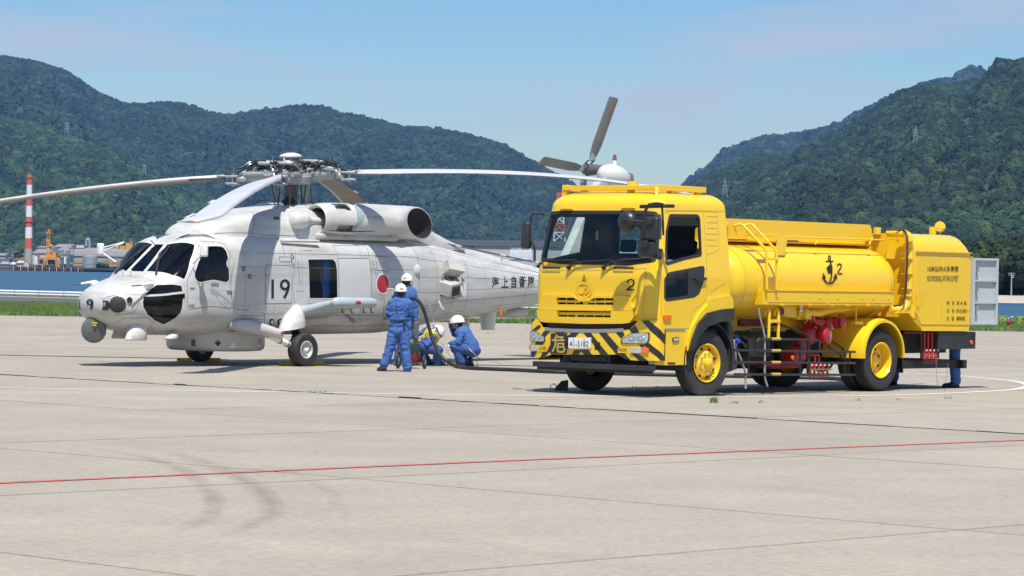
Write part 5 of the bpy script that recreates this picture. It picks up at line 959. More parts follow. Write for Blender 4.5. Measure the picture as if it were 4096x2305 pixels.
holes = [W_WS, u_dw, [miru(*p) for p in u_dw], u_dl, [miru(*p) for p in u_dl], AR, [miru(*p) for p in AR], u_g1, u_g2, [(.27, .5), (.73, .5), (.73, 1.17), (.27, 1.17)]]
mb = cut_skin(CS, holes, MB(), 6); zt_, wt_, ft_, rt_ = cab_dims(3.31)
mb.add([CS.P(k / 60, 3.31) for k in range(61)], [tuple(range(61))]); cabm = mb.build('cab', 'truck_yellow', truck, 50)
lin = MB(); lin.add([(-.45 + (p[0] + .45) * .972, p[1] * .972, 1.9 + (p[2] - 1.9) * .972) for p in mb.v], mb.f); lin.build('cab_lining', 'cab_trim', truck, 50)
# rear wall with two small windows
def yz(u, v, d): return (d, u, v)
zr_ = lambda y0, z0, y1, z1: [(y0, z0), (y1, z0), (y1, z1), (y0, z1)]
MB().prism([(-1.25, .9), (1.25, .9), (1.24, 2.0), (1.12, 2.95), (.85, 3.08), (-.85, 3.08), (-1.12, 2.95), (-1.24, 2.0)], yz, .49, .51, [rrect(.55, 2.1, 1.0, 2.65, .05), rrect(-1.0, 2.1, -.55, 2.65, .05)]).build('cab_rear_wall', 'cab_trim', truck, 30)
CS.sheet(tess([W_WS]), -.004).build('windshield', 'truck_glass', truck, 60); CS.band(W_WS, .055, .004, closed=True).build('windshield_seal', 'black_rubber', truck, 60, clean=False)
CS.sheet(tess([[(p[0] * .5 + .25, 2.80 + .09 * p[1]) for p in ((.0, 0), (1, 0), (1, 1), (0, 1))]]), -.012).build('sun_band', 'black_matt', truck, 0)
for mr in (None, miru):
    CS.band(u_dw, .05, .003, closed=True, mir=mr).build('window_seal', 'black_rubber', truck, 60, clean=False); g_ = CS.sheet(tess([[(min(p[0], 1), min(p[1], 2.12)) for p in u_dw]]), -.02, mir=mr); g_.build('door_window', 'door_glass', truck, 0)
    CS.sheet(tess([u_dl]), -.004, mir=mr).build('lower_door_window', 'door_glass', truck, 0); CS.band(u_dl, .05, .003, closed=True, mir=mr).build('window_seal', 'black_rubber', truck, 60, clean=False)
blk = CS.px([y5(*p) for p in ((1500, 822), (1640, 797), (1643, 810), (1636, 900), (1600, 1010), (1560, 1040), (1505, 1048))]); CS.sheet(tess([blk]), .004).build('door_trim', 'truck_black', truck, 0)
# interior
mb = MB(); mb.box((-.95, -1.1, .95), (.45, 1.1, 1.05)); mb.box((-1.15, -1.12, 1.05), (-1.05, 1.12, 1.75)); mb.build('cab_floor', 'cab_trim', truck)
MB().prism([(-1.16, 1.6), (-.62, 1.55), (-.58, 1.78), (-.72, 1.93), (-.95, 1.96), (-1.16, 1.90)], lambda u, v, d: (u, d, v), -1.08, 1.08).build('dashboard', 'dash_grey', truck, bevel=.03)
MB().obox((-.8, -.5, 1.98), (.3, .6, .12), (0, R(8), 0)).build('instrument_hood', 'dash_grey', truck, bevel=.04)
for y in (.62, -.62):
    s = MB().obox((-.05, y, 1.32), (.52, .52, .16)).build('seat', 'cab_trim', truck, bevel=.04); MB().obox((.20, y, 1.80), (.14, .50, .85), (0, R(8), 0)).build('backrest', 'cab_trim', s, bevel=.05); MB().obox((.27, y, 2.34), (.10, .30, .2), (0, R(8), 0)).build('headrest', 'cab_trim', s, bevel=.04)
for y in (-.62,): q = MB(); q.tube([(-.52 + .21 * math.cos(a) * math.sin(R(35)), y + .21 * math.sin(a), 2.02 + .21 * math.cos(a) * math.cos(R(60))) for a in [k * math.pi / 12 for k in range(25)]], .017, 8); q.tube([(-.52, y, 2.02), (-.85, y, 1.75)], .025, 8); q.tube([(-.52, y - .2, 2.02), (-.52, y + .2, 2.02)], .02, 6); q.build('steering_wheel', 'black_matt', truck)
q_ = TF.inv(*y5(728, 520), 0, -1.05); MB().box(q_ + np.array((-.01, -.018, -.07)), q_ + np.array((.01, .018, .07))).build('hanging_charm', 'plate_white', truck); MB().tube([q_ + (0, 0, .07), q_ + (0, 0, .38)], .004, 4).build('charm_cord', 'dark_red', truck)
MB().obox((.3, .35, 1.75), (.2, .35, .3)).build('blue_folder_box', 'cabin_blue', truck)
# fascia: raised lower grille mouldings, badge, bars
def cpl(f, pts, m, n, t=.012, off=0, r=0, par=None): L_ = [f(*p) for p in pts]; L_ = rpoly(L_, r) if r else L_; return CS.plate([CS.px(L_)], off, t).build(n, m, par or truck, 30)
def cplh(f, pts, hole, m, n, t): return CS.plate([CS.px([f(*p) for p in pts]), hole[::-1]], 0, t).build(n, m, truck, 30)
cplh(yb, ((205, 530), (240, 522), (560, 524), (620, 548), (690, 580), (760, 560), (850, 528), (1180, 530), (1215, 545), (1275, 695), (1270, 704), (180, 694), (178, 670)), u_g1, 'truck_yellow', 'upper_grille_moulding', .045)
cplh(yb, ((172, 700), (280, 698), (1282, 708), (1285, 790), (1235, 845), (1150, 855), (700, 856), (250, 838), (205, 825), (178, 780)), u_g2, 'truck_yellow', 'lower_grille_moulding', .065)
g = CS.sheet(tess([[(.40, 1.18), (.60, 1.18), (.60, 1.75), (.40, 1.75)]]), -.10).build('radiator_screen', 'chassis_black', truck, 0)
def cbar(p0, p1, w, off=.015): return CS.band(CS.px([p0, p1]), w, off)
for a, b, w in (((330, 592), (650, 602), .035), ((740, 602), (1080, 598), .035), ((330, 740), (1085, 748), .035), ((330, 728), (1085, 735), .02)): cbar(yb(*a), yb(*b), w).build('grille_bar', 'truck_yellow', truck, 0, clean=False)
for x in (485, 590, 690, 720, 820, 930): cbar(yb(x, 555), yb(x, 636), .018 if x not in (690, 720) else .05, .008).build('grille_bar', 'truck_yellow', truck, 0, clean=False)
for x in (500, 600, 705, 810, 915): cbar(yb(x, 745), yb(x, 782), .018 if x != 600 else .06, .008).build('grille_bar', 'truck_yellow', truck, 0, clean=False)
bd = CS.band(CS.px(ring2(yb(685, 470), 29, 29, 36)), .03, .014, closed=True).build('badge_ring', 'truck_yellow', truck, 60, clean=False)
CS.band(CS.px(ring2(yb(685, 470), 29, 29, 36)), .045, .007, closed=True).build('badge_step', 'truck_yellow_flat', bd, 60, clean=False)
cpl(yb, ((620, 432), (645, 430), (645, 490), (655, 498), (668, 490), (680, 430), (700, 430), (690, 495), (670, 515), (635, 515), (612, 500)), 'truck_yellow_flat', 'badge_letter', .015, 0, 0, bd); cpl(yb, ((702, 430), (735, 432), (755, 450), (752, 480), (735, 500), (700, 502), (702, 485), (725, 482), (732, 465), (728, 450), (702, 448)), 'truck_yellow_flat', 'badge_letter', .015, 0, 0, bd)
# shadow outline painted as a thin darker ring so the badge reads
CS.band(CS.px(ring2(yb(685, 470), 32.5, 32.5, 36)), .006, .003, closed=True).build('badge_shadow_line', 'sand_paint', bd, 0, clean=False)
CS.text('CONDOR', yb(908, 612), yb(1072, 608), 7, .05, .02).build('badge_lettering', 'truck_yellow_flat', truck, 0)
S2(MB(), CS, yb, [([(1190, 382), (1200, 355), (1232, 343), (1262, 355), (1270, 385), (1255, 410), (1200, 450), (1188, 462), (1275, 464)], False)], 6.2).build('number', 'ink', truck, 0)
def anchor(S, f, ox, oy, s, mb=None, kx=1):
    mb = mb or MB(); F = lambda x, y: f(ox + x * s * kx, oy + y * s); w = 1.6 * s
    def SS(pl, cl=False, ww=None): S.sheet([tuple(S.uv(*p) for p in t) for t in stroke([F(*p) for p in pl], (ww or w), cl)], .012, mb=mb)
    ww = w * 1.0
    SS(arc(0, -30, 4, 5, 0, 360, 14)[:-1], True); SS([(-14, -21), (14, -21)]); SS([(0, -25), (0, 36)], False, w * 1.2); SS(arc(0, 12, 22, 24, 15, 165, 16), False, w * 1.3); SS([(-26, 24), (-22, 12), (-15, 22)]); SS([(26, 24), (22, 12), (15, 22)])
    S.sheet([tuple(S.uv(*p) for p in t) for t in tess([[F((12 if k % 2 == 0 else 8.5) * math.sin(2 * math.pi * k / 10), -1 - (13 if k % 2 == 0 else 9.5) * math.cos(2 * math.pi * k / 10)) for k in range(10)]])], .013, mb=mb); return mb
anchor(CS, yb, 690, 328, 1.0).build('anchor_emblem', 'ink', truck, 0)
mbs = MB()
def cline(f, *p, w=.012, m=mbs): CS.line([f(*q) for q in p], w, .002, m)
cline(y5, (195, 812), (600, 822), (1000, 812), (1150, 803)); cline(y5, (1148, 805), (1120, 1210)); cline(y5, (1283, 760), (1278, 1200), w=.014); cline(y5, (1305, 330), (1350, 310), (1640, 312), (1665, 690), (1668, 1060), (1640, 1100), (1550, 1170), (1520, 1320), (1305, 1320)); cline(y5, (1640, 312), (1760, 320), (1775, 630), (1755, 655), (1665, 690)); cline(y5, (1300, 305), (1820, 315), w=.012); cline(y5, (1700, 1035), (1710, 1000), (1830, 930))
for k in range(6): cline(y5, (1668, 358 + 50 * k), (1758, 358 + 50 * k + 2), w=.016)
mbs.build('panel_gap', 'sand_paint', truck, 0, clean=False, kind='stuff')
for p in (((1562, 885), (1585, 890), (1650, 880), (1652, 905), (1600, 918), (1565, 905)),): cpl(y5, p, 'truck_black', 'door_handle', .04, 0, 2)
cpl(y5, ((1288, 1205), (1355, 1205), (1355, 1240), (1300, 1243), (1290, 1235)), 'amber_lens', 'side_indicator', .03, 0, 2); cpl(y5, ((1372, 1400), (1425, 1393), (1430, 1425), (1372, 1438)), 'truck_black', 'side_lamp', .015, 0, 4); cpl(y5, ((1378, 1405), (1420, 1399), (1423, 1420), (1378, 1430)), 'lamp_clear', 'side_lamp_lens', .022, 0, 3)
cpl(y5, ((1303, 1322), (1480, 1322), (1480, 1335), (1303, 1335)), 'grey_strip', 'trim_strip', .01)
for a, b in (((268, 800), (420, 802)), ((875, 800), (1050, 803))): CS.band(CS.px([y5(*a), y5(*b)]), .032, .03).build('grab_handle', 'truck_black', truck, 40, clean=False)
for a in ((410, 288, 525), (935, 280, 1060)): CS.plate([CS.px(rpoly([y5(a[0], a[1] + 8), y5(a[0] + 15, a[1] - 6), y5(a[2] - 15, a[1] - 6), y5(a[2], a[1] + 8)], 2))], 0, .04).build('roof_grip', 'truck_yellow', truck, 30)
for bx, tip in (((225, 785), (560, 735)), ((492, 800), (870, 735)), ((792, 800), (1200, 715))):
    B = CS.uv(*y5(*bx)); T = CS.uv(*y5(*tip)); g = lambda p, o_: Vector(CS.P(*p)) + CS.N(*p) * o_; mid = CS.uv(*y5(bx[0] + 70, bx[1] - 48)); q = MB(); q.tube([g(B, .02), g(B, .06), g(mid, .05), g(T, .04)], [.026, .02, .014, .01], 8); t2 = CS.uv(*y5(bx[0] + 30, bx[1] - 15)); q.tube([g((T[0] - .12, T[1] - .03), .02), g(T, .025)], .012, 6); q.cyl(g(B, 0), g(B, .05), .03, n=12); q.build('wiper', 'black_matt', truck)

# bumper: wraps the front, painted in stripes
def bmp(u, v):
    s = abs(u - .5) * 2; sg = 1 if u >= .5 else -1; w = 1.275; cr = .10; f = -1.40 + .02 * abs(v - .8)
    if s < .80: y = (w - cr) * s / .80; x = f + .07 * (y / w) ** 2
    elif s < .93: a = (s - .80) / .13 * math.pi / 2; y = w - cr + cr * math.sin(a); x = f + .07 * ((w - cr) / w) ** 2 + cr * (1 - math.cos(a))
    else: y = w; x = f + .07 * ((w - cr) / w) ** 2 + cr + (s - .93) * 1.6
    return (x, sg * y, v)
BS = Surf(bmp, 0, 1, .40, 1.25, 110, 24, TF)
OUT = [yb(*p) for p in ((82, 860), (128, 806), (160, 803), (190, 858), (205, 895), (330, 935), (560, 948), (830, 948), (1140, 935), (1225, 925), (1290, 862), (1322, 822), (1560, 815), (1600, 905), (1628, 965), (1618, 1285), (1330, 1285), (1230, 1278), (1130, 1225), (1070, 1212), (770, 1216), (560, 1216), (325, 1210), (285, 1225), (215, 1252), (75, 1240), (60, 1190), (46, 1050), (52, 940))]
uo = BS.px(OUT); bmpo = BS.plate([uo], 0, .03).build('bumper', 'truck_yellow', truck, 30)
def bst(pts, m='stripe_black', n='bumper_stripe', off=.034): return BS.sheet(tess([BS.px([yb(*p) for p in pts])]), off).build(n, m, truck, 0)
for p in (((100, 935), (155, 885), (192, 865), (205, 895), (150, 940)), ((210, 975), (250, 935), (318, 940), (248, 1010)), ((330, 1000), (400, 940), (488, 948), (435, 1000), (330, 1000)), ((508, 1000), (570, 948), (655, 950), (600, 1012), (508, 1060)), ((680, 950), (768, 950), (905, 1120), (990, 1224), (900, 1224), (800, 1080)),
          ((862, 950), (950, 950), (1150, 1180), (1240, 1276), (1180, 1265), (1075, 1210)), ((1052, 942), (1142, 940), (1170, 985), (1130, 1030)), ((1225, 925), (1292, 872), (1338, 960), (1250, 965)), ((1365, 822), (1455, 820), (1600, 985), (1600, 1095), (1530, 1010)), ((1455, 1080), (1600, 1240), (1600, 1285), (1560, 1285), (1390, 1100)), ((1335, 1098), (1385, 1098), (1400, 1125), (1360, 1128)),
          ((1245, 1200), (1330, 1205), (1440, 1285), (1340, 1285)), ((1600, 905), (1628, 965), (1618, 1285), (1592, 1285), (1600, 1100)), ((90, 1180), (158, 1175), (118, 1245), (70, 1240)), ((150, 1065), (245, 1065), (220, 1100), (128, 1100)), ((225, 1180), (300, 1180), (240, 1252), (190, 1252)), ((270, 1180), (330, 1060), (325, 1190)), ((585, 1160), (745, 1155), (800, 1220), (710, 1222), (668, 1175), (625, 1222), (555, 1222)), ((505, 1060), (535, 1060), (535, 1150), (510, 1150)), ((820, 1070), (888, 1072), (888, 1160), (825, 1158)), ((46, 935), (62, 880), (90, 840), (85, 800), (135, 806), (70, 900))): bst(p)
for pts, n in ((((58, 945), (66, 938), (135, 950), (215, 985), (248, 1010), (252, 1062), (230, 1070), (90, 1058), (62, 1020)), 'headlight'), (((1128, 1085), (1135, 1040), (1210, 985), (1255, 968), (1450, 958), (1462, 970), (1460, 1040), (1440, 1080), (1410, 1092)), 'headlight')):
    L_ = [yb(*p) for p in pts]; h = BS.plate([BS.px(rpoly(L_, 3))], .02, .022).build(n, 'truck_black', truck, 30); c_ = np.mean(L_, axis=0); L2 = [tuple(c_ + (np.array(p) - c_) * .91) for p in L_]; BS.plate([BS.px(rpoly(L2, 3))], .03, .018).build('reflector', 'lamp_chrome', h, 30)
    w_ = L2[4][0] - L2[0][0] if n else 0; xs = [p[0] for p in L2]; x0_, x1_ = min(xs), max(xs)
    for fx in (.36, .72): cc = (x0_ + (x1_ - x0_) * fx, c_[1] + 2); BS.plate([BS.px(ring2(cc, (x1_ - x0_) * .15, 13, 20))], .045, .006).build('lamp_bowl', 'alloy', h, 30); BS.plate([BS.px(ring2(cc, (x1_ - x0_) * .05, 5, 12))], .05, .01).build('bulb', 'lamp_clear', h, 30)
for pts, m, n in ((((62, 1102), (100, 1102), (102, 1162), (68, 1160)), 'amber_lens', 'indicator'), (((100, 1104), (165, 1106), (165, 1168), (102, 1166)), 'lamp_clear', 'fog_light'), (((1245, 1132), (1368, 1132), (1368, 1194), (1240, 1190)), 'lamp_clear', 'fog_light'), (((1368, 1132), (1450, 1134), (1452, 1190), (1368, 1194)), 'amber_lens', 'indicator')): BS.plate([BS.px(rpoly([yb(*p) for p in pts], 2))], .02, .035).build(n, m, truck, 30)
bst(((172, 1108), (270, 1108), (270, 1178), (172, 1178)), 'truck_yellow', 'plain_patch', .037); bst(((1092, 1140), (1210, 1128), (1210, 1195), (1092, 1195)), 'truck_yellow', 'plain_patch', .037)
BS.text('23空', yb(184, 1160), yb(266, 1160), 13.5, .040, .01).build('bumper_lettering', 'ink', truck, 0); BS.text('NO2', yb(1104, 1176), yb(1196, 1178), 12.5, .040, .012).build('bumper_lettering', 'ink', truck, 0)
pl = BS.plate([BS.px(rrect(*yb(323, 968), *yb(506, 1206), 1.5))], .03, .02).build('danger_sign', 'stripe_black', truck, 30)
def kiku(mb):                                                     # the danger character in thick rounded strokes
    for s in ([(398, 985), (372, 1040)], [(378, 1012), (462, 1014), (448, 1040)], [(338, 1048), (488, 1050)], [(385, 1050), (378, 1110), (345, 1182)], [(405, 1085), (472, 1085), (472, 1125), (410, 1125)], [(405, 1085), (405, 1165), (418, 1182), (468, 1182), (480, 1170), (486, 1135)]):
        BS.sheet([tuple(BS.uv(*p) for p in t) for t in stroke([yb(*p) for p in s], 6.6)], .054, mb=mb)
    return mb
kiku(MB()).build('danger_character', 'sand_paint', pl, 0)
np_ = BS.plate([BS.px(rrect(*yb(538, 1018), *yb(788, 1140), 2))], .05, .02).build('number_plate', 'plate_white', truck, 30); BS.text('41-5182', yb(553, 1120), yb(772, 1123), 22, .074, .0).build('plate_number', 'plate_green', np_, 0)
for x in (597, 722): BS.plate([BS.px(ring2(yb(x, 1038), 2.2, 2.2, 8))], .07, .006).build('plate_screw', 'alloy', np_, 0)
BS.band(BS.px([yb(*p) for p in ((248, 915), (330, 928), (560, 938), (830, 940), (1050, 936), (1160, 930))]), .055, .036).build('bumper_step', 'grey_strip', truck, 0, clean=False)
mb = MB(); mb.box((-1.30, -.95, .62), (-1.0, .95, 1.25)); mb.build('radiator', 'chassis_black', truck)
for k in range(4): MB().box((-1.345, -.45, 1.10 + .028 * k), (-1.30, .45, 1.112 + .028 * k)).build('radiator_fin', 'truck_black', truck)
MB().box((-1.36, -.55, .52), (-1.28, .35, .60)).build('lower_grille', 'truck_black', truck); 
for k in range(3): MB().box((-1.375, -.53, .53 + .025 * k), (-1.36, .33, .54 + .025 * k)).build('lower_grille_slat', 'chassis_black', truck)
b0, b1 = TF.inv(*yb(85, 1290), 0, -1.48), TF.inv(*yb(1450, 1410), 0, -1.48)
MB().box((-1.48, b0[1], b1[2] + .0), (-1.34, b1[1], b0[2] + .0)).build('underrun_bar', 'truck_black', truck, bevel=.012); mb = MB()
for y in (-.45, .35): mb.box((-1.36, y - .05, .40), (-1.2, y + .05, .75))
mb.box((-1.3, -1.15, .36), (-1.1, 1.05, .46)); mb.build('bar_bracket', 'chassis_black', truck)
# corner step below the door
q = TF.inv(*y6(1725, 850), 1, 1.24); q1 = TF.inv(*y6(1980, 888), 1, 1.24); MB().box((q[0], .95, q1[2]), (q1[0], 1.26, q[2])).build('cab_step', 'alloy', truck, bevel=.006)
q = TF.inv(*y6(1775, 858), 1, 1.26); q1 = TF.inv(*y6(1860, 880), 1, 1.26); MB().box((q[0], 1.26, q1[2]), (q1[0], 1.267, q[2])).build('step_reflector', 'dark_red', truck)
FSd = flat_surf(TF, 1, 1.262)
def side(pts, m, n, f=y6, t=.02, off=0, par=None): return FSd.plate([FSd.px([f(*p) for p in pts])], off, t).build(n, m, par or truck, 30)
# arches
fl = [y6(*p) for p in ((2218, 135), (2300, 118), (2480, 90), (2505, 140), (2508, 240), (2370, 250), (2200, 292), (2090, 410), (2020, 600), (1988, 726), (1990, 600), (2040, 440), (2120, 300), (2215, 190))]; FSd.plate([FSd.px(fl)], -.01, .05).build('wheel_arch_panel', 'truck_yellow', truck, 30)
fl = [y6(*p) for p in ((1990, 722), (2022, 600), (2092, 412), (2202, 294), (2370, 252), (2508, 242), (2492, 388), (2340, 395), (2200, 450), (2100, 560), (2040, 700))]; FSd.plate([FSd.px(fl)], -.06, .13).build('wheel_arch_trim', 'truck_black', truck, 30)
m_ = MB().lathe([(.62, .62), (.62, 1.27), (.60, 1.27), (.60, .62)], (0, 0, .56), (0, 1, 0), 20, a0=165, a1=375); m_.build('wheel_arch_liner', 'chassis_black', truck); MB().lathe([(.62, -1.27), (.62, -.62), (.60, -.62), (.60, -1.27)], (0, 0, .56), (0, 1, 0), 20, a0=165, a1=375).build('wheel_arch_liner', 'chassis_black', truck)
MB().prism([(.52, 1.20), (.60, 1.15), (.76, .42), (.50, .36), (.55, .8)], lambda u, v, d: (u, d, v), .75, 1.24).build('mud_flap', 'truck_black', truck); MB().prism([(.52, 1.20), (.60, 1.15), (.76, .42), (.50, .36), (.55, .8)], lambda u, v, d: (u, d, v), -1.24, -.75).build('mud_flap', 'truck_black', truck)
# cab back: intake column
q0, q1 = TF.inv(*y7(105, 75), 1, 1.05), TF.inv(*y7(140, 290), 1, 1.05); MB().box((.535, .80, q1[2]), (.72, 1.06, q0[2] - .0)).build('air_intake', 'truck_yellow', truck, bevel=.02)
for k in range(16): z = q0[2] - .06 - k * (q0[2] - q1[2] - .1) / 16; MB().box((.60, 1.06, z - .012), (.70, 1.066, z)).build('intake_slat', 'sand_paint', truck)
MB().box((.55, .85, 1.75), (.68, 1.04, 2.0)).build('intake_duct', 'truck_yellow', truck, bevel=.02); mb = MB()
for k in range(9): mb.lathe([(.055, 0), (.07, .012), (.055, .024)], (.62, .95, 1.50 + .026 * k), (0, 0, 1), 14)
mb.build('intake_bellows', 'black_matt', truck)

# wheels
def truck_wheel(tx, ty, sgn, steer, dual):
    c = np.array((tx, ty, .52)); ax = (math.sin(R(steer)), sgn * math.cos(R(steer)), 0); w = wheel(truck, c, ax, .52, .26, .29, 'tyre', 'truck_yellow', tread=5); axv = Vector(ax); A = axv.cross(Vector((0, 0, 1))).normalized(); B = Vector((0, 0, 1))
    if not dual:
        MB().lathe([(.29, .10), (.305, .125), (.29, .13), (.272, .10), (.262, .04), (.22, .06), (.18, .10), (.15, .12), (.12, .125), (.001, .125)], c, ax, 48).build('rim', 'truck_yellow', w, 25); MB().lathe([(.085, .12), (.08, .17), (.06, .185), (.001, .19)], c, ax, 24).build('hub', 'truck_yellow', w, 40); bz = .128; br = .155; hr = .225; hz = .062
    else:
        MB().lathe([(.29, .10), (.305, .125), (.29, .13), (.272, .10), (.262, -.02), (.255, -.05), (.20, -.08), (.13, -.085), (.001, -.085)], c, ax, 48).build('rim', 'truck_yellow', w, 25); MB().lathe([(.11, -.085), (.10, .0), (.07, .02), (.001, .02)], c, ax, 24).build('hub', 'truck_yellow', w, 40); bz = -.082; br = .15; hr = .205; hz = -.072
    for k in range(10): a = 2 * math.pi * k / 10 + .1; p = Vector(c) + (A * math.cos(a) + B * math.sin(a)) * br; MB().cyl(p + axv * bz, p + axv * (bz + .03), .014, n=6).build('wheel_nut', 'alloy', w)
    for k in range(8): a = 2 * math.pi * k / 8 + .3; p = Vector(c) + (A * math.cos(a) + B * math.sin(a)) * hr; MB().cyl(p + axv * (hz - .01), p + axv * (hz + .012), .024, n=12).build('hand_hole', 'ink', w)
    return w
truck_wheel(0, 1.12, 1, -5, False); truck_wheel(-.02, -1.12, -1, 5, False)
for sgn in (1, -1): truck_wheel(4.75, 1.11 * sgn, sgn, 0, True); w = wheel(truck, (4.75, .80 * sgn, .52), (0, sgn, 0), .52, .26, .29, 'tyre', 'truck_yellow', tread=5); MB().lathe([(.29, -.1), (.28, .1), (.001, .0)], (4.75, .80 * sgn, .52), (0, sgn, 0), 24).build('rim', 'truck_yellow', w)
mb = MB(); mb.cyl((4.75, -.8, .52), (4.75, .8, .52), .10); mb.ell((4.75, 0, .52), (.24, .24, .24)); mb.build('rear_axle', 'chassis_black', truck); MB().cyl((0, -1, .5), (0, 1, .5), .06).build('front_axle', 'chassis_black', truck)
for y in (.38, -.46): MB().box((-1.0, y, .78), (7.35, y + .08, 1.02)).build('chassis_rail', 'chassis_black', truck)
mb = MB(); mb.box((-.9, -.4, .45), (.6, .4, 1.1)); mb.box((.7, -.35, .5), (1.5, .3, .95)); mb.tube([(1.5, 0, .62), (4.6, 0, .55)], .05); mb.build('drivetrain', 'chassis_black', truck)
MB().box((1.55, -.3, .42), (2.7, .55, 1.05)).build('pump_unit', 'chassis_black', truck, bevel=.04); MB().box((2.9, -.2, .5), (4.0, .5, 1.05)).build('hose_box', 'chassis_black', truck, bevel=.04)
MB().box((.95, -1.15, .34), (3.9, -.45, 1.05)).build('fuel_tank', 'chassis_black', truck, bevel=.05)
for x in (-.6, 1.2, 2.4, 3.6, 5.6, 6.8): MB().box((x, -.38, .82), (x + .08, .38, .98)).build('cross_member', 'chassis_black', truck)

# tank
def tank(u, v):
    a = 2 * math.pi * v - math.pi / 2; c = math.cos(a); s = math.sin(a); n = 2.35; q = (abs(c) ** n + abs(s) ** n) ** (-1 / n); e = 1.0
    if u < 1.05: t = (1.05 - u) / .30; e = math.sqrt(max(0, 1 - t ** 2.2)) if t > 0 else 1; 
    if u > 5.10: t = (u - 5.10) / .28; e = math.sqrt(max(0, 1 - t ** 2.2))
    return (u, 1.17 * c * q * (.80 + .20 * e if e > 0 else .8) * (1 if e > 0 else 0), 1.80 + .67 * s * q * (.78 + .22 * e))
def tank_end(u): return u
TS = Surf(tank, .76, 5.37, 0, 1, 70, 72, TF); mb = MB()
for f in TS.fs: mb.add([TS.vs[k] for k in f], [(0, 1, 2, 3)])
for u, du in ((.76, -.10), (5.37, .10)):
    rings = [[(u + du * math.sin(R(90 * (1 - s))) * 1.0, TS.P(u, k / 72)[1] * s, 1.80 + (TS.P(u, k / 72)[2] - 1.80) * s) for k in range(72)] for s in (1, .95, .8, .55, .25, .01)]; mb.loft(rings, (False, True))
mb.build('tank', 'truck_yellow', truck, 50)
for u in (1.05, 5.12): TS.band([(u, k / 72) for k in range(73)], .02, .004).build('weld_seam', 'truck_yellow_flat', truck, 0, clean=False)
anchor(TS, y7, 878, 432, 2.9, kx=.72).build('anchor_emblem', 'ink', truck, 0)
mb = MB()
for pl in [[(867 + 5 * 0, 0)]]: pass
S2(mb, TS, y7, [([(938, 408), (940, 395), (952, 390), (965, 396), (966, 412), (955, 430), (943, 445), (942, 460), (975, 463)], False)], 4.8).build('number', 'ink', truck, 0)
# coaming along the tank top, walkway flaps, rail
WS_ = flat_surf(TF, 1, .72)
def wall(pts, y, m='truck_yellow', n='coaming', t=.03, f=y7): S_ = flat_surf(TF, 1, y); L_ = S_.px([f(*p) for p in pts]); return MB().prism(L_, lambda u, v, d: (u, d, v), y - t, y).build(n, m, truck, 20)
w0 = [(70, 43), (1185, 93), (1195, 108), (1210, 215), (60, 190)]; wall(w0, .72)
Lw = WS_.px([y7(*p) for p in w0]); MB().prism(Lw, lambda u, v, d: (u, d, v), -.75, -.72).build('coaming', 'truck_yellow', truck, 20)
x0_, x1_ = min(p[0] for p in Lw), max(p[0] for p in Lw); MB().box((x0_, -.72, 2.40), (x0_ + .03, .69, 2.76)).build('coaming_end', 'truck_yellow', truck); MB().box((x1_ - .05, -.72, 2.40), (x1_ - .02, .69, 2.70)).build('coaming_end', 'truck_yellow', truck)
MB().box((x0_ + .05, -.70, 2.44), (x1_ - .06, .68, 2.47)).build('tank_top_deck', 'truck_yellow_flat', truck)
for x in (1.6, 3.0): MB().cyl((x, 0, 2.47), (x, 0, 2.62), .25, n=28).build('manhole', 'truck_yellow', truck)
def flap(pts, y0, y1, f): a = [TF.inv(*f(*pts[0]), 1, y0), TF.inv(*f(*pts[1]), 1, y0), TF.inv(*f(*pts[2]), 1, y1), TF.inv(*f(*pts[3]), 1, y1)]; return MB().loft([[tuple(p) for p in a], [tuple(p + np.array((-.02, 0, -.0))) for p in a]]).build('end_flap', 'truck_yellow', truck, 20)
flap(((500, 170), (570, 172), (545, 322), (470, 322)), 1.0, 1.02, y7); flap(((400, 203), (460, 205), (430, 350), (365, 347)), 1.0, 1.02, y8)
q = MB(); 
def tp(mb, pts, y, r, f=y7, n=8): 
    ys = y if isinstance(y, (list, tuple)) else [y] * len(pts); mb.tube([TF.inv(*f(*p), 1, yy) for p, yy in zip(pts, ys)], r, n); return mb
tp(MB(), [(240, 172), (500, 172)], .95, .012).build('walkway_rail', 'truck_yellow', truck); tp(MB(), [(500, 182), (1290, 208)], .98, .014).build('walkway_rail', 'truck_yellow', truck)
for x in (800, 1205): tp(MB(), [(x, 190), (x - 25, 240)], .98, .014).build('rail_post', 'truck_yellow', truck)
for a in (0, 75):
    tp(MB(), [(158 + a, 100), (205 + a, 88), (228 + a, 96), (395 + a * .95, 272), (408 + a, 300), (408 + a, 582)], [.80, .86, .90, 1.27, 1.30, 1.30], .022).build('ladder_rail', 'truck_yellow', truck)
for (x0, x1, y, yy) in ((262, 325, 128, .98), (358, 420, 223, 1.17), (418, 485, 353, 1.30)): A_, B_ = TF.inv(*y7(x0, y), 1, yy), TF.inv(*y7(x1, y), 1, yy); MB().box((A_[0], yy - .03, A_[2] - .02), (B_[0], yy + .03, A_[2] + .02)).build('ladder_rung', 'truck_yellow', truck)
tp(MB(), [(158, 100), (180, 150), (205, 195)], [.80, .8, .85], .012).build('ladder_brace', 'truck_yellow', truck); tp(MB(), [(240, 100), (262, 150), (275, 200)], [.80, .8, .85], .012).build('ladder_brace', 'truck_yellow', truck)
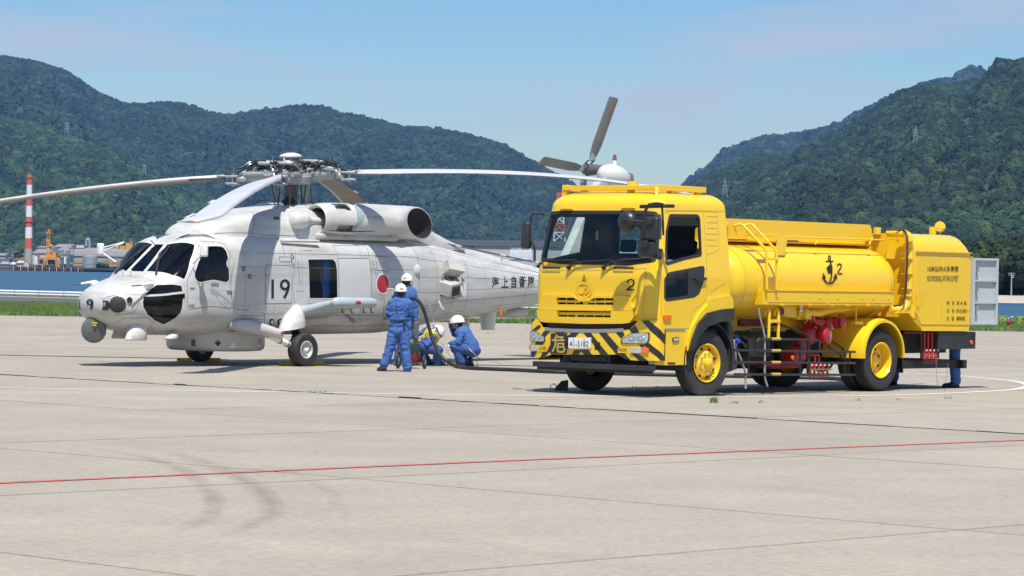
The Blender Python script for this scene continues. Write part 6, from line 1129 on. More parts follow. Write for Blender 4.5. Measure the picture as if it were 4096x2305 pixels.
# side locker
A_, B_ = TF.inv(*y7(385, 590), 1, 1.26), TF.inv(*y8(425, 703), 1, 1.26); lk = MB().box((A_[0], 1.0, B_[2]), (B_[0], 1.26, A_[2])).build('side_locker', 'truck_yellow', truck, bevel=.006)
MB().box((A_[0] - .0, .98, A_[2]), (B_[0], 1.275, A_[2] + .02)).build('locker_lip', 'truck_yellow', lk)
L0, L1 = A_[0], B_[0]; n_d = ((.03, .475), (.49, .79), (.80, .985))
for a, b in n_d: MB().box((L0 + (L1 - L0) * a, 1.26, B_[2] + .04), (L0 + (L1 - L0) * b, 1.268, A_[2] - .035)).build('locker_door', 'truck_yellow', lk, bevel=.004)
for a in (.10, .42, .55, .74, .83, .95): x = L0 + (L1 - L0) * a; MB().cyl((x, 1.268, A_[2] - .10), (x, 1.28, A_[2] - .10), .018, n=10).build('locker_latch', 'truck_yellow_flat', lk)
for a in (.12, .33, .50, .62, .78, .90): x = L0 + (L1 - L0) * a; MB().box((x, 1.262, B_[2] - .012), (x + .07, 1.285, B_[2] + .012)).build('locker_hinge', 'truck_yellow_flat', lk)
MB().prism([(.98, B_[2]), (1.24, B_[2]), (1.24, A_[2] - .01), (1.10, A_[2] - .01), (.98, B_[2] + .1)], lambda u, v, d: (d, u, v), A_[0] - .012, A_[0] - .002).build('locker_end', 'truck_yellow', lk)
# sub-frame below the tank
mb = MB()
for y in (.48, -.55): mb.box((.75, y, 1.02), (5.6, y + .07, 1.20))
mb.build('sub_frame', 'truck_yellow_flat', truck)
for x in (1.0, 2.3, 3.5, 4.9): MB().prism([(-1.0, 1.35), (-.6, 1.02), (.6, 1.02), (1.0, 1.35), (.9, 1.42), (-.9, 1.42)], lambda u, v, d: (d, u, v), x, x + .05).build('tank_saddle', 'truck_yellow_flat', truck)
MB().prism([TF.inv(*yu(*p), 1, .6)[[0, 2]] for p in ((800, 330), (1080, 390), (1200, 500), (1200, 640), (960, 480), (830, 440))], lambda u, v, d: (u, d, v), .55, .6).build('gusset', 'truck_yellow_flat', truck); MB().box(tuple(TF.inv(*yu(100, 530), 1, .55) * (1, 0, 1) + (0, .5, 0)), tuple(TF.inv(*yu(880, 380), 1, .55) * (1, 0, 1) + (0, .55, 0))).build('side_plate', 'truck_yellow_flat', truck)
FRb = flat_surf(TF, 1, .62)
A_, B_ = TF.inv(*yu(218, 455), 1, .60), TF.inv(*yu(770, 310), 1, .60); MB().box((A_[0], .45, A_[2]), (B_[0], .60, B_[2])).build('extinguisher_box', 'dark_red', truck, bevel=.01)
FRb.text('消火器', yu(655, 352), yu(750, 355), 9).build('extinguisher_lettering', 'plate_white', truck, 0)
for a in (0, 137): tp(MB(), [(570 + a, 300), (600 + a, 200), (625 + a, 205), (642 + a, 240), (632 + a, 620)], [1.1, 1.15, 1.18, 1.2, 1.2], .026, yu).build('step_rail', 'truck_yellow', truck)
A_, B_ = TF.inv(*yu(648, 378), 1, 1.2), TF.inv(*yu(785, 378), 1, 1.2); MB().box((A_[0], 1.15, A_[2] - .025), (B_[0], 1.23, A_[2] + .025)).build('step_rung', 'truck_yellow', truck)
A_, B_ = TF.inv(*yu(820, 330), 1, 1.0), TF.inv(*yu(1028, 170), 1, 1.0); MB().prism([(A_[0], B_[2]), (B_[0], B_[2]), (B_[0], A_[2]), (A_[0] + .25, A_[2]), (A_[0], A_[2] + .03)], lambda u, v, d: (u, d, v), .98, 1.02).build('lamp_bracket', 'truck_yellow', truck)
side(((935, 200), (1010, 200), (1010, 290), (940, 292)), 'dark_red', 'side_marker', yu, .03, -.24)
A_ = TF.inv(*yu(1110, 200), 1, 1.1); MB().box(A_ + (-.04, -.01, -.055), A_ + (.04, .0, .055)).build('round_sticker_plate', 'plate_white', truck); MB().lathe([(.028, 0), (.022, 0), (.022, .004), (.028, .004)], A_ + (0, .0, 0), (0, 1, 0), 20).build('sticker_ring', 'dark_grey', truck)
# pipework
def pipe(pts, y, r, m, n='pipe', f=yu): return tp(MB(), pts, y, r, f, 14).build(n, m, truck, 50)
pipe([(1040, 270), (1250, 265), (1370, 265), (1500, 235), (1900, 180), (2200, 165)], [1.0, 1.0, .98, .95, .9, .9], .06, 'truck_yellow'); pipe([(1010, 300), (1240, 300)], .95, .075, 'truck_yellow')
A_ = TF.inv(*yu(1200, 280), 1, 1.1); MB().lathe([(.06, -.12), (.085, -.1), (.085, .0), (.05, .02), (.001, .03)], A_, (.2, .97, 0), 20).build('yellow_coupling', 'truck_yellow', truck); tp(MB(), [(1205, 320), (1190, 380), (1150, 410)], 1.1, .008, yu).build('chain', 'sand_paint', truck); MB().box(*(lambda a, b: ((a[0], .96, b[2]), (b[0], 1.0, a[2])))(TF.inv(*yu(1140, 218), 1, 1.0), TF.inv(*yu(1242, 320), 1, 1.0))).build('coupling_plate', 'truck_yellow', truck)
A_ = TF.inv(*yu(1500, 590), 1, 1.12); vb = MB().lathe([(.13, -.42), (.15, -.38), (.15, -.30), (.11, -.26), (.11, -.16), (.14, -.13), (.145, -.03), (.135, 0), (.06, .03), (.001, .035)], A_, (.1, .99, 0), 36).build('red_valve', 'red_paint', truck, 30); MB().obox(A_ + (-.02, .04, 0), (.03, .03, .16)).build('cap_lever', 'steel', vb); MB().obox(A_ + (.08, .0, .12), (.05, .04, .03)).build('cap_latch', 'steel', vb)
MB().ell(A_ + (-.16, -.3, -.0), (.17, .17, .17)).build('valve_body', 'red_paint', truck); tp(MB(), [(1370, 480), (1300, 380), (1250, 285)], [.95, 1.0, 1.02], .03, yu).build('valve_lever', 'red_paint', truck)
A_ = TF.inv(*yu(1715, 405), 1, 1.1); vb = MB().lathe([(.08, -.30), (.085, -.26), (.10, -.2), (.10, -.1), (.085, -.06), (.10, -.04), (.105, .0), (.06, .03), (.001, .04)], A_, (.15, .98, 0), 28).build('red_valve', 'red_paint', truck, 30); MB().ell(A_ + (-.14, -.22, -.01), (.13, .12, .11)).build('valve_body', 'red_paint', truck); tp(MB(), [(1650, 320), (1660, 290), (1730, 290)], .95, .018, yu).build('valve_lever', 'red_paint', truck); tp(MB(), [(1690, 480), (1700, 560), (1730, 580), (1740, 480)], 1.15, .005, yu).build('chain', 'red_paint', truck)
pipe([(1180, 395), (1480, 395)], [.85, .85], .075, 'red_paint'); pipe([(1480, 395), (1600, 400)], .85, .06, 'red_paint'); pipe([(1100, 660), (1100, 820)], .8, .10, 'red_paint', 'red_pipe'); pipe([(550, 1015), (800, 1018)], .7, .02, 'red_paint', 'red_pipe'); MB().box(*(lambda a, b: ((a[0], .3, b[2]), (b[0], .6, a[2])))(TF.inv(*yu(660, 1010), 1, .6), TF.inv(*yu(1080, 1060), 1, .6))).build('red_bracket', 'red_paint', truck)
A_ = TF.inv(*yu(1020, 880), 1, .8); MB().lathe([(.001, -.2), (.13, -.2), (.15, -.1), (.15, .1), (.1, .15), (.001, .15)], A_, (1, 0, 0), 24).build('filter_housing', 'red_paint', truck)
for x in (1300, 1360): pipe([(1225, 872), (x - 10, 872), (x + 3, 885), (x + 3, 1010)], .95, .02, 'red_paint', 'drain_pipe')
for k, x in enumerate((1235, 1295, 1360, 1420, 1485)):
    A_ = TF.inv(*yu(x, 1080), 1, 1.0); v = MB().cyl(A_ + (0, 0, .12), A_ + (0, 0, -.12), .018, n=10); v.cyl(A_ + (0, 0, .05), A_ + (0, 0, -.02), .03, n=10); v.cyl(A_ + (0, 0, -.05), A_ + (0, 0, -.10), .026, n=10); v = v.build('drain_valve', 'red_paint', truck); MB().obox(A_ + (.03, .03, 0), (.10, .015, .02), (0, 0, .2)).build('valve_handle', 'green_handle', v); MB().obox(A_ + (.02, .025, .075), (.035, .01, .035)).build('valve_tag', 'plate_white', v); tp(MB(), [(x, 1145), (x - 8, 1200), (x + 4, 1235)], 1.02, .005, yu).build('chain', 'red_paint', v)
# battery and fuel tank side, reservoir
A_, B_ = TF.inv(*yu(360, 600), 1, .95), TF.inv(*yu(680, 900), 1, .95); MB().box((A_[0], .35, B_[2]), (B_[0], .92, A_[2])).build('battery_box', 'truck_black', truck, bevel=.03); A_ = TF.inv(*yu(230, 720), 1, .9); MB().lathe([(.001, -.35), (.17, -.33), (.19, -.25), (.19, .12), (.17, .2), (.001, .22)], (A_[0], .6, A_[2]), (0, 1, 0), 28).build('air_cylinder', 'truck_black', truck)
A_, B_ = TF.inv(*yu(120, 650), 1, 1.0), TF.inv(*yu(180, 1050), 1, 1.0); MB().box((A_[0], .85, B_[2]), (B_[0], 1.0, A_[2])).build('coolant_reservoir', 'hub_grey', truck, bevel=.03); A_ = TF.inv(*yu(165, 665), 1, 1.02); MB().cyl(A_, A_ + (0, .05, .0), .038, n=12).build('blue_cap', 'blue_cap', truck)
for pts, yy in (([(490, 200), (500, 300), (540, 450), (575, 600), (578, 800), (575, 1150), (580, 1220), (615, 1325)], 1.22), ([(190, 830), (240, 960), (290, 1100), (300, 1200), (298, 1360)], 1.22)): tp(MB(), pts, yy, .017, yu).build('drain_hose', 'clear_hose', truck)
# side guard
for pts in ([(125, 802), (700, 812), (1885, 826)], [(140, 975), (700, 980), (1885, 992)], [(140, 1152), (700, 1155), (1885, 1160)], [(465, 800), (468, 680), (495, 638), (1330, 652), (1368, 680), (1372, 815)]): tp(MB(), pts, 1.235, .020, yu).build('guard_rail_tube', 'truck_black', truck)
for x, y0, y1 in ((1092, 650, 1150), (1205, 640, 1155), (340, 820, 1150), (1735, 835, 1160), (1812, 840, 980), (615, 660, 900)): tp(MB(), [(x, y0), (x, y1)], 1.19, .018 if x != 1205 else .03, yu).build('guard_upright', 'truck_black', truck)
for pts in ([(810, 430), (1100, 540), (1170, 590), (1195, 660)], [(1540, 660), (1700, 770), (1720, 810)], [(1500, 750), (1680, 870), (1690, 930)], [(90, 560), (260, 700), (310, 760)], [(260, 605), (330, 650), (345, 800)], [(975, 940), (1100, 1060)], [(330, 520), (360, 495), (600, 500), (700, 490)]): tp(MB(), pts, .95, .02, yu).build('brace_tube', 'truck_black', truck)
for y0 in (640, 810, 980, 1152): A_, B_ = TF.inv(*yu(668, y0), 1, 1.235), TF.inv(*yu(798, y0), 1, 1.235); MB().tube([A_, B_], .0245, 10).build('yellow_sleeve', 'sand_paint', truck)
A_ = TF.inv(*yu(970, 905), 1, 1.22); MB().cyl(A_, A_ + (0, .02, 0), .035, n=12).build('side_marker', 'amber_lens', truck)
# rear mudguards
for sgn in (1, -1):
    prof = [(.60, .46 * sgn), (.625, .46 * sgn), (.625, 1.22 * sgn), (.605, 1.27 * sgn), (.585, 1.27 * sgn), (.59, 1.22 * sgn)]
    MB().lathe(prof, (4.75, 0, .60), (0, 1, 0), 26, a0=176, a1=364).build('mudguard', 'truck_yellow', truck, 40); MB().lathe([(.605, 1.272 * sgn), (.60, 1.30 * sgn), (.555, 1.30 * sgn), (.56, 1.272 * sgn)], (4.75, 0, .60), (0, 1, 0), 26, a0=176, a1=364).build('mudguard_lip', 'truck_yellow', truck, 40)
    MB().box((5.40, .50 * sgn if sgn > 0 else -1.22, .30), (5.43, 1.22 if sgn > 0 else -.50, .62)).build('mud_flap', 'truck_black', truck)
tp(MB(), [(1080, 700), (1082, 830)], 1.1, .014).build('mudguard_stay', 'truck_yellow', truck); MB().obox(TF.inv(*y7(1090, 832), 1, 1.1), (.22, .08, .05)).build('stay_foot', 'truck_yellow', truck)

# rear cabinet
X0, X1 = 5.66, 7.42
cab_sec = [(-1.25, 1.24), (1.25, 1.24)] + [(1.25, 2.28)] + [(.93 + .32 * math.cos(R(a)), 2.33 + .34 * math.sin(R(a))) for a in range(0, 91, 10)] + [(-.93 - .32 * math.cos(R(a)), 2.33 + .34 * math.sin(R(a))) for a in range(90, -1, -10)] + [(-1.25, 2.28)]
low_ = TF.inv(*y8(990, 895), 1, 1.25)[2]
MB().loft([[(X0, p[0], p[1]) for p in cab_sec], *[[(X1 - .30 + .30 * math.sin(R(t_)), p[0], p[1] if p[1] <= 2.2 else 2.2 + (p[1] - 2.2) * (.25 + .75 * math.cos(R(t_)))) for p in cab_sec] for t_ in (0, 20, 40, 55, 70, 80, 90)]]).build('rear_cabinet', 'truck_yellow', truck, 30)
Pk = lambda x, y: TF.inv(*yr(x, y), 1, 1.25)[[0, 2]]
MB().prism([Pk(360, 1190), Pk(1108, 1352), Pk(1095, 1435), Pk(468, 1430)], lambda u, v, d: (u, d, v), -1.25, 1.25).build('cabinet_base', 'truck_yellow', truck, 20)
MB().prism([Pk(300, 300), Pk(372, 330), Pk(375, 1195), Pk(455, 1350), Pk(470, 1430), Pk(300, 1190), Pk(120, 1190), Pk(290, 1100)], lambda u, v, d: (u, d, v), 1.20, 1.235).build('cabinet_shoulder', 'truck_yellow', truck, 20)
mb = MB(); cs = flat_surf(TF, 1, 1.254)
MB().prism([cs.uv(*yr(*p)) for p in ((390, 425), (738, 430), (722, 1345), (452, 1345), (385, 1190))], lambda u, v, d: (u, d, v), 1.25, 1.262).build('cabinet_door', 'truck_yellow', truck, bevel=.004); MB().prism([cs.uv(*yr(*p)) for p in ((748, 432), (1105, 445), (1102, 1350), (726, 1346))], lambda u, v, d: (u, d, v), 1.25, 1.262).build('cabinet_door', 'truck_yellow', truck, bevel=.004)
A_, B_ = TF.inv(*yr(385, 345), 1, 1.26), TF.inv(*yr(1130, 410), 1, 1.26); MB().prism([(A_[0], A_[2]), (B_[0], A_[2] - .01), (B_[0], B_[2] + .03), (A_[0], B_[2] + .03)], lambda u, v, d: (u, d, v), 1.25, 1.285).build('drip_rail', 'truck_yellow', truck)
cd = flat_surf(TF, 1, 1.264); A_, B_ = cd.uv(*yr(395, 912)), cd.uv(*yr(505, 1115)); hd = cd.sheet(tess([[cd.uv(*yr(*p)) for p in ((395, 912), (505, 912), (500, 1010), (470, 1080), (420, 1115), (395, 1115))]]), .002).build('handle_recess', 'truck_yellow_flat', truck, 0); tp(MB(), [(405, 940), (412, 1100)], 1.275, .02, yr).build('handle', 'truck_yellow', truck)
def ct(s, x0, x1, yb_, h, b=.0, n='cabinet_lettering'): return cd.text(s, yr(x0, yb_), yr(x1, yb_ + 2), h / 3.372, .004, b).build(n, 'ink', truck, 0)
ct('15米以内火気厳禁', 540, 957, 632, 78, .012); ct('NO SMOKING WITHIN 50 FEET', 535, 957, 762, 78, .0); ct('類', 798, 832, 1078, 52); ct('別', 868, 900, 1078, 52); ct('第', 932, 966, 1080, 52); ct('4', 982, 1010, 1080, 48); ct('類', 1030, 1064, 1082, 52)
ct('品', 798, 830, 1182, 50); ct('名', 864, 898, 1184, 52); ct('第2石油類', 928, 1062, 1186, 54); ct('J-5', 1070, 1102, 1176, 26); ct('容', 796, 830, 1288, 52); ct('量', 862, 896, 1290, 54); ct('8000L', 930, 1056, 1288, 52, .01)
tp(MB(), [(1062, 1335), (1062, 1336)], 1.27, .01, yr)
mb = MB()
for k in range(14): A_ = TF.inv(*yr(728, 470 + 60 * k), 1, 1.262); MB().cyl(A_, A_ + (0, .006, 0), .007, n=6).build('rivet', 'truck_yellow_flat', truck)
# open grey door
Hh = TF.inv(*yr(1140, 445), 1, 1.28); Hb = TF.inv(*yr(1120, 1345), 1, 1.28); dv = np.array((math.cos(R(8)), math.sin(R(8)), 0)); nv = np.array((-math.sin(R(8)), math.cos(R(8)), 0)); h0, h1 = Hb[2], Hh[2]; o0 = np.array((Hh[0], 1.28, 0)); W_ = .67
def dbox(a0, a1, z0, z1, t0, t1): P = lambda a, t, z: tuple(o0 + dv * a + nv * t + np.array((0, 0, z))); m = MB(); m.add([P(a0, t0, z0), P(a1, t0, z0), P(a1, t1, z0), P(a0, t1, z0), P(a0, t0, z1), P(a1, t0, z1), P(a1, t1, z1), P(a0, t1, z1)], [(0, 3, 2, 1), (4, 5, 6, 7), (0, 1, 5, 4), (1, 2, 6, 5), (2, 3, 7, 6), (3, 0, 4, 7)]); return m
dr = dbox(0, W_, h0, h1, -.03, -.01).build('open_door', 'door_grey', truck)
for a0, a1, z0, z1 in ((0, .06, h0, h1), (W_ - .05, W_, h0, h1), (.06, W_ - .05, h1 - .04, h1), (.06, W_ - .05, h0, h0 + .04), (.06, W_ - .05, h0 + (h1 - h0) * .33 - .015, h0 + (h1 - h0) * .33 + .015), (.06, W_ - .05, h0 + (h1 - h0) * .66 - .015, h0 + (h1 - h0) * .66 + .015)): dbox(a0, a1, z0, z1, -.01, .035).build('door_rib', 'door_grey', dr)
for z in (.2, .5, .8): dbox(.09, .13, h0 + (h1 - h0) * z, h0 + (h1 - h0) * z + .09, -.01, .06).build('door_bolt', 'hub_grey', dr)
dbox(.10, .112, h0 + .08, h1 - .1, .0, .02).build('lock_rod', 'hub_grey', dr); MB().box((7.42, 1.18, h0 - .03), (7.47, 1.25, h1 + .02)).build('door_post', 'truck_yellow', truck)
MB().box((7.40, -1.2, 1.05), (7.45, 1.18, 2.25)).build('rear_shutter', 'door_grey', truck)
# roof fittings of the cabinet
A_ = TF.inv(*yr(608, 150), 1, .3); MB().cyl((A_[0], .3, 2.62), (A_[0], .3, A_[2] + .16), .065, n=20).build('vent_stack', 'truck_yellow', truck); A_ = TF.inv(*yr(706, 175), 1, .3); wl_ = MB().tube([(A_[0], .3, 2.64), (A_[0], .3, A_[2] + .10)], .012).build('lamp_post', 'truck_yellow', truck)
A_ = TF.inv(*yr(712, 30), 1, .3); MB().lathe([(.001, -.08), (.06, -.075), (.095, .0), (.095, .05), (.085, .06), (.001, .06)], A_, (-.9, .4, .1), 20).build('work_lamp', 'truck_yellow', truck, 30); MB().lathe([(.105, -.012), (.115, 0), (.105, .012)], A_ + (0, 0, -.02), (0, .0, 1), 20, a0=0, a1=180).build('lamp_bow', 'truck_yellow', truck)
# pipe between tank and cabinet
tp(MB(), [(10, 110), (100, 112), (230, 115), (275, 140), (290, 200), (290, 700), (280, 1000), (265, 1080), (210, 1145), (120, 1150), (30, 1140)], [.8, .95, 1.12, 1.17, 1.19, 1.2, 1.2, 1.2, 1.18, 1.12, 1.08], .065, yr, 16).build('transfer_pipe', 'truck_yellow', truck, 50)
tp(MB(), [(-30, 65), (200, 65), (245, 90), (268, 170), (265, 500), (250, 850), (235, 980), (180, 1075), (85, 1095)], [.9, 1.1, 1.2, 1.26, 1.275, 1.275, 1.275, 1.26, 1.2], .018, yr).build('breather_hose', 'hose_rubber', truck, 50)
for y in (220, 285, 455, 660, 860, 960): A_ = TF.inv(*yr(270, y), 1, 1.2); MB().box(A_ + (-.06, -.09, -.006), A_ + (.07, .08, .006)).build('pipe_clamp', 'truck_yellow', truck)
A_ = TF.inv(*y8(298, 122), 1, .5); MB().cyl((A_[0], .5, A_[2] - .1), (A_[0], .5, A_[2] + .02), .07, n=16).build('vent_cap', 'truck_yellow', truck)
# rear end below the cabinet
A_, B_ = TF.inv(*y8(760, 900), 1, 1.22), TF.inv(*y8(1040, 1028), 1, 1.22); MB().box((A_[0], -1.2, B_[2]), (B_[0], 1.22, A_[2])).build('rear_body', 'truck_black', truck, bevel=.01); q = TF.inv(*y8(1005, 978), 1, 1.22); MB().cyl(q, q + (0, .02, 0), .035, n=16).build('side_marker', 'amber_lens', truck)
A_, B_ = TF.inv(*y8(560, 1118), 1, 1.1), TF.inv(*y8(975, 1175), 1, 1.1); MB().box((B_[0] - .12, -1.15, B_[2]), (B_[0], 1.1, A_[2])).build('underrun_bar', 'truck_black', truck, bevel=.008); MB().box((A_[0] - .5, .9, B_[2] + .01), (B_[0] - .12, 1.0, A_[2])).build('bar_arm', 'chassis_black', truck)
MB().box((5.5, -.9, .62), (7.2, .9, .95)).build('rear_frame', 'chassis_black', truck)
for x in (655, 683, 712, 742):
    tp(MB(), [(x, 905), (x - 2, 1085)], 1.12, .022, y8).build('drain_pipe', 'red_paint', truck); A_ = TF.inv(*y8(x - 3, 1078), 1, 1.14); MB().cyl(A_ + (0, 0, .05), A_ + (0, 0, -.06), .03, n=10).build('drain_valve', 'red_paint', truck); MB().obox(A_ + (.04, .02, 0), (.08, .015, .02)).build('valve_handle', 'green_handle', truck); MB().obox(A_ + (.03, .03, .09), (.03, .01, .03)).build('valve_tag', 'plate_white', truck); tp(MB(), [(x - 8, 1090), (x - 6, 1135), (x + 6, 1140), (x + 10, 1105)], 1.15, .005, y8).build('chain', 'red_paint', truck)
for a, b in (((630, 890), (630, 1100)), ((760, 900), (758, 1100)), ((500, 905), (640, 905))): tp(MB(), [a, b], 1.1, .02, y8).build('frame_tube', 'dark_red' if a[0] == 500 else 'truck_black', truck)
# mirrors
def fp(mb, pts, x, r, n=8): mb.tube([TF.inv(*y5(*p), 0, x) for p in pts], r, n); return mb
fp(MB(), [(1290, 255), (1240, 245), (1175, 255), (1145, 300), (1128, 380), (1118, 520), (1088, 600), (1082, 650), (1095, 690), (1180, 705), (1265, 712)], -1.66, .024).build('mirror_frame', 'truck_black', truck, 50); fp(MB(), [(1385, 268), (1280, 268), (1100, 272)], -1.40, .028).build('mirror_bracket', 'truck_black', truck); fp(MB(), [(1285, 275), (1292, 400), (1296, 520)], -1.40, .018).build('mirror_bracket', 'truck_black', truck); MB().tube([TF.inv(*y5(1290, 260), 0, -1.66), TF.inv(*y5(1330, 268), 0, -1.35)], .024).build('mirror_bracket', 'truck_black', truck); MB().tube([TF.inv(*y5(1265, 712), 0, -1.66), TF.inv(*y5(1275, 650), 0, -1.32)], .035).build('mirror_bracket', 'truck_black', truck)
def mir_box(px, py, w, h, x=-1.70, yaw=-12): c = TF.inv(*y5(px, py), 0, x); m = MB().obox(c, (.13, w, h), (0, 0, R(yaw))).build('mirror', 'truck_black', truck, bevel=.05, seg=4); MB().obox(c + np.array((.066, 0, 0)), (.004, w * .88, h * .9), (0, 0, R(yaw))).build('mirror_glass', 'lamp_chrome', m); MB().obox(c + np.array((-.08, .0, h * .3)), (.05, .10, .10), (0, 0, R(yaw))).build('mirror_clamp', 'black_matt', m, bevel=.01); return m
mir_box(1205, 462, .24, .36); mir_box(1165, 638, .30, .25)
c_ = TF.inv(*y5(985, 400), 0, -1.72); m_ = MB().lathe([(.001, -.09), (.08, -.085), (.14, -.05), (.165, -.0), (.165, .02), (.15, .03), (.001, .03)], c_, (1, -.15, -.1), 32).build('round_mirror', 'truck_black', truck, 50); MB().tube([c_ + (-.09, .0, .02), c_ + (-.10, .12, .02), TF.inv(*y5(1120, 400), 0, -1.68)], .012).build('mirror_arm', 'truck_black', m_)
fp(MB(), [(268, 340), (180, 335), (155, 370), (147, 540), (180, 600), (190, 640), (190, 745)], -1.52, .02).build('mirror_frame', 'truck_black', truck, 50); c_ = TF.inv(*y5(118, 520), 0, -1.52); m_ = MB().obox(c_, (.12, .20, .43), (0, 0, R(15))).build('mirror', 'truck_black', truck, bevel=.05, seg=4); MB().obox(c_ + np.array((.062, 0, 0)), (.004, .17, .38), (0, 0, R(15))).build('mirror_glass', 'lamp_chrome', m_)
# rack and lamp on the cab roof
def beam(a, b, w, h, n='roof_rack_beam', m='truck_yellow'): a = np.array(a, float); b = np.array(b, float); L_ = np.linalg.norm(b - a); d = (b - a) / L_; return MB().obox((a + b) / 2, (L_, w, h), (0, -math.asin(d[2]), math.atan2(d[1], d[0]))).build(n, m, truck, bevel=.005)
zr = 3.33; pn0 = TF.inv(*y5(1240, 108), 1, .92); pn1 = TF.inv(*y5(1655, 130), 1, .92); beam(pn0, pn1, .05, .09); beam(pn0 * (1, -1, 1), pn1 * (1, -1, 1), .05, .09); pf = TF.inv(*y5(420, 135), 0, pn0[0]); beam(pn0, (pn0[0], -.95, pn0[2]), .09, .07); beam((pn1[0], .92, pn1[2]), (pn1[0], -.92, pn1[2]), .05, .06); beam((pn0[0] + .35, .92, pn0[2]), (pn0[0] + .35, -.92, pn0[2]), .05, .06)
beam((pn0[0] - .08, .98, 2.98), pn0, .05, .05)
for x in (.38, 1.0): 
    for s in (1, -1): MB().box((pn0[0] + x, .86 * s - .04, 3.02), (pn0[0] + x + .12, .86 * s + .06, pn0[2])).build('rack_foot', 'truck_yellow', truck)
MB().box((pn0[0] - .03, -.98, 3.02), (pn0[0] + .05, -.90, pn0[2] + .05)).build('rack_foot', 'truck_yellow', truck)
A_ = TF.inv(*y5(1035, 100), 1, .35); MB().cyl((A_[0], .35, A_[2] - .12), (A_[0], .35, A_[2] + .08), .09, n=28).build('beacon', 'truck_yellow', truck)
FLIP[0] = False
# ================================================================== PEOPLE AND KIT
M('coverall', (0.050, 0.125, 0.36), 0.85, var=0.10, vscale=7, bump=0.004, bscale=45); M('coverall_dark', (0.035, 0.085, 0.26), 0.85, var=0.10, vscale=7, bump=0.004, bscale=45); M('skin', (0.42, 0.24, 0.16), 0.55); M('hair', (0.012, 0.010, 0.009), 0.6); M('helmet_white', (0.78, 0.78, 0.74), 0.25, coat=0.4)
M('boot_black', (0.012, 0.012, 0.012), 0.35); M('vest_yellow', (0.80, 0.56, 0.02), 0.7); M('vest_mesh', (0.36, 0.33, 0.06), 0.8); M('glove_white', (0.62, 0.62, 0.60), 0.8); M('glove_grey', (0.10, 0.10, 0.10), 0.8); M('label_red', (0.6, 0.03, 0.03), 0.5); M('label_blue', (0.06, 0.2, 0.55), 0.5); M('cart_red', (0.22, 0.015, 0.015), 0.45, coat=.2); M('cart_green', (0.014, 0.045, 0.02), 0.5); M('rope', (0.55, 0.54, 0.50), 0.8)
def capsule(mb, p0, p1, r0, r1=None, n=14):
    r1 = r0 if r1 is None else r1; p0 = Vector(p0); p1 = Vector(p1); d = (p1 - p0); L_ = d.length; d = d / max(L_, 1e-6); pts = []; rs = []
    for k in range(5): a = math.pi / 2 * k / 5; pts.append(p0 - d * r0 * math.cos(a)); rs.append(max(r0 * math.sin(a), 1e-4))
    pts += [p0, p1]; rs += [r0, r1]
    for k in range(1, 6): a = math.pi / 2 * k / 5; pts.append(p1 + d * r1 * math.sin(a)); rs.append(max(r1 * math.cos(a), 1e-4))
    mb.tube(pts, rs, n)
def fuse(name, prims, vox, m, parent, wr=0.0, ws=9.0, smooth=4):
    mb = MB()
    for p in prims:
        if p[0] == 'e': mb.ell(p[1], p[2], 18, 12, p[3] if len(p) > 3 else None)
        else: capsule(mb, *p)
    me = bpy.data.meshes.new(name); me.from_pydata(mb.v, [], mb.f); bm = bmesh.new(); bm.from_mesh(me); bmesh.ops.remove_doubles(bm, verts=bm.verts, dist=1e-5); bmesh.ops.recalc_face_normals(bm, faces=bm.faces); bm.to_mesh(me); bm.free()
    o = bpy.data.objects.new(name, me); md = o.modifiers.new('r', 'REMESH'); md.mode = 'VOXEL'; md.voxel_size = vox; s_ = o.modifiers.new('s', 'SMOOTH'); s_.iterations = smooth; s_.factor = .5
    m2 = bake(o); m2.name = name
    if wr:
        sd_ = rng.uniform(0, 50)
        for v in m2.vertices:
            p = v.co; q = noise.noise(Vector((p.x * ws + sd_, p.y * ws, p.z * ws * 1.6))) + .5 * noise.noise(Vector((p.x * ws * 2.3, p.y * ws * 2.3 + sd_, p.z * ws * 2.6))); q = 1 - abs(q) * 2.2; v.co = p + v.normal * wr * q
    m2.materials.clear(); m2.materials.append(MATS[m]); m2.polygons.foreach_set('use_smooth', [True] * len(m2.polygons)); return link(name, m2, parent)
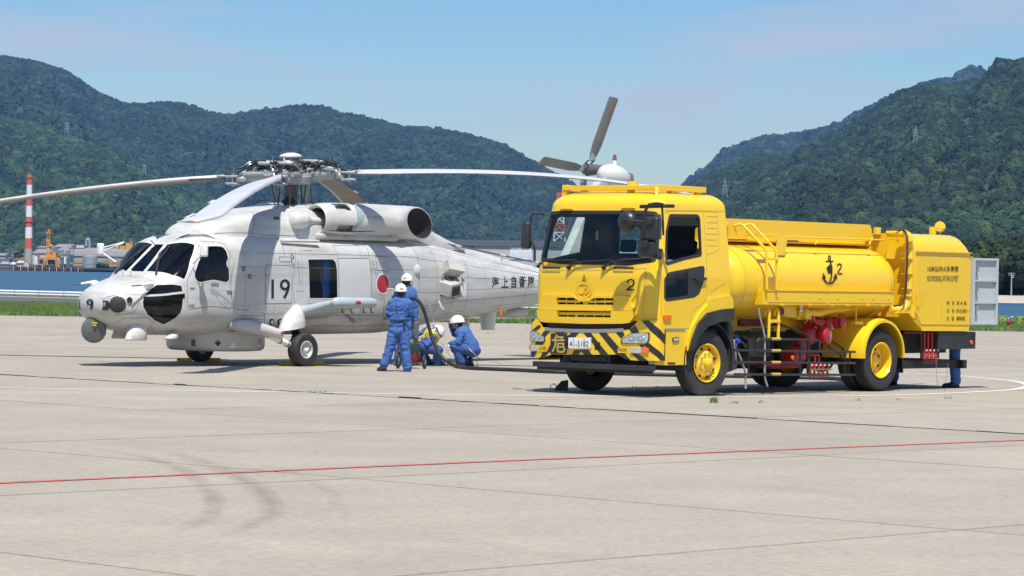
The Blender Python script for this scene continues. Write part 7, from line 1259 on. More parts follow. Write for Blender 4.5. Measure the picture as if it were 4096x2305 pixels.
class Fig:
    def __init__(s, label, f, base, Y0, group='ground crew in blue coveralls'):
        s.f = f; s.Y0 = Y0; s.b = Vector(at(*f(*base), Y0)); s.b.z = 0; s.t = empty('person', s.b); tag(s.t, label, 'person', group)
    def p(s, x, y, d=0.0): return Vector(at(*s.f(x, y), s.Y0 + d)) - s.b
    def helmet(s, c, face, tilt=0.0, lab='label_red', size=1.0, strap=True):
        yaw = math.atan2(face[1], face[0]); Mx = Matrix.Rotation(yaw, 4, 'Z') @ Matrix.Rotation(tilt, 4, 'Y'); c = Vector(c); T = lambda x, y, z: c + (Mx @ Vector((x, y, z)))
        rings = []
        for k in range(9): a = R(90 * k / 8); rings.append([T(.135 * size * math.cos(a) * math.cos(t) , .115 * size * math.cos(a) * math.sin(t), .13 * size * math.sin(a)) for t in [2 * math.pi * j / 28 for j in range(28)]])
        rim = [[T((.14 + (.035 * max(0, math.cos(t)) ** 2)) * size * math.cos(t), .12 * size * math.sin(t), z) for t in [2 * math.pi * j / 28 for j in range(28)]] for z in (-.012, 0)]
        inner = [[T(.12 * size * math.cos(t), .10 * size * math.sin(t), -.012) for t in [2 * math.pi * j / 28 for j in range(28)]]]
        h = MB().loft(inner + rim + rings, (False, True)).build('helmet', 'helmet_white', s.t, 50)
        for sg in (-1, 1): MB().tube([T(.02, .112 * size * sg, -.01), T(.05, .085 * sg, -.12), T(.07, 0, -.165)], .006, 5).build('chin_strap', 'black_matt', h)
        MB().tube([T(-.10, .07, -.02), T(-.125, 0, -.03), T(-.10, -.07, -.02)], .012, 6).build('helmet_band', 'black_matt', h)
        a = [T(-.131 * size, .025, .035), T(-.131 * size, -.025, .035), T(-.124 * size, -.025, .055), T(-.124 * size, .025, .055)]; a = [q + (q - c).normalized() * .005 for q in a]; MB().add(a, [(0, 1, 2, 3)]).build('helmet_label', lab, h, 0, clean=False); return h
    def head(s, c, face, hair=True):
        c = Vector(c); f = Vector((face[0], face[1], 0)).normalized(); sd = Vector((-f.y, f.x, 0)); z = Vector((0, 0, 1)); yaw = math.atan2(f.y, f.x)
        pr = [('e', c, (.095, .078, .115), (0, 0, yaw)), ('e', c + f * .02 - z * .06, (.07, .06, .06), (0, 0, yaw)), ('e', c + f * .096 - z * .015, (.018, .014, .028), (0, 0, yaw)), ('e', c + f * .085 - z * .065, (.016, .03, .012), (0, 0, yaw))]
        for sg in (-1, 1): pr += [('e', c + sd * .08 * sg - z * .02, (.02, .012, .035), (0, 0, yaw)), ('e', c + f * .075 + sd * .032 * sg + z * .022, (.02, .02, .010), (0, 0, yaw))]
        s.eyes = [c + f * .088 + sd * .032 * sg + z * .005 for sg in (-1, 1)]; s.hairc = (c - f * .018 + z * .01, yaw); return pr
    def finish_head(s, par):
        for e in s.eyes: MB().ell(e, (.008, .012, .006)).build('eye', 'hair', par)
        MB().ell(s.hairc[0], (.098, .086, .112), 18, 12, (0, 0, s.hairc[1])).build('hair', 'hair', s.t)
def hand(p, d, spread=(0, 0, 1), r=1.0):                          # palm, four fingers curling, a thumb from the side
    p = Vector(p); d = Vector(d).normalized(); w = Vector(spread); w = (w - d * w.dot(d)).normalized(); n = d.cross(w); out = [('e', p + d * .045, (.035, .035, .03))]
    out.append((p, p + d * .07, .026, .032))
    for k, L_ in enumerate((.075, .085, .08, .062)): q = p + d * .075 + w * (.032 - .021 * k); e = q + d * L_ * .5 + n * .012; out += [(q, e, .0098), (e, e + d * L_ * .35 + n * .03, .0090)]
    q = p + d * .02 + w * .03; out += [(q, q + d * .035 + w * .03 + n * .01, .012), (q + d * .035 + w * .03 + n * .01, q + d * .06 + w * .035 + n * .02, .010)]
    return out
def boot(s, heel, toe, name='boot'):
    heel = Vector(heel); toe = Vector(toe); d = (toe - heel).normalized(); s_ = MB(); o = fuse(name, [(heel + Vector((0, 0, .05)), heel + d * .10 + Vector((0, 0, .055)), .05, .048), (heel + d * .10 + Vector((0, 0, .045)), toe - d * .03 + Vector((0, 0, .035)), .046, .036), (heel + d * .02 + Vector((0, 0, .06)), heel + d * .02 + Vector((0, 0, .15)), .05, .052)], .010, 'boot_black', s.t)
    MB().loft([[(heel + d * a + Vector((-d.y, d.x, 0)) * b + Vector((0, 0, z)))[:] for a, b in ((-.045, -.03), (-.055, 0), (-.045, .03), (.12, .042), (.22, .034), (.262, 0), (.22, -.034), (.12, -.042))] for z in (.0, .022)]).build('sole', 'black_rubber', o, 20); return o
zp = lambda x, y: (1500 + x / 3.151, 1050 + y / 3.151)
# A: standing with his back to us
A = Fig('person in blue coveralls and white helmet standing with legs apart, back to the camera', zp, (290, 1375), 57.3); p = A.p
fa = Vector((-.15, 1, 0)); wl2 = p(178, 700, -.0) + Vector((.02, .26, 0)); wr2 = p(430, 700, 0) + Vector((-.02, .26, 0))
sk = A.head(p(325, 372), fa) + [(p(325, 400), p(320, 500), .055, .06), (p(320, 520), p(300, 760), .10, .10), (p(215, 520), p(425, 525), .05), (p(208, 520), p(165, 640, .03), .042, .036), (p(165, 640, .03), wl2, .036, .026), (p(436, 525), p(452, 645, .03), .042, .036), (p(452, 645, .03), wr2, .036, .026)] + hand(wl2, (.5, .85, 0)) + hand(wr2, (-.5, .85, 0))
bd_ = fuse('body', sk, .0075, 'skin', A.t, smooth=2); A.finish_head(bd_)
fuse('shirt', [('e', p(316, 560), (.195, .125, .21)), ('e', p(300, 660), (.175, .12, .17)), ('e', p(300, 715), (.175, .125, .09)), (p(225, 500), p(420, 505), .062), (p(205, 515), p(168, 640, .03), .068, .058), (p(168, 640, .03), wl2, .058, .045), (p(436, 518), p(452, 645, .03), .068, .058), (p(452, 645, .03), wr2, .058, .045), (p(322, 450), p(320, 480), .075)], .011, 'coverall', A.t, .011, 8)
fuse('trousers', [('e', p(300, 790), (.175, .125, .13)), ('e', p(300, 860), (.19, .135, .12)), (p(240, 860), p(190, 1070), .108, .092), (p(190, 1070), p(118, 1290), .090, .080), (p(355, 860), p(378, 1080), .108, .090), (p(378, 1080), p(410, 1335), .088, .082)], .011, 'coverall', A.t, .012, 6)
boot(A, p(112, 1362), p(112, 1362) + Vector((-.12, .22, 0))) if False else None
for hx, hy, dx, dy in ((118, 1375, -.13, .2), (420, 1385, .02, .26)): h_ = p(hx, hy); h_.z = 0; boot(A, h_, h_ + Vector((dx, dy, 0)))
A.helmet(p(325, 352), fa, R(-6)); MB().tube(spline([p(262, 470, -.13), p(270, 560, -.155), p(285, 660, -.15), p(320, 735, -.14)]), .004, 5).build('headset_cord', 'black_matt', A.t); MB().tube([p(155, 706, .05), p(165, 712, -.12), p(300, 722, -.145), p(430, 712, -.12), p(450, 706, .05)], .018, 6).build('belt', 'coverall_dark', A.t); MB().obox(p(372, 770, -.15), (.05, .03, .08)).build('radio', 'black_matt', A.t, bevel=.008)
MB().obox(p(165, 708, .1), (.16, .2, .03)).build('clipboard', 'black_matt', A.t)
# B: holding the hose nozzle at the fuel port
B = Fig('taller person in blue coveralls behind the first, holding the hose at the fuel port', zp, (370, 1300), 60.9); p = B.p; fb = Vector((.1, 1, 0)); hl = p(255, 440, .45); hr = p(510, 760, .0)
sk = B.head(p(402, 240), (.55, 1)) + [(p(405, 270), p(405, 340), .055, .06), (p(400, 380), p(385, 640), .10, .10), (p(300, 350), p(490, 370), .05), (p(300, 360), p(250, 440, .15), .042, .036), (p(250, 440, .15), hl, .036, .026), (p(485, 380), p(508, 560), .044, .036), (p(508, 560), hr, .036, .027)] + hand(hl, (-.3, 1, 0)) + hand(hr, (0, .1, -1), (1, 0, 0))
bd_ = fuse('body', sk, .0075, 'skin', B.t, smooth=2); B.finish_head(bd_); fuse('glove', [(a, b, r0 + .008, (r1 if r1 else r0) + .008) for (a, b, r0, *rr1) in [q for q in hand(hr, (0, .1, -1), (1, 0, 0)) if q[0] != 'e'] for r1 in [rr1[0] if rr1 else None]], .008, 'boot_black', B.t)
fuse('shirt', [('e', p(400, 440), (.20, .13, .24)), ('e', p(395, 560), (.18, .125, .2)), (p(300, 350), p(480, 365), .065), (p(300, 365), p(250, 440, .15), .068, .06), (p(250, 440, .15), hl, .06, .05), (p(482, 380), p(508, 560), .074, .066), (p(508, 560), hr + Vector((0, 0, .05)), .062, .05), (p(405, 300), p(405, 330), .075)], .011, 'coverall', B.t, .011, 8)
fuse('trousers', [('e', p(380, 700), (.175, .125, .15)), ('e', p(370, 790), (.185, .13, .14)), (p(330, 800), p(300, 1020), .105, .09), (p(300, 1020), p(285, 1260), .088, .08), (p(410, 800), p(420, 1020), .105, .09), (p(420, 1020), p(435, 1270), .088, .08)], .011, 'coverall', B.t, .012, 6)
for hx, hy, dx, dy in ((285, 1300, 0, .2), (440, 1305, .04, .2)): h_ = p(hx, hy); h_.z = 0; boot(B, h_, h_ + Vector((dx, dy, 0)))
B.helmet(p(403, 220), (.3, 1), R(-3)); MB().tube([p(430, 725, -.1), p(370, 732, -.13), p(300, 725, -.1)], .02, 6).build('belt', 'black_matt', B.t)
for x in (470, 300): MB().obox(p(x, 365, -.02), (.10, .09, .012), (0, R(15 if x > 400 else -15), 0)).build('epaulette', 'coverall_dark', B.t)
# C: kneeling under the fuselage, in a yellow vest
Cc = Fig('person kneeling in a yellow safety vest and white helmet under the fuselage', zp, (690, 1305), 61.25); p = Cc.p; hl = p(560, 905, .15); hr = p(600, 1000, -.05)
sk = Cc.head(p(792, 885), (.8, .1)) + [(p(775, 900), p(740, 890), .055, .06), (p(730, 880), p(650, 1020), .10, .10), (p(720, 850, .10), p(740, 900, -.10), .035), (p(705, 850, .12), p(630, 860, .2), .042, .036), (p(630, 860, .2), hl, .036, .026), (p(730, 930, -.12), p(660, 1040, -.2), .036, .034), (p(660, 1040, -.2), hr, .036, .026)] + hand(hl, (-1, .2, .2)) + hand(hr, (-1, .1, .2))
bd_ = fuse('body', sk, .0075, 'skin', Cc.t, smooth=2); Cc.finish_head(bd_)
fuse('shirt', [(p(735, 895), p(660, 1010), .155, .155), (p(705, 850, .12), p(630, 860, .2), .07, .06), (p(630, 860, .2), hl, .058, .045), (p(730, 930, -.12), p(665, 1035, -.18), .075, .06), (p(665, 1035, -.18), hr, .058, .045)], .011, 'coverall', Cc.t, .010, 8)
fuse('trousers', [('e', p(640, 1065), (.18, .16, .14)), (p(660, 1080, -.08), p(795, 1110, -.12), .115, .10), (p(795, 1110, -.10), p(780, 1270, -.02), .09, .08), (p(640, 1090, .1), p(590, 1180, .25), .11, .1), (p(590, 1180, .25), p(680, 1260, .2), .09, .07)], .011, 'coverall_dark', Cc.t, .010, 6)
for (hx, hy, dd), (dx, dy) in (((760, 1290, .05), (.2, .05)), ((650, 1290, .2), (.2, .0))): h_ = p(hx, hy, dd); h_.z = 0; boot(Cc, h_, h_ + Vector((dx, dy, 0)))
vst = fuse('safety_vest', [(p(728, 905), p(685, 975), .168, .166)], .011, 'vest_yellow', Cc.t, .004, 8); MB().obox(p(672, 925, -.165), (.16, .02, .10), (0, R(30), 0)).build('vest_mesh', 'vest_mesh', vst, bevel=.01)
Cc.helmet(p(795, 868), (.85, -.1), R(35), 'label_blue'); MB().tube([p(775, 820, -.1), p(800, 900, -.13), p(790, 940, -.08)], .018, 6).build('goggle_strap', 'black_matt', Cc.t)
# D: squatting, facing left, one arm raised to a wire
D = Fig('person squatting in blue coveralls and white helmet, one hand raised to a wire', zp, (1120, 1300), 61.3); p = D.p; hl = p(958, 800, .12); hr = p(955, 1020, -.15); fd = Vector((-1, .12, 0))
sk = D.head(p(1040, 775), fd) + [(p(1060, 800), p(1085, 850), .055, .06), (p(1100, 880), p(1200, 1060), .10, .10), (p(1100, 880, .10), p(1105, 890, -.10), .035), (p(1090, 865, .15), p(1000, 900, .2), .042, .036), (p(1000, 900, .2), hl, .036, .026), (p(1085, 895, -.15), p(1050, 1005, -.2), .038, .036), (p(1050, 1005, -.2), hr, .036, .026)]
bd_ = fuse('body', sk + hand(hl, (-.4, 0, 1), (0, 1, 0)) + hand(hr, (-.5, 0, -.8), (0, 1, 0)), .0075, 'skin', D.t, smooth=2); D.finish_head(bd_)
def glv(h, m): fuse('glove', [(a, b, r0 + .006, r0 + .006) for (a, b, r0, *_) in [q for q in h if q[0] != 'e']] + [('e', h[0][1], (.04, .04, .035))], .008, m, D.t)
glv(hand(hl, (-.4, 0, 1), (0, 1, 0)), 'glove_grey'); glv(hand(hr, (-.5, 0, -.8), (0, 1, 0)), 'glove_white')
fuse('shirt', [(p(1105, 895), p(1205, 1050), .165, .165), (p(1090, 865, .13), p(1000, 900, .2), .07, .06), (p(1000, 900, .2), hl, .056, .045), (p(1085, 895, -.15), p(1052, 1005, -.2), .075, .062), (p(1052, 1005, -.2), hr, .058, .047), (p(1070, 820), p(1085, 850), .075)], .011, 'coverall', D.t, .011, 8)
fuse('trousers', [('e', p(1225, 1110), (.17, .18, .14)), (p(1215, 1110, -.10), p(1005, 1065, -.14), .11, .095), (p(1005, 1065, -.14), p(1085, 1245, -.10), .088, .085), (p(1215, 1120, .12), p(1010, 1080, .16), .11, .095), (p(1010, 1080, .16), p(1130, 1240, .14), .088, .08)], .011, 'coverall_dark', D.t, .011, 6)
for (hx, hy, dd), (dx, dy) in (((1110, 1288, -.1), (-.25, -.02)), ((1215, 1270, .16), (-.25, .0))): h_ = p(hx, hy, dd); h_.z = 0; boot(D, h_, h_ + Vector((dx, dy, 0)))
D.helmet(p(1040, 752), fd, R(6), 'label_blue', 1.1)
# E, F: crew on the far side of the truck, seen below its body
def stander(label, px, py, Y0, face, h=1.70, apart=.16):
    s = Fig(label, lambda x, y: (x, y), (px, py), Y0); f = Vector(face).normalized(); sd = Vector((-f.y, f.x, 0)); k = h / 1.72; P = lambda a, b, z: sd * a * k + f * b * k + Vector((0, 0, z * k))
    sk = s.head(P(0, .02, 1.60), f) + [(P(0, 0, 1.5), P(0, 0, 1.42), .055, .06), (P(0, 0, 1.35), P(0, 0, .95), .1)]
    for q in (-1, 1): sk += [(P(0, 0, 1.4), P(.19 * q, 0, 1.40), .05), (P(.2 * q, 0, 1.38), P(.25 * q, -.02, 1.1), .042, .036), (P(.25 * q, -.02, 1.1), P(.22 * q, .1, .86), .036, .026)] + hand(P(.22 * q, .1, .86), (0, 0, -1), f)
    bd_ = fuse('body', sk, .009, 'skin', s.t, smooth=2); s.finish_head(bd_)
    fuse('shirt', [('e', P(0, 0, 1.25), (.19, .15, .24)), ('e', P(0, 0, 1.02), (.18, .14, .16))] + sum([[(P(.17 * q, 0, 1.38), P(.25 * q, -.02, 1.1), .07, .06), (P(.25 * q, -.02, 1.1), P(.22 * q, .1, .9), .058, .045)] for q in (-1, 1)], []), .013, 'coverall', s.t, .01, 8)
    fuse('trousers', [('e', P(0, 0, .90), (.18, .15, .14))] + sum([[(P(.09 * q, 0, .85), P(.09 * q + apart * .2 * q, .01, .48), .1, .088), (P(.09 * q + apart * .2 * q, .01, .48), P(apart * q * .7, -.02, .13), .086, .085)] for q in (-1, 1)], []), .012, 'coverall', s.t, .012, 6)
    for q in (-1, 1): hh_ = P(apart * q * .7, -.04, 0); boot(s, hh_, hh_ + f * .25)
    s.helmet(P(0, .02, 1.63), f); return s
stander('person in blue trousers and black shoes standing behind the rear of the truck', 3818, 1549, 54.0, (-1, .15, 0)); stander('person mostly hidden behind the rear wheel of the tank truck', 3556, 1546, 54.6, (-.6, .6, 0))

# fuelling hose: from the port, over the crouching man, along the ground and under the truck
hp = [Vector(HF.o + HF.inv(1575, 1178, 1, 1.3)[0] * HF.ex + 1.25 * HF.ey + np.array((0, 0, 1.36))), Vector(at(*zp(330, 560), 61.15)), Vector(at(*zp(430, 470), 60.9))] + [Vector(at(*zp(x, y), Y)) for x, y, Y in ((510, 455, 60.55), (575, 520, 60.5), (622, 620, 60.5), (660, 750, 60.5), (700, 890, 60.5), (745, 1020, 60.45), (820, 1160, 60.4), (900, 1240, 60.35), (990, 1295, 60.3))] + [Vector(gp(x, y, .035)) for x, y in ((1860, 1471), (1930, 1475), (2060, 1480), (2200, 1487), (2300, 1490), (2600, 1498), (2900, 1504), (3187, 1510), (3352, 1516), (3420, 1530))]
for v_ in hp: v_.z = max(v_.z, .036)
tag(MB().tube(spline(hp, 10), .036, 12).build('fuel_hose', 'hose_rubber', None, 60), 'thick black fuel hose looping from the helicopter port to under the truck', 'hose')
# wheeled unit behind the standing man
ct_ = empty('service_cart', gp(*zp(470, 1340))); tag(ct_, 'small wheeled cart with a red and green cylinder between the crew', 'cart'); cb = Vector(ct_.location); cp = lambda x, y, d=0: Vector(at(*zp(x, y), cb.y + d)) - cb
MB().lathe([(.001, -.24), (.08, -.22), (.115, -.12), (.12, .05)], cp(478, 1110), (.25, .15, -1), 24).build('cylinder_shell', 'cart_green', ct_, 60); MB().lathe([(.12, .05), (.115, .16), (.09, .24), (.001, .27)], cp(478, 1110), (.25, .15, -1), 24).build('cylinder_base', 'cart_red', ct_, 60)
for x, y, r_ in ((292, 1245, .17), (625, 1270, .135)):
    c = cp(x, y); c.z = r_; w = MB().lathe([(r_ * .72, -.02), (r_ * .9, -.025), (r_, -.012), (r_, .012), (r_ * .9, .025), (r_ * .72, .02)], c, (1, -.15, 0), 32).build('wheel', 'black_rubber', ct_, 40); MB().lathe([(r_ * .72, .01), (.04, .012), (.03, .03), (.001, .03)], c, (1, -.15, 0), 20).build('hub', 'steel', w)
for pts in ([(300, 960), (285, 1240)], [(430, 940), (470, 1150), (600, 1250)], [(430, 960), (560, 1100), (545, 1010), (480, 930)], [(300, 1240), (470, 1290), (625, 1270)], [(440, 1000), (450, 1250)], [(345, 1260), (480, 1265), (620, 1240)], [(280, 1020), (300, 960), (345, 950)]): MB().tube(spline([cp(*q) for q in pts], 5), .012, 6).build('frame_tube', 'black_matt', ct_)
MB().tube(spline([cp(440, 960, -.05), cp(520, 1100, -.1), (cp(560, 1220, -.05)), cp(600, 1250)], 6), .014, 6).build('coiled_lead', 'hose_rubber', ct_); MB().obox(cp(340, 1350), (.2, .12, .03)).build('foot_plate', 'chock_yellow', ct_); MB().obox(cp(520, 860, .3), (.10, .1, .35)).build('meter_box', 'dark_grey', ct_, bevel=.02)
# bonding wires
def wire(pts, r_, m, label): tag(MB().tube(spline([Vector(q) for q in pts], 6), r_, 5).build('bonding_wire', m, None, 60), label, 'wire')
Hs = lambda x, y, hy: Vector(HF.o + (lambda q: q[0] * HF.ex + q[1] * HF.ey + q[2] * HF.ez)(HF.inv(*zp(x, y), 1, hy)))
wire([Hs(750, 440, .85), Hs(800, 480, 1.0), at(*zp(930, 700), 61.8), at(*zp(1085, 975), 61.6), at(*zp(1280, 1180), 61.2), gp(*zp(1310, 1205), .02), gp(2010, 1455, .01)], .007, 'rope', 'pale bonding wire running from the tail past the squatting man to the ground')
wire([Hs(800, 485, 1.0), at(*zp(870, 650), 61.9), at(*zp(945, 770), 61.9), at(*zp(1000, 880), 61.7), at(*zp(1085, 975), 61.6)], .006, 'rope', 'pale wire held in the raised hand of the squatting man'); wire([Hs(620, 405, .92), at(*zp(690, 540), 61.5), at(*zp(740, 740), 61.4), at(*zp(790, 900), 61.0), at(*zp(880, 1080), 60.9), gp(*zp(1000, 1255), .01)], .005, 'clear_hose', 'thin grey wire hanging from the fuselage behind the hose to the ground')
wire([at(*y8(742, 1100), 52.0), at(*y8(748, 1240), 52.6), gp(*y8(755, 1300), .01)], .004, 'clear_hose', 'thin wire hanging from the rear drain pipes to the ground'); wire([at(*y8(832, 1140), 52.0), at(*y8(820, 1240), 52.6), gp(*y8(805, 1300), .01)], .004, 'clear_hose', 'thin wire hanging beside the legs behind the truck')
# chock at the far front wheel of the truck
tc_ = empty('wheel_chock', gp(2240, 1562)); tag(tc_, 'dark rubber chock with a ring handle at the far front wheel of the truck', 'wheel chock'); MB().prism([(-.09, 0), (.13, 0), (.13, .17), (.02, .15), (-.07, .05)], lambda u, v, d: (u, d, v), -.1, .1).build('wedge', 'black_rubber', tc_, bevel=.01); MB().lathe([(.04, -.008), (.055, 0), (.04, .008)], (-.11, -.05, .06), (0, 1, .3), 16).build('ring_handle', 'steel', tc_)
# weeds in the joints
M('weed', (0.15, 0.25, 0.07), 0.7)
def tuft(px, py, h, label, n=16):
    b = gp(px, py); t = MB(); 
    for _ in range(n):
        a = rng.uniform(0, 6.28); l = h * rng.uniform(.35, .7); sp = rng.uniform(.2, .9) * l; w = .006; d = Vector((math.cos(a), math.sin(a), 0)); s = Vector((-d.y, d.x, 0)) * w; o = Vector((rng.uniform(-.06, .06), rng.uniform(-.04, .04), 0)); m1 = o + d * sp * .4 + Vector((0, 0, l * .7)); e = o + d * sp + Vector((0, 0, l)); t.add([o - s, o + s, m1 + s, m1 - s, e], [(0, 1, 2, 3), (3, 2, 4)])
    ob = t.build('weed_tuft', 'weed', None, 0, clean=False); ob.location = b; tag(ob, label, 'weed', 'weeds growing in the apron joints')
for px, py, h, n, lb in ((2855, 1612, .16, 26, 'largest tuft of green weed in the joint right of the front wheel'), (2936, 1615, .07, 12, 'low weed tuft second from the front wheel'), (3046, 1613, .08, 10, 'small weed tuft in the joint below the side guard'), (3436, 1603, .07, 9, 'small weed tuft in the joint below the rear wheel'), (3793, 1597, .08, 8, 'thin weed tuft near the right end of the joint'), (3600, 1601, .05, 7, 'tiny weed sprig right of the rear wheel'), (1290, 1571, .05, 22, 'low weeds growing over the black sealant left of centre'), (1250, 1570, .05, 14, 'small weeds at the left end of the weedy sealant'),
                         (2543, 1549, .05, 8, 'weed sprig in the shade between the front wheels'), (2636, 1549, .05, 8, 'weed sprig close to the near front tyre'), (1950, 1335, .06, 10, 'distant weed tuft left of the truck, first of the pair'), (2088, 1339, .06, 10, 'distant weed tuft nearest the truck bumper')): tuft(px, py, h, lb, n)

# ================================================================== BACKGROUND
# grass: turf sheets under standing blades
M('turf', (0.07, 0.125, 0.025), 0.9, var=0.3, vscale=1.2)
def grass(name, poly, n, h, seed):
    flatpoly('lawn', poly, -0.020, 'turf', kind='structure'); r2 = random.Random(seed); xs = [p[0] for p in poly]; ys = [p[1] for p in poly]; t = MB(); k = 0; tri = tess([poly])
    w = [abs((b[0] - a[0]) * (c[1] - a[1]) - (c[0] - a[0]) * (b[1] - a[1])) for a, b, c in tri]
    for _ in range(n):
        a, b, c = r2.choices(tri, w)[0]; u, v = r2.random(), r2.random()
        if u + v > 1: u, v = 1 - u, 1 - v
        x = a[0] + (b[0] - a[0]) * u + (c[0] - a[0]) * v; y = a[1] + (b[1] - a[1]) * u + (c[1] - a[1]) * v; hh = h * r2.uniform(.5, 1.2) * (1 + .5 * noise.noise(Vector((x * .4, y * .15, 0)))); q = r2.uniform(-.08, .08); t.add([(x - .03, y, -.02), (x + .03, y, -.02), (x + q, y + r2.uniform(-.05, .05), hh)], [(0, 1, 2)])
    gm = MATS['grass']; o = t.build('grass', gm, None, 0, clean=False, kind='stuff'); return o
foliage_mat('grass_blade', (0.06, 0.12, 0.02), (0.09, 0.18, 0.03), (0.14, 0.20, 0.05)); 
m_ = MATS['grass']; t_ = m_.node_tree; b_ = t_.nodes['Principled BSDF']; g_ = t_.nodes.new('ShaderNodeNewGeometry'); n_ = t_.nodes.new('ShaderNodeTexNoise'); n_.inputs['Scale'].default_value = .5; n_.inputs['Detail'].default_value = 6; r_ = t_.nodes.new('ShaderNodeValToRGB'); e_ = r_.color_ramp.elements; e_[0].position = .35; e_[0].color = (.06, .12, .02, 1); e_[1].position = .65; e_[1].color = (.14, .21, .045, 1); t_.links.new(g_.outputs['Position'], n_.inputs['Vector']); t_.links.new(n_.outputs['Fac'], r_.inputs['Fac']); t_.links.new(r_.outputs['Color'], b_.inputs['Base Color'])
grass('grass', edge([(-200, 1258), (150, 1264), (700, 1271), (700, 1232), (150, 1217), (-200, 1212)]), 26000, .16, 3)
grass('grass', edge([(1700, 1287), (2000, 1291), (2160, 1293), (2160, 1282), (1700, 1276)]), 2500, .10, 4); grass('grass', edge([(3850, 1319), (4300, 1326), (4300, 1312), (3850, 1300)]), 6000, .15, 5); grass('grass', edge([(1950, 1259), (2200, 1262), (2200, 1236), (1950, 1228)]), 5000, .12, 6)
# low shrubs along the rail on the right
sh = []; ss = []
for _ in range(260): q = gp(rng.uniform(3850, 4250), rng.uniform(1296, 1304)); s_ = rng.uniform(.12, .42); sh.append((q[0], q[1], s_ * .3)); ss.append(s_)
foliage_mat('shrub_leaf', (.05, .09, .02), (.09, .15, .03), (.2, .26, .08)); tag(gn_scatter('ground_shrubs', sh, ss, crown_proto(MATS['shrub_leaf'], 3, 4, .9, 2.2), None), 'low leafy ground cover along the white rail on the right', 'shrubs', kind='stuff')
# guard rail
gr = empty('guard_rail', gp(300, 1188)); tag(gr, 'long white double guard rail between the taxiway and the water', 'guard rail'); gb = Vector(gr.location); E0, E1 = Vector(gp(-500, 1166)), Vector(gp(4500, 1306)); dr_ = (E1 - E0); L_ = dr_.length; dr_.normalize(); ya = math.atan2(dr_.y, dr_.x)
for z in (.09, .25): MB().tube([E0 - gb + Vector((0, 0, z)), E1 - gb + Vector((0, 0, z))], .075, 10).build('rail', 'rail_white', gr, 60)
k = 0
while k < L_:
    q = E0 + dr_ * k - gb; MB().tube([q + Vector((0, .1, -.05)), q + Vector((0, .1, .34))], .05, 8).build('post', 'dark_grey', gr); MB().obox(q + Vector((0, -.08, .17)), (.06, .02, .30), (0, 0, ya)).build('joint_plate', 'hub_grey', gr); k += 2.35
# marker post
q = gp(4033, 1318); mk_ = empty('marker_post', q); tag(mk_, 'small red marker post with a blue top on the right hand grass', 'post'); MB().cyl((0, 0, 0), (0, 0, .22), .06, n=14).build('base', 'amber_lens', mk_); MB().lathe([(.07, .2), (.10, .24), (.10, .32), (.06, .36), (.001, .36)], (0, 0, 0), (0, 0, 1), 16).build('body', 'red_paint', mk_); MB().lathe([(.07, .36), (.075, .42), (.04, .47), (.001, .48)], (0, 0, 0), (0, 0, 1), 14).build('cap', 'label_blue', mk_)
q = gp(2005, 1262); mk_ = empty('marker_post', q); tag(mk_, 'tiny orange marker on the grass under the helicopter tail', 'post'); MB().cyl((0, 0, 0), (0, 0, .3), .08, n=10).build('stake', 'amber_lens', mk_)

# ---- far shore on the left
M('shed_wall', (.36, .35, .33), .8, var=.15, vscale=.25, dirt=(.2, .18, .15), dirt_amt=.6, dscale=(.1, .1, .5)); M('shed_roof', (.23, .215, .21), .8, var=.15, vscale=.2); M('pale_wall', (.50, .48, .44), .8, var=.1, vscale=.3, dirt=(.3, .27, .22), dirt_amt=.5, dscale=(.1, .1, .4)); M('dark_roof', (.07, .075, .085), .7); M('house_wall', (.52, .50, .46), .8); M('chimney_red', (.62, .11, .055), .6, var=.08, vscale=.3); M('chimney_white', (.78, .76, .74), .6); M('chimney_base', (.40, .36, .31), .8, var=.1, vscale=.2)
M('crane_orange', (.62, .27, .03), .6, var=.15, vscale=.5); M('rust', (.20, .07, .03), .85, var=.3, vscale=.5); M('teal_steel', (.10, .19, .21), .7, var=.25, vscale=.6); M('tank_silver', (.42, .46, .50), .4, .3, var=.08, vscale=.3); M('quay', (.05, .05, .045), .9, var=.3, vscale=.4); M('container_red', (.30, .04, .04), .6); M('window_dark', (.06, .08, .10), .3); M('pipe_yellow', (.55, .30, .06), .7)
Y1 = 1530.0; mpx = Y1 / FPX
def wz(x, y, Y): return Vector(at(x, y, Y))
def fbx(mb, x0, y0, x1, y1, Y, dep, o=None):                     # world box seen as this rectangle at this distance
    a = wz(x0, y1, Y); b = wz(x1, y0, Y); o = o or Vector((0, 0, 0)); mb.box((a.x - o.x, Y - o.y, min(a.z, b.z) - o.z), (b.x - o.x, Y + dep - o.y, b.z - o.z)); return mb
def gable(mb, x0, y0, x1, y1, Y, dep, rise, o):                   # roof with its ridge along x
    a = wz(x0, y1, Y); b = wz(x1, y0, Y); z0, z1 = a.z - o.z, b.z - o.z; X0_, X1_ = a.x - o.x, b.x - o.x; y_ = Y - o.y
    mb.add([(X0_, y_ - .5, z0), (X1_, y_ - .5, z0), (X1_, y_ + dep, z0), (X0_, y_ + dep, z0), (X0_ + rise, y_ + dep * .5, z1), (X1_ - rise, y_ + dep * .5, z1)], [(0, 1, 5, 4), (3, 4, 5, 2), (0, 4, 3), (1, 2, 5), (0, 3, 2, 1)]); return mb
def thing_at(name, x, y, Y, label, cat, group=None): t = empty(name, wz(x, y, Y)); tag(t, label, cat, group); return t, Vector(t.location)
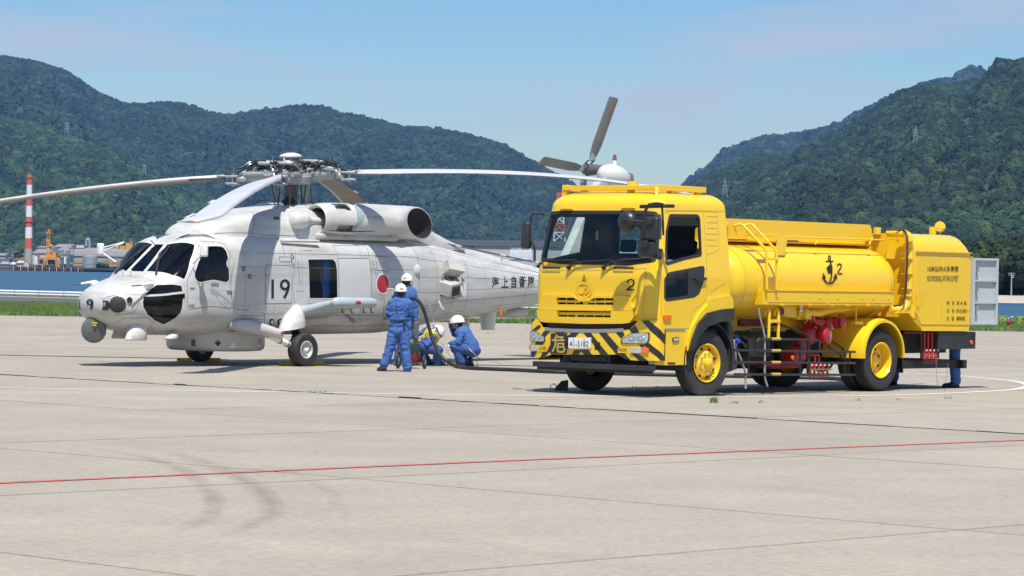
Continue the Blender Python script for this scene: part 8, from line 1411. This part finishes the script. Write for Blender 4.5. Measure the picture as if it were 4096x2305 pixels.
# shore land, quay and piles
mb = MB(); a = wz(-300, 1076, Y1 - 8); b = wz(560, 1086, Y1 - 8); mb.box((a.x, Y1 - 8, -.8), (b.x, Y1 + 500, 1.2)); mb.build('far_shore', 'soil', None, 0, kind='structure')
mb = MB(); mb.box((wz(48, 1070, Y1 - 9).x, Y1 - 10, .3), (wz(470, 1070, Y1 - 9).x, Y1 - 7.9, 1.35)); qd = mb.build('quay', 'quay', None, 0); tag(qd, 'dark timber quay along the factory waterfront', 'quay')
qp, qo = thing_at('pile_row', 60, 1076, Y1 - 11, 'row of short piles along the factory quay', 'piles')
for k in range(30): x = wz(52 + k * 9.6, 1070, Y1 - 11).x - qo.x; MB().box((x, 0, -1.4 - qo.z), (x + .38, .5, 1.35 - qo.z)).build('pile', 'rust' if k % 3 else 'pale_wall', qp)
# chimney
ch, co = thing_at('factory_chimney', 114, 1062, Y1 + 12, 'tall factory chimney banded red and white above a grey base', 'chimney'); Yc = Y1 + 12
def ring_at(y): w = 10.5 + (y - 698) / (1062 - 698) * 5.8; c = wz(118.5 - (y - 698) * .0145, y, Yc); return c, w * Yc / FPX
def cseg(y0, y1, n, m, k=1.0): c0, r0 = ring_at(y0); c1, r1 = ring_at(y1); MB().lathe([(r1 * k, c1.z - co.z), (r0 * k, c0.z - co.z)], (c0.x * .5 + c1.x * .5 - co.x, 0, 0), (0, 0, 1), 28, (True, True)).build(n, m, ch, 40)
for y0, y1, m in ((698, 740, 'chimney_red'), (740, 783, 'chimney_white'), (783, 824, 'chimney_red'), (824, 868, 'chimney_white'), (868, 909, 'chimney_red'), (909, 953, 'chimney_white'), (953, 995, 'chimney_red'), (995, 1062, 'chimney_base')): cseg(y0, y1, 'shaft_band', m)
cseg(704, 712, 'gallery', 'chimney_red', 1.22); cseg(880, 888, 'gallery', 'chimney_red', 1.22); c0, r0 = ring_at(698); MB().tube([(c0.x - co.x + .8, 0, c0.z - co.z), (c0.x - co.x + .8, 0, c0.z - co.z + 1.8)], .08).build('lightning_rod', 'dark_grey', ch); cseg(690, 698, 'flue', 'dark_grey', .7)
bb_, bo = thing_at('pump_house', 107, 1072, Y1 + 2, 'round beige pump house below the chimney', 'building'); MB().lathe([(2.0, -.2), (2.0, 2.0), (1.4, 2.6), (.001, 2.7)], (0, 0, 0), (0, 0, 1), 20).build('wall', 'pale_wall', bb_); 
for k in range(4): MB().box((-2.6, -1.6 - k * .1, 1.9 + .55 * k), (2.4, -1.4, 2.02 + .55 * k)).build('gantry_deck', 'teal_steel', bb_)
# factory sheds
def shed(x0, y0, x1, y1, Y, dep, wall, label, roofh=0, win=0, roofm='shed_roof', name='factory_shed'):
    t, o = thing_at(name, (x0 + x1) / 2, y1, Y, label, 'building'); fbx(MB(), x0, y0, x1, y1 + 2, Y, dep, o).build('wall', wall, t)
    if roofh: gable(MB(), x0 - 1, y0 - roofh, x1 + 1, y0, Y, dep, roofh * .1 * Y / FPX * 3, o).build('roof', roofm, t)
    else: fbx(MB(), x0 - 1, y0 - 2, x1 + 1, y0, Y - .5, dep + 1, o).build('roof', roofm, t)
    for k in range(win): xa = x0 + (x1 - x0) * (k + .25) / win; fbx(MB(), xa, y0 + (y1 - y0) * .25, xa + (x1 - x0) / win * .5, y0 + (y1 - y0) * .55, Y - .15, .1, o).build('window', 'window_dark', t)
    return t, o
shed(128, 1012, 190, 1058, Y1 + 70, 60, 'pale_wall', 'pale gabled shed end wall just right of the chimney', 26); shed(144, 990, 185, 1000, Y1 + 90, 30, 'shed_wall', 'small raised shed roof above the pale gabled end', 6)
shed(215, 988, 285, 998, Y1 + 180, 30, 'pale_wall', 'pale shed with a low gable standing above the long factory roofs', 12); shed(225, 1002, 560, 1012, Y1 + 150, 40, 'pale_wall', 'upper clerestory strip of the long factory with dark windows', 8, 9); shed(205, 1022, 600, 1052, Y1 + 110, 38, 'shed_wall', 'long grey factory shed with a stained lower wall', 17); shed(292, 1048, 470, 1062, Y1 + 60, 20, 'shed_wall', 'low dark workshop under the pipe rack', 0, 5)
shed(243, 1018, 268, 1054, Y1 + 40, 8, 'chimney_white', 'narrow white building behind the blue loading towers'); shed(138, 1016, 150, 1056, Y1 + 30, 8, 'chimney_white', 'slim white buttress wall at the shed corner')
for x0, x1, m, lb in ((286, 303, 'container_red', 'red container standing on the factory roof'), (305, 335, 'pale_wall', 'pale container beside the red one on the factory roof')): t, o = thing_at('container', x0, 993, Y1 + 160, lb, 'container'); fbx(MB(), x0, 981, x1, 993, Y1 + 160, 4, o).build('box', m, t); [fbx(MB(), x0 + 2 + k * 3, 982, x0 + 3 + k * 3, 992, Y1 + 159.9, .1, o).build('rib', m, t) for k in range(int((x1 - x0 - 3) / 3))]
t, o = thing_at('exhaust_duct', 355, 993, Y1 + 130, 'bent silver exhaust duct rising from the factory roof', 'duct'); P = lambda x, y: wz(x, y, Y1 + 130) - o
MB().tube(spline([P(358, 994), P(358, 970), P(355, 959), P(350, 957), P(346, 962), P(345, 975), P(344, 985)], 5), .55, 12).build('duct', 'tank_silver', t, 60); MB().tube([P(336, 978), P(350, 984), P(340, 992)], .5, 8).build('elbow', 'rust', t)
t, o = thing_at('yellow_plant', 525, 1000, Y1 + 150, 'yellow process plant behind the cockpit', 'plant')
for q in ((462, 978, 475, 1000), (480, 984, 500, 1000), (502, 972, 530, 1000), (520, 965, 528, 975), (540, 975, 560, 1000)): fbx(MB(), *q, Y1 + 150, 3, o).build('module', 'pipe_yellow', t)
# storage tank
t, o = thing_at('storage_tank', 355, 1075, Y1 + 8, 'round silver storage tank on the waterfront', 'tank'); r_ = 29 * Y1 / FPX; h_ = 50 * Y1 / FPX; MB().lathe([(r_, 0), (r_, h_), (r_ * .97, h_ + .1), (.001, h_ + .5)], (0, r_, 0), (0, 0, 1), 40).build('shell', 'tank_silver', t, 40)
for k in range(7): MB().lathe([(r_ + .03, 0), (r_ + .03, .06)], (0, r_, h_ * (k + 1) / 8), (0, 0, 1), 40).build('seam_ring', 'hub_grey', t, 0)
for k in range(24): a = 2 * math.pi * k / 24; MB().tube([(r_ * math.cos(a), r_ + r_ * math.sin(a), h_), (r_ * math.cos(a), r_ + r_ * math.sin(a), h_ + .8)], .05, 5).build('rail_post', 'pipe_yellow', t)
MB().lathe([(r_, .75), (r_, .85)], (0, r_, h_), (0, 0, 1), 40).build('handrail', 'pipe_yellow', t, 0)
# harbour crane
t, o = thing_at('harbour_crane', 205, 1075, Y1 - 2, 'orange harbour crane with a folded jib on a rusty portal', 'crane'); Yk = Y1 - 2; P = lambda x, y, d=0: wz(x, y, Yk + d) - o
for d in (0, 6):
    for a, b in (((168, 1075), (172, 1035)), ((238, 1075), (232, 1040)), ((225, 1075), (222, 1040)), ((180, 1075), (184, 1040)), ((172, 1040), (180, 1075)), ((228, 1045), (234, 1075))): MB().tube([P(*a, d), P(*b, d)], .35, 6).build('portal_leg', 'rust' if a[0] < 200 else 'crane_orange', t)
fbx(MB(), 156, 1031, 240, 1038, Yk, 6, o).build('portal_beam', 'crane_orange', t); fbx(MB(), 156, 1038, 162, 1056, Yk, 5, o).build('side_frame', 'rust', t); fbx(MB(), 190, 1040, 216, 1060, Yk + 1, 4, o).build('hopper', 'rust', t); MB().tube([P(165, 1075), P(180, 1050)], .5, 6).build('chute', 'crane_orange', t)
fbx(MB(), 184, 1008, 224, 1030, Yk + 1, 5, o).build('machine_house', 'crane_orange', t, bevel=.1); fbx(MB(), 200, 1014, 210, 1016, Yk + .9, .1, o).build('house_window', 'window_dark', t)
for a, b in (((190, 1008), (186, 955)), ((204, 1008), (195, 930)), ((200, 1000), (190, 952)), ((186, 985), (193, 930)), ((208, 1008), (200, 980)), ((195, 930), (203, 990))): MB().tube([P(*a, 1), P(*b, 2)], .28, 6).build('jib_member', 'crane_orange', t)
for y in (940, 952, 965, 978, 990): MB().tube([P(187, y, 1), P(198, y - 5, 2)], .18, 5).build('jib_brace', 'crane_orange', t)
MB().ell(P(205, 985, 1), (1.2, .8, .6)).build('counterweight', 'crane_orange', t); fbx(MB(), 184, 928, 203, 934, Yk + 1, 1.5, o).build('head_platform', 'crane_orange', t); fbx(MB(), 192, 918, 200, 928, Yk + 1, 1, o).build('head_sheave', 'crane_orange', t)
# blue-green loading towers and conveyor
for k, (x0, x1, y0, lb) in enumerate(((242, 255, 1000, 'slim blue green loading tower right of the crane'), (264, 278, 1004, 'middle blue green tower with an open frame'), (276, 295, 990, 'tallest blue green silo tower on the waterfront'))):
    t, o = thing_at('loading_tower', x0, 1078, Y1 + k, lb, 'tower'); P = lambda x, y, d=0: wz(x, y, Y1 + k + d) - o
    for x in (x0, x1):
        for d in (0, 2): MB().tube([P(x, 1080, d), P(x, y0, d)], .14, 5).build('leg', 'teal_steel', t)
    for j in range(8): y = y0 + (1078 - y0) * j / 8; MB().tube([P(x0, y), P(x1, y + 8)], .10, 4).build('brace', 'teal_steel', t); MB().tube([P(x0, y), P(x1, y)], .10, 4).build('tie', 'teal_steel', t)
    fbx(MB(), x0 + 2, y0 + 30, x1 - 2, y0 + 62, Y1 + k + .5, 1.2, o).build('bin', 'teal_steel', t); MB().loft([[tuple(P(x, y0 + 8, d)) for x, d in ((x0, 0), (x1, 0), (x1, 2), (x0, 2))], [tuple(P((x0 + x1) / 2 + e, y0 - 4, 1)) for e in (-1, 1, 1, -1)]]).build('cap', 'teal_steel', t)
t, o = thing_at('conveyor', 300, 1076, Y1 + 3, 'long sloping blue green conveyor in front of the silver tank', 'conveyor'); P = lambda x, y, d=0: wz(x, y, Y1 + 3 + d) - o
for dy in (0, 5): MB().tube([P(300, 1070 + dy), P(470, 1032 + dy)], .14, 5).build('chord', 'teal_steel', t)
for k in range(18): x = 300 + k * 9.4; y = 1070 - k * 2.1; MB().tube([P(x, y), P(x + 5, y + 4)], .08, 4).build('brace', 'teal_steel', t)
for x in (330, 380, 430): MB().tube([P(x, 1064 - (x - 300) * .22), P(x, 1080)], .14, 5).build('leg', 'teal_steel', t)
t, o = thing_at('pipe_rack', 300, 1052, Y1 + 30, 'yellow pipe rack running behind the silver tank', 'pipe rack'); P = lambda x, y, d=0: wz(x, y, Y1 + 30 + d) - o
for y in (1047, 1051, 1057): MB().tube([P(292, y), P(480, y + 3)], .2, 6).build('pipe', 'pipe_yellow', t)
for k in range(10): MB().tube([P(295 + 19 * k, 1046), P(295 + 19 * k, 1070)], .13, 5).build('post', 'rust' if k % 2 else 'pipe_yellow', t)
t, o = thing_at('valve_yard', 150, 1072, Y1 + 4, 'cluttered low pipework and valves between chimney and crane', 'pipework'); P = lambda x, y, d=0: wz(x, y, Y1 + 4 + d) - o
for k in range(26): x = 84 + rng.random() * 75; y = rng.uniform(1052, 1072); MB().tube([P(x, y), P(x + rng.choice((0, 8, 14)), y + rng.choice((0, 0, 8)) + .5)], rng.uniform(.08, .2), 5).build('pipe', rng.choice(('teal_steel', 'pipe_yellow', 'pale_wall')), t)
for k in range(14): x = rng.uniform(245, 345); y = rng.uniform(1056, 1074); MB().tube([P(x, y), P(x + rng.choice((0, 6)), y + rng.uniform(3, 8))], rng.uniform(.1, .25), 5).build('pipe', rng.choice(('teal_steel', 'rust', 'pale_wall')), t)
# houses at the far left
for k, (x0, y0, x1, y1, Y, rm, lb) in enumerate(((-10, 1045, 34, 1062, 20, 'dark_roof', 'house with a broad dark roof at the left edge of the shore'), (30, 1036, 66, 1050, 60, 'dark_roof', 'dark roofed house behind the waterfront row'), (56, 1042, 92, 1060, 34, 'rust', 'house with a brownish roof left of the chimney'), (46, 1012, 72, 1022, 90, 'dark_roof', 'small hillside house with a grey roof'), (66, 1052, 96, 1064, 12, 'pale_wall', 'white shed with a rounded roof near the chimney foot'), (0, 1056, 34, 1070, 8, 'tank_silver', 'light blue roofed shed on the waterfront'), (40, 1058, 60, 1070, 6, 'pale_wall', 'small white kiosk on the waterfront'), (78, 1022, 98, 1034, 80, 'dark_roof', 'dark roofed house just left of the chimney shaft'), (-20, 1022, 22, 1032, 100, 'shed_roof', 'grey terrace of houses on the lower slope'), (22, 1004, 34, 1012, 120, 'dark_roof', 'topmost small house among the trees'))):
    t, o = shed(x0, y0, x1, y1, Y1 + Y, 9, 'house_wall', lb, 9, 3, rm, 'house')
# trees on the shore
for k, (x, y, s, Y, lb) in enumerate(((72, 1022, 4.5, 70, 'round green tree behind the houses'), (40, 1052, 3.4, 30, 'small tree between the waterfront houses'), (70, 1030, 3.0, 55, 'low bushy tree left of the chimney'), (400, 1066, 4.0, 5, 'dark tree right of the silver tank'), (415, 1068, 3.4, 3, 'second dark tree right of the silver tank'), (90, 1010, 4.0, 110, 'tall tree left of the chimney shaft'), (428, 1072, 3.0, 1, 'low dark bush at the end of the quay'))):
    pts = []; sz_ = []; b0_ = wz(x, y, Y1 + Y)
    t = empty('shore_tree', (b0_.x, b0_.y, 1.2)); tag(t, lb, 'tree', 'trees on the far shore'); hh = max(b0_.z - 1.2, 1)
    MB().tube([(0, 0, -.3), (0, 0, hh)], [.25, .12], 7).build('trunk', 'rust', t)
    for _ in range(34): v = Vector((rng.gauss(0, 1), rng.gauss(0, 1), rng.gauss(0, .8))); v = v.normalized() * rng.uniform(.2, 1) * s * .42; pts.append((v.x, v.y, hh + v.z)); sz_.append(s * rng.uniform(.22, .4))
    c = gn_scatter('crown', pts, sz_, crown_proto(MATS['forest_near'], 2, 3, .7, 2), None, t, seed=k); c['kind'] = 'stuff'
# ---- long works building across the bay, centre
Y2 = 1150.0; t, o = thing_at('works_building', 2000, 1060, Y2, 'long pale works building with roof ventilators and a company sign', 'building')
fbx(MB(), 1895, 988, 2800, 1100, Y2, 40, o).build('wall', 'pale_wall', t); fbx(MB(), 1780, 978, 1900, 1100, Y2 + 1, 40, o).build('wall', 'shed_wall', t); fbx(MB(), 1775, 975, 2800, 981, Y2 - .6, 42, o).build('roof_edge', 'dark_grey', t)
for x in (1811, 1886, 1920, 1949, 1983, 2012, 2047, 2076, 2085, 2120, 2150, 2190, 2225, 2300, 2340): c = wz(x, 978 + (x - 1811) * .022, Y2 + 2) - o; MB().lathe([(.35, 0), (.35, .3), (.42, .45), (.38, .75), (.2, .95), (.001, 1.0)], c, (0, 0, 1), 12).build('roof_ventilator', 'tank_silver', t)
fbx(MB(), 2040, 990, 2126, 1037, Y2 - .3, .3, o).build('sign_board', 'chimney_white', t); M('sign_blue', (.56, .66, .74), .7); M('sign_ink', (.12, .14, .22), .7)
def ftext(s, x0, x1, y, h, Y, m, nm, bold=0):
    tr, _ = text_tris(s, bold); a = wz(x0, y, Y) - o; b = wz(x1, y, Y) - o; hh = h * Y / FPX; mb = MB()
    for q in tr: mb.add([a + (b - a) * p_[0] + Vector((0, 0, hh * p_[1])) for p_ in q], [(0, 1, 2)])
    return mb.build(nm, m, t, 0, clean=False)
ftext('情報未来と快適空間へ', 2041, 2125, 1000, 8.5, Y2 - .35, 'sign_ink', 'sign_lettering', .02); ftext('NSG', 2046, 2122, 1032, 24, Y2 - .35, 'sign_blue', 'sign_lettering', .02)
t, o = thing_at('grey_hall', 1780, 1060, Y2 + 60, 'grey hall with a pale roof beyond the tail boom', 'building'); fbx(MB(), 1700, 985, 1800, 1100, Y2 + 60, 20, o).build('wall', 'shed_wall', t)
flatpoly('far_bank', [(wz(1500, 1, Y2).x, Y2 - 15), (wz(2900, 1, Y2).x, Y2 - 15), (wz(2900, 1, Y2).x, Y2 + 600), (wz(1500, 1, Y2).x, Y2 + 600)], .4, 'soil', kind='structure')
# red and white lattice mast
Yt = 1180.0; t, o = thing_at('lattice_mast', 2240, 1080, Yt, 'red and white lattice mast seen through the truck windshield', 'mast'); P = lambda x, y, d=0: wz(x, y, Yt + d) - o
def mhw(y): return 8 + (y - 773) / 310 * 24
ys = [773, 800, 830, 862, 895, 930, 968, 1008, 1050, 1085]
for k in range(len(ys) - 1):
    y0, y1 = ys[k], ys[k + 1]; m = 'chimney_red' if k % 2 == 0 else 'chimney_white'; w0_, w1_ = mhw(y0), mhw(y1); cs_ = [(-1, 0), (1, 0), (1, 1), (-1, 1)]; dd = w1_ * 2 * Yt / FPX; mb = MB()
    for i in range(4):
        a, b = cs_[i], cs_[(i + 1) % 4]; mb.tube([P(2238 + a[0] * w0_, y0, a[1] * dd), P(2238 + a[0] * w1_, y1, a[1] * dd)], .28, 5); mb.tube([P(2238 + a[0] * w0_, y0, a[1] * dd), P(2238 + b[0] * w1_, y1, b[1] * dd)], .16, 4); mb.tube([P(2238 + b[0] * w0_, y0, b[1] * dd), P(2238 + a[0] * w1_, y1, a[1] * dd)], .16, 4); mb.tube([P(2238 + a[0] * w0_, y0, a[1] * dd), P(2238 + b[0] * w0_, y0, b[1] * dd)], .16, 4)
    mb.build('mast_section', m, t, 0)
fbx(MB(), 2228, 776, 2248, 785, Yt, 2, o).build('mast_head', 'chimney_red', t)
# ---- pylons and poles
M('galvanised', (.40, .42, .44), .5, .3)
def pylon(x, ytop, ybase, key, label, name='power_pylon'):
    b = Vector(hill_spot(key, x, ybase)); Y = b.y; t = empty(name, b); tag(t, label, 'pylon', 'power pylons on the hillsides'); H_ = (ybase - ytop) / FPX * Y; r_ = max(.09, Y * 3.2e-5); W0 = H_ * .12; lv = [0, .22, .40, .55, .68, .79, .89, 1.0]; W = lambda f: W0 * (1 - f) ** .8 + H_ * .012
    mb = MB(); cs_ = [(-1, -1), (1, -1), (1, 1), (-1, 1)]
    for k in range(7):
        f0, f1 = lv[k], lv[k + 1]; w0_, w1_ = W(f0), W(f1)
        for i in range(4): a, c = cs_[i], cs_[(i + 1) % 4]; mb.tube([(a[0] * w0_, a[1] * w0_, f0 * H_ - (3 if k == 0 else 0)), (a[0] * w1_, a[1] * w1_, f1 * H_)], r_ * 1.3, 4); mb.tube([(a[0] * w0_, a[1] * w0_, f0 * H_), (c[0] * w1_, c[1] * w1_, f1 * H_)], r_ * .7, 4); mb.tube([(c[0] * w0_, c[1] * w0_, f0 * H_), (a[0] * w1_, a[1] * w1_, f1 * H_)], r_ * .7, 4)
    mb.build('tower_frame', 'galvanised', t, 0)
    for f in (.62, .76, .90):
        for s in (-1, 1): MB().tube([(0, 0, f * H_ + H_ * .02), (s * H_ * .15, 0, f * H_)], r_, 4).build('crossarm', 'galvanised', t)
    if key == 'right_near': MB().box((-W(1) * 1.5, -W(1) * 1.5, H_), (W(1) * 1.5, W(1) * 1.5, H_ * 1.05)).build('warning_top', 'crane_orange', t)
pylon(267, 487, 560, 'left_near', 'pale lattice pylon on the ridge of the left hill'); pylon(577, 658, 735, 'left_near', 'lattice pylon rising behind the left rotor blade'); pylon(3661, 512, 592, 'right_near', 'orange topped pylon high on the right hillside'); pylon(2899, 720, 820, 'right_near', 'orange topped pylon just right of the truck cab')
# beach, trees and pole on the right shore
Y3 = 402.0; bx0, bx1 = wz(3500, 1, Y3).x, wz(4700, 1, Y3).x; M('beach', (.42, .36, .29), .9, var=.15, vscale=.3)
mb = MB(); mb.add([(bx0, Y3, -.75), (bx1, Y3 - 12, -.75), (bx1, Y3 + 3, .1), (bx0, Y3 + 10, .1), (bx1, Y3 + 1200, 8), (bx0, Y3 + 1200, 8)], [(0, 1, 2, 3), (3, 2, 4, 5)]); mb.build('right_beach', 'beach', None, 0, kind='structure', clean=False)
def tree(x, ybase, h, w, Y, label, seed, m='forest_near'):
    b = wz(x, ybase, Y); t = empty('shore_tree', (b.x, Y, max(b.z, -.2))); tag(t, label, 'tree', 'trees behind the beach'); r3 = random.Random(seed); tr = MB(); tr.tube([(0, 0, -.5), (.1, 0, h * .3), (0, .1, h * .7)], [w * .05, w * .035, w * .015], 7)
    for k in range(6): a = r3.uniform(0, 6.28); tr.tube([(0, 0, h * r3.uniform(.25, .5)), (math.cos(a) * w * .3, math.sin(a) * w * .3, h * r3.uniform(.5, .8))], [w * .02, w * .008], 5)
    tr.build('trunk', 'rust', t); pts = []; sz_ = []
    for _ in range(120): v = Vector((r3.gauss(0, 1), r3.gauss(0, 1), r3.gauss(0, 1))).normalized() * r3.uniform(.3, 1) ** .5; pts.append((v.x * w * .5, v.y * w * .5, h * .62 + v.z * h * .40)); sz_.append(w * r3.uniform(.12, .26))
    gn_scatter('crown', pts, sz_, crown_proto(MATS[m], 3, 4, .8, 2.2), None, t, seed=seed)
for k, (x, yb0, h, w, lb) in enumerate(((3900, 1176, 7, 8, 'leafy tree hidden mostly behind the open grey door'), (3990, 1176, 6, 7, 'dark tree left of the utility pole'), (4052, 1178, 7.5, 8, 'broad tree right of the utility pole'), (4110, 1178, 6, 7, 'tree at the right edge of the picture'), (4030, 1182, 2.6, 5.5, 'round green bush on the beach by the open door'), (4160, 1178, 8, 9, 'tree just beyond the right edge'), (3940, 1176, 5, 6, 'low tree behind the grey door'))): tree(x, yb0, h, w, Y3 + 22 + (k % 3) * 5, lb, 40 + k)
hs = []; hz_ = []
for _ in range(2600): Yq = rng.uniform(Y3 + 40, Y3 + 1150); xq = rng.uniform(3450, 4300); hs.append(((xq - 2048) / FPX * Yq, Yq, (Yq - Y3) * .0066 + rng.uniform(1.0, 3.0))); hz_.append(rng.uniform(3.5, 6.5))
tag(gn_scatter('shore_wood', hs, hz_, crown_proto(MATS['forest_near'], 3, 6, .62, 1.9), None, seed=9), 'belt of dense trees behind the beach at the right', 'wood', kind='stuff')
t = empty('utility_pole', wz(4045, 1172, Y3 + 16)); tag(t, 'pale utility pole with crossarms among the shore trees', 'pole'); hp_ = 80 * (Y3 + 16) / FPX; MB().tube([(0, 0, -.6), (0, 0, hp_)], [.10, .07], 8).build('shaft', 'galvanised', t)
for f in (.97, .88): MB().box((-.45, -.04, hp_ * f), (.45, .04, hp_ * f + .07)).build('crossarm', 'galvanised', t)
MB().cyl((.2, 0, hp_ * .75), (.2, 0, hp_ * .84), .12, n=10).build('transformer', 'galvanised', t)

bpy.data.scenes.remove(TMP)
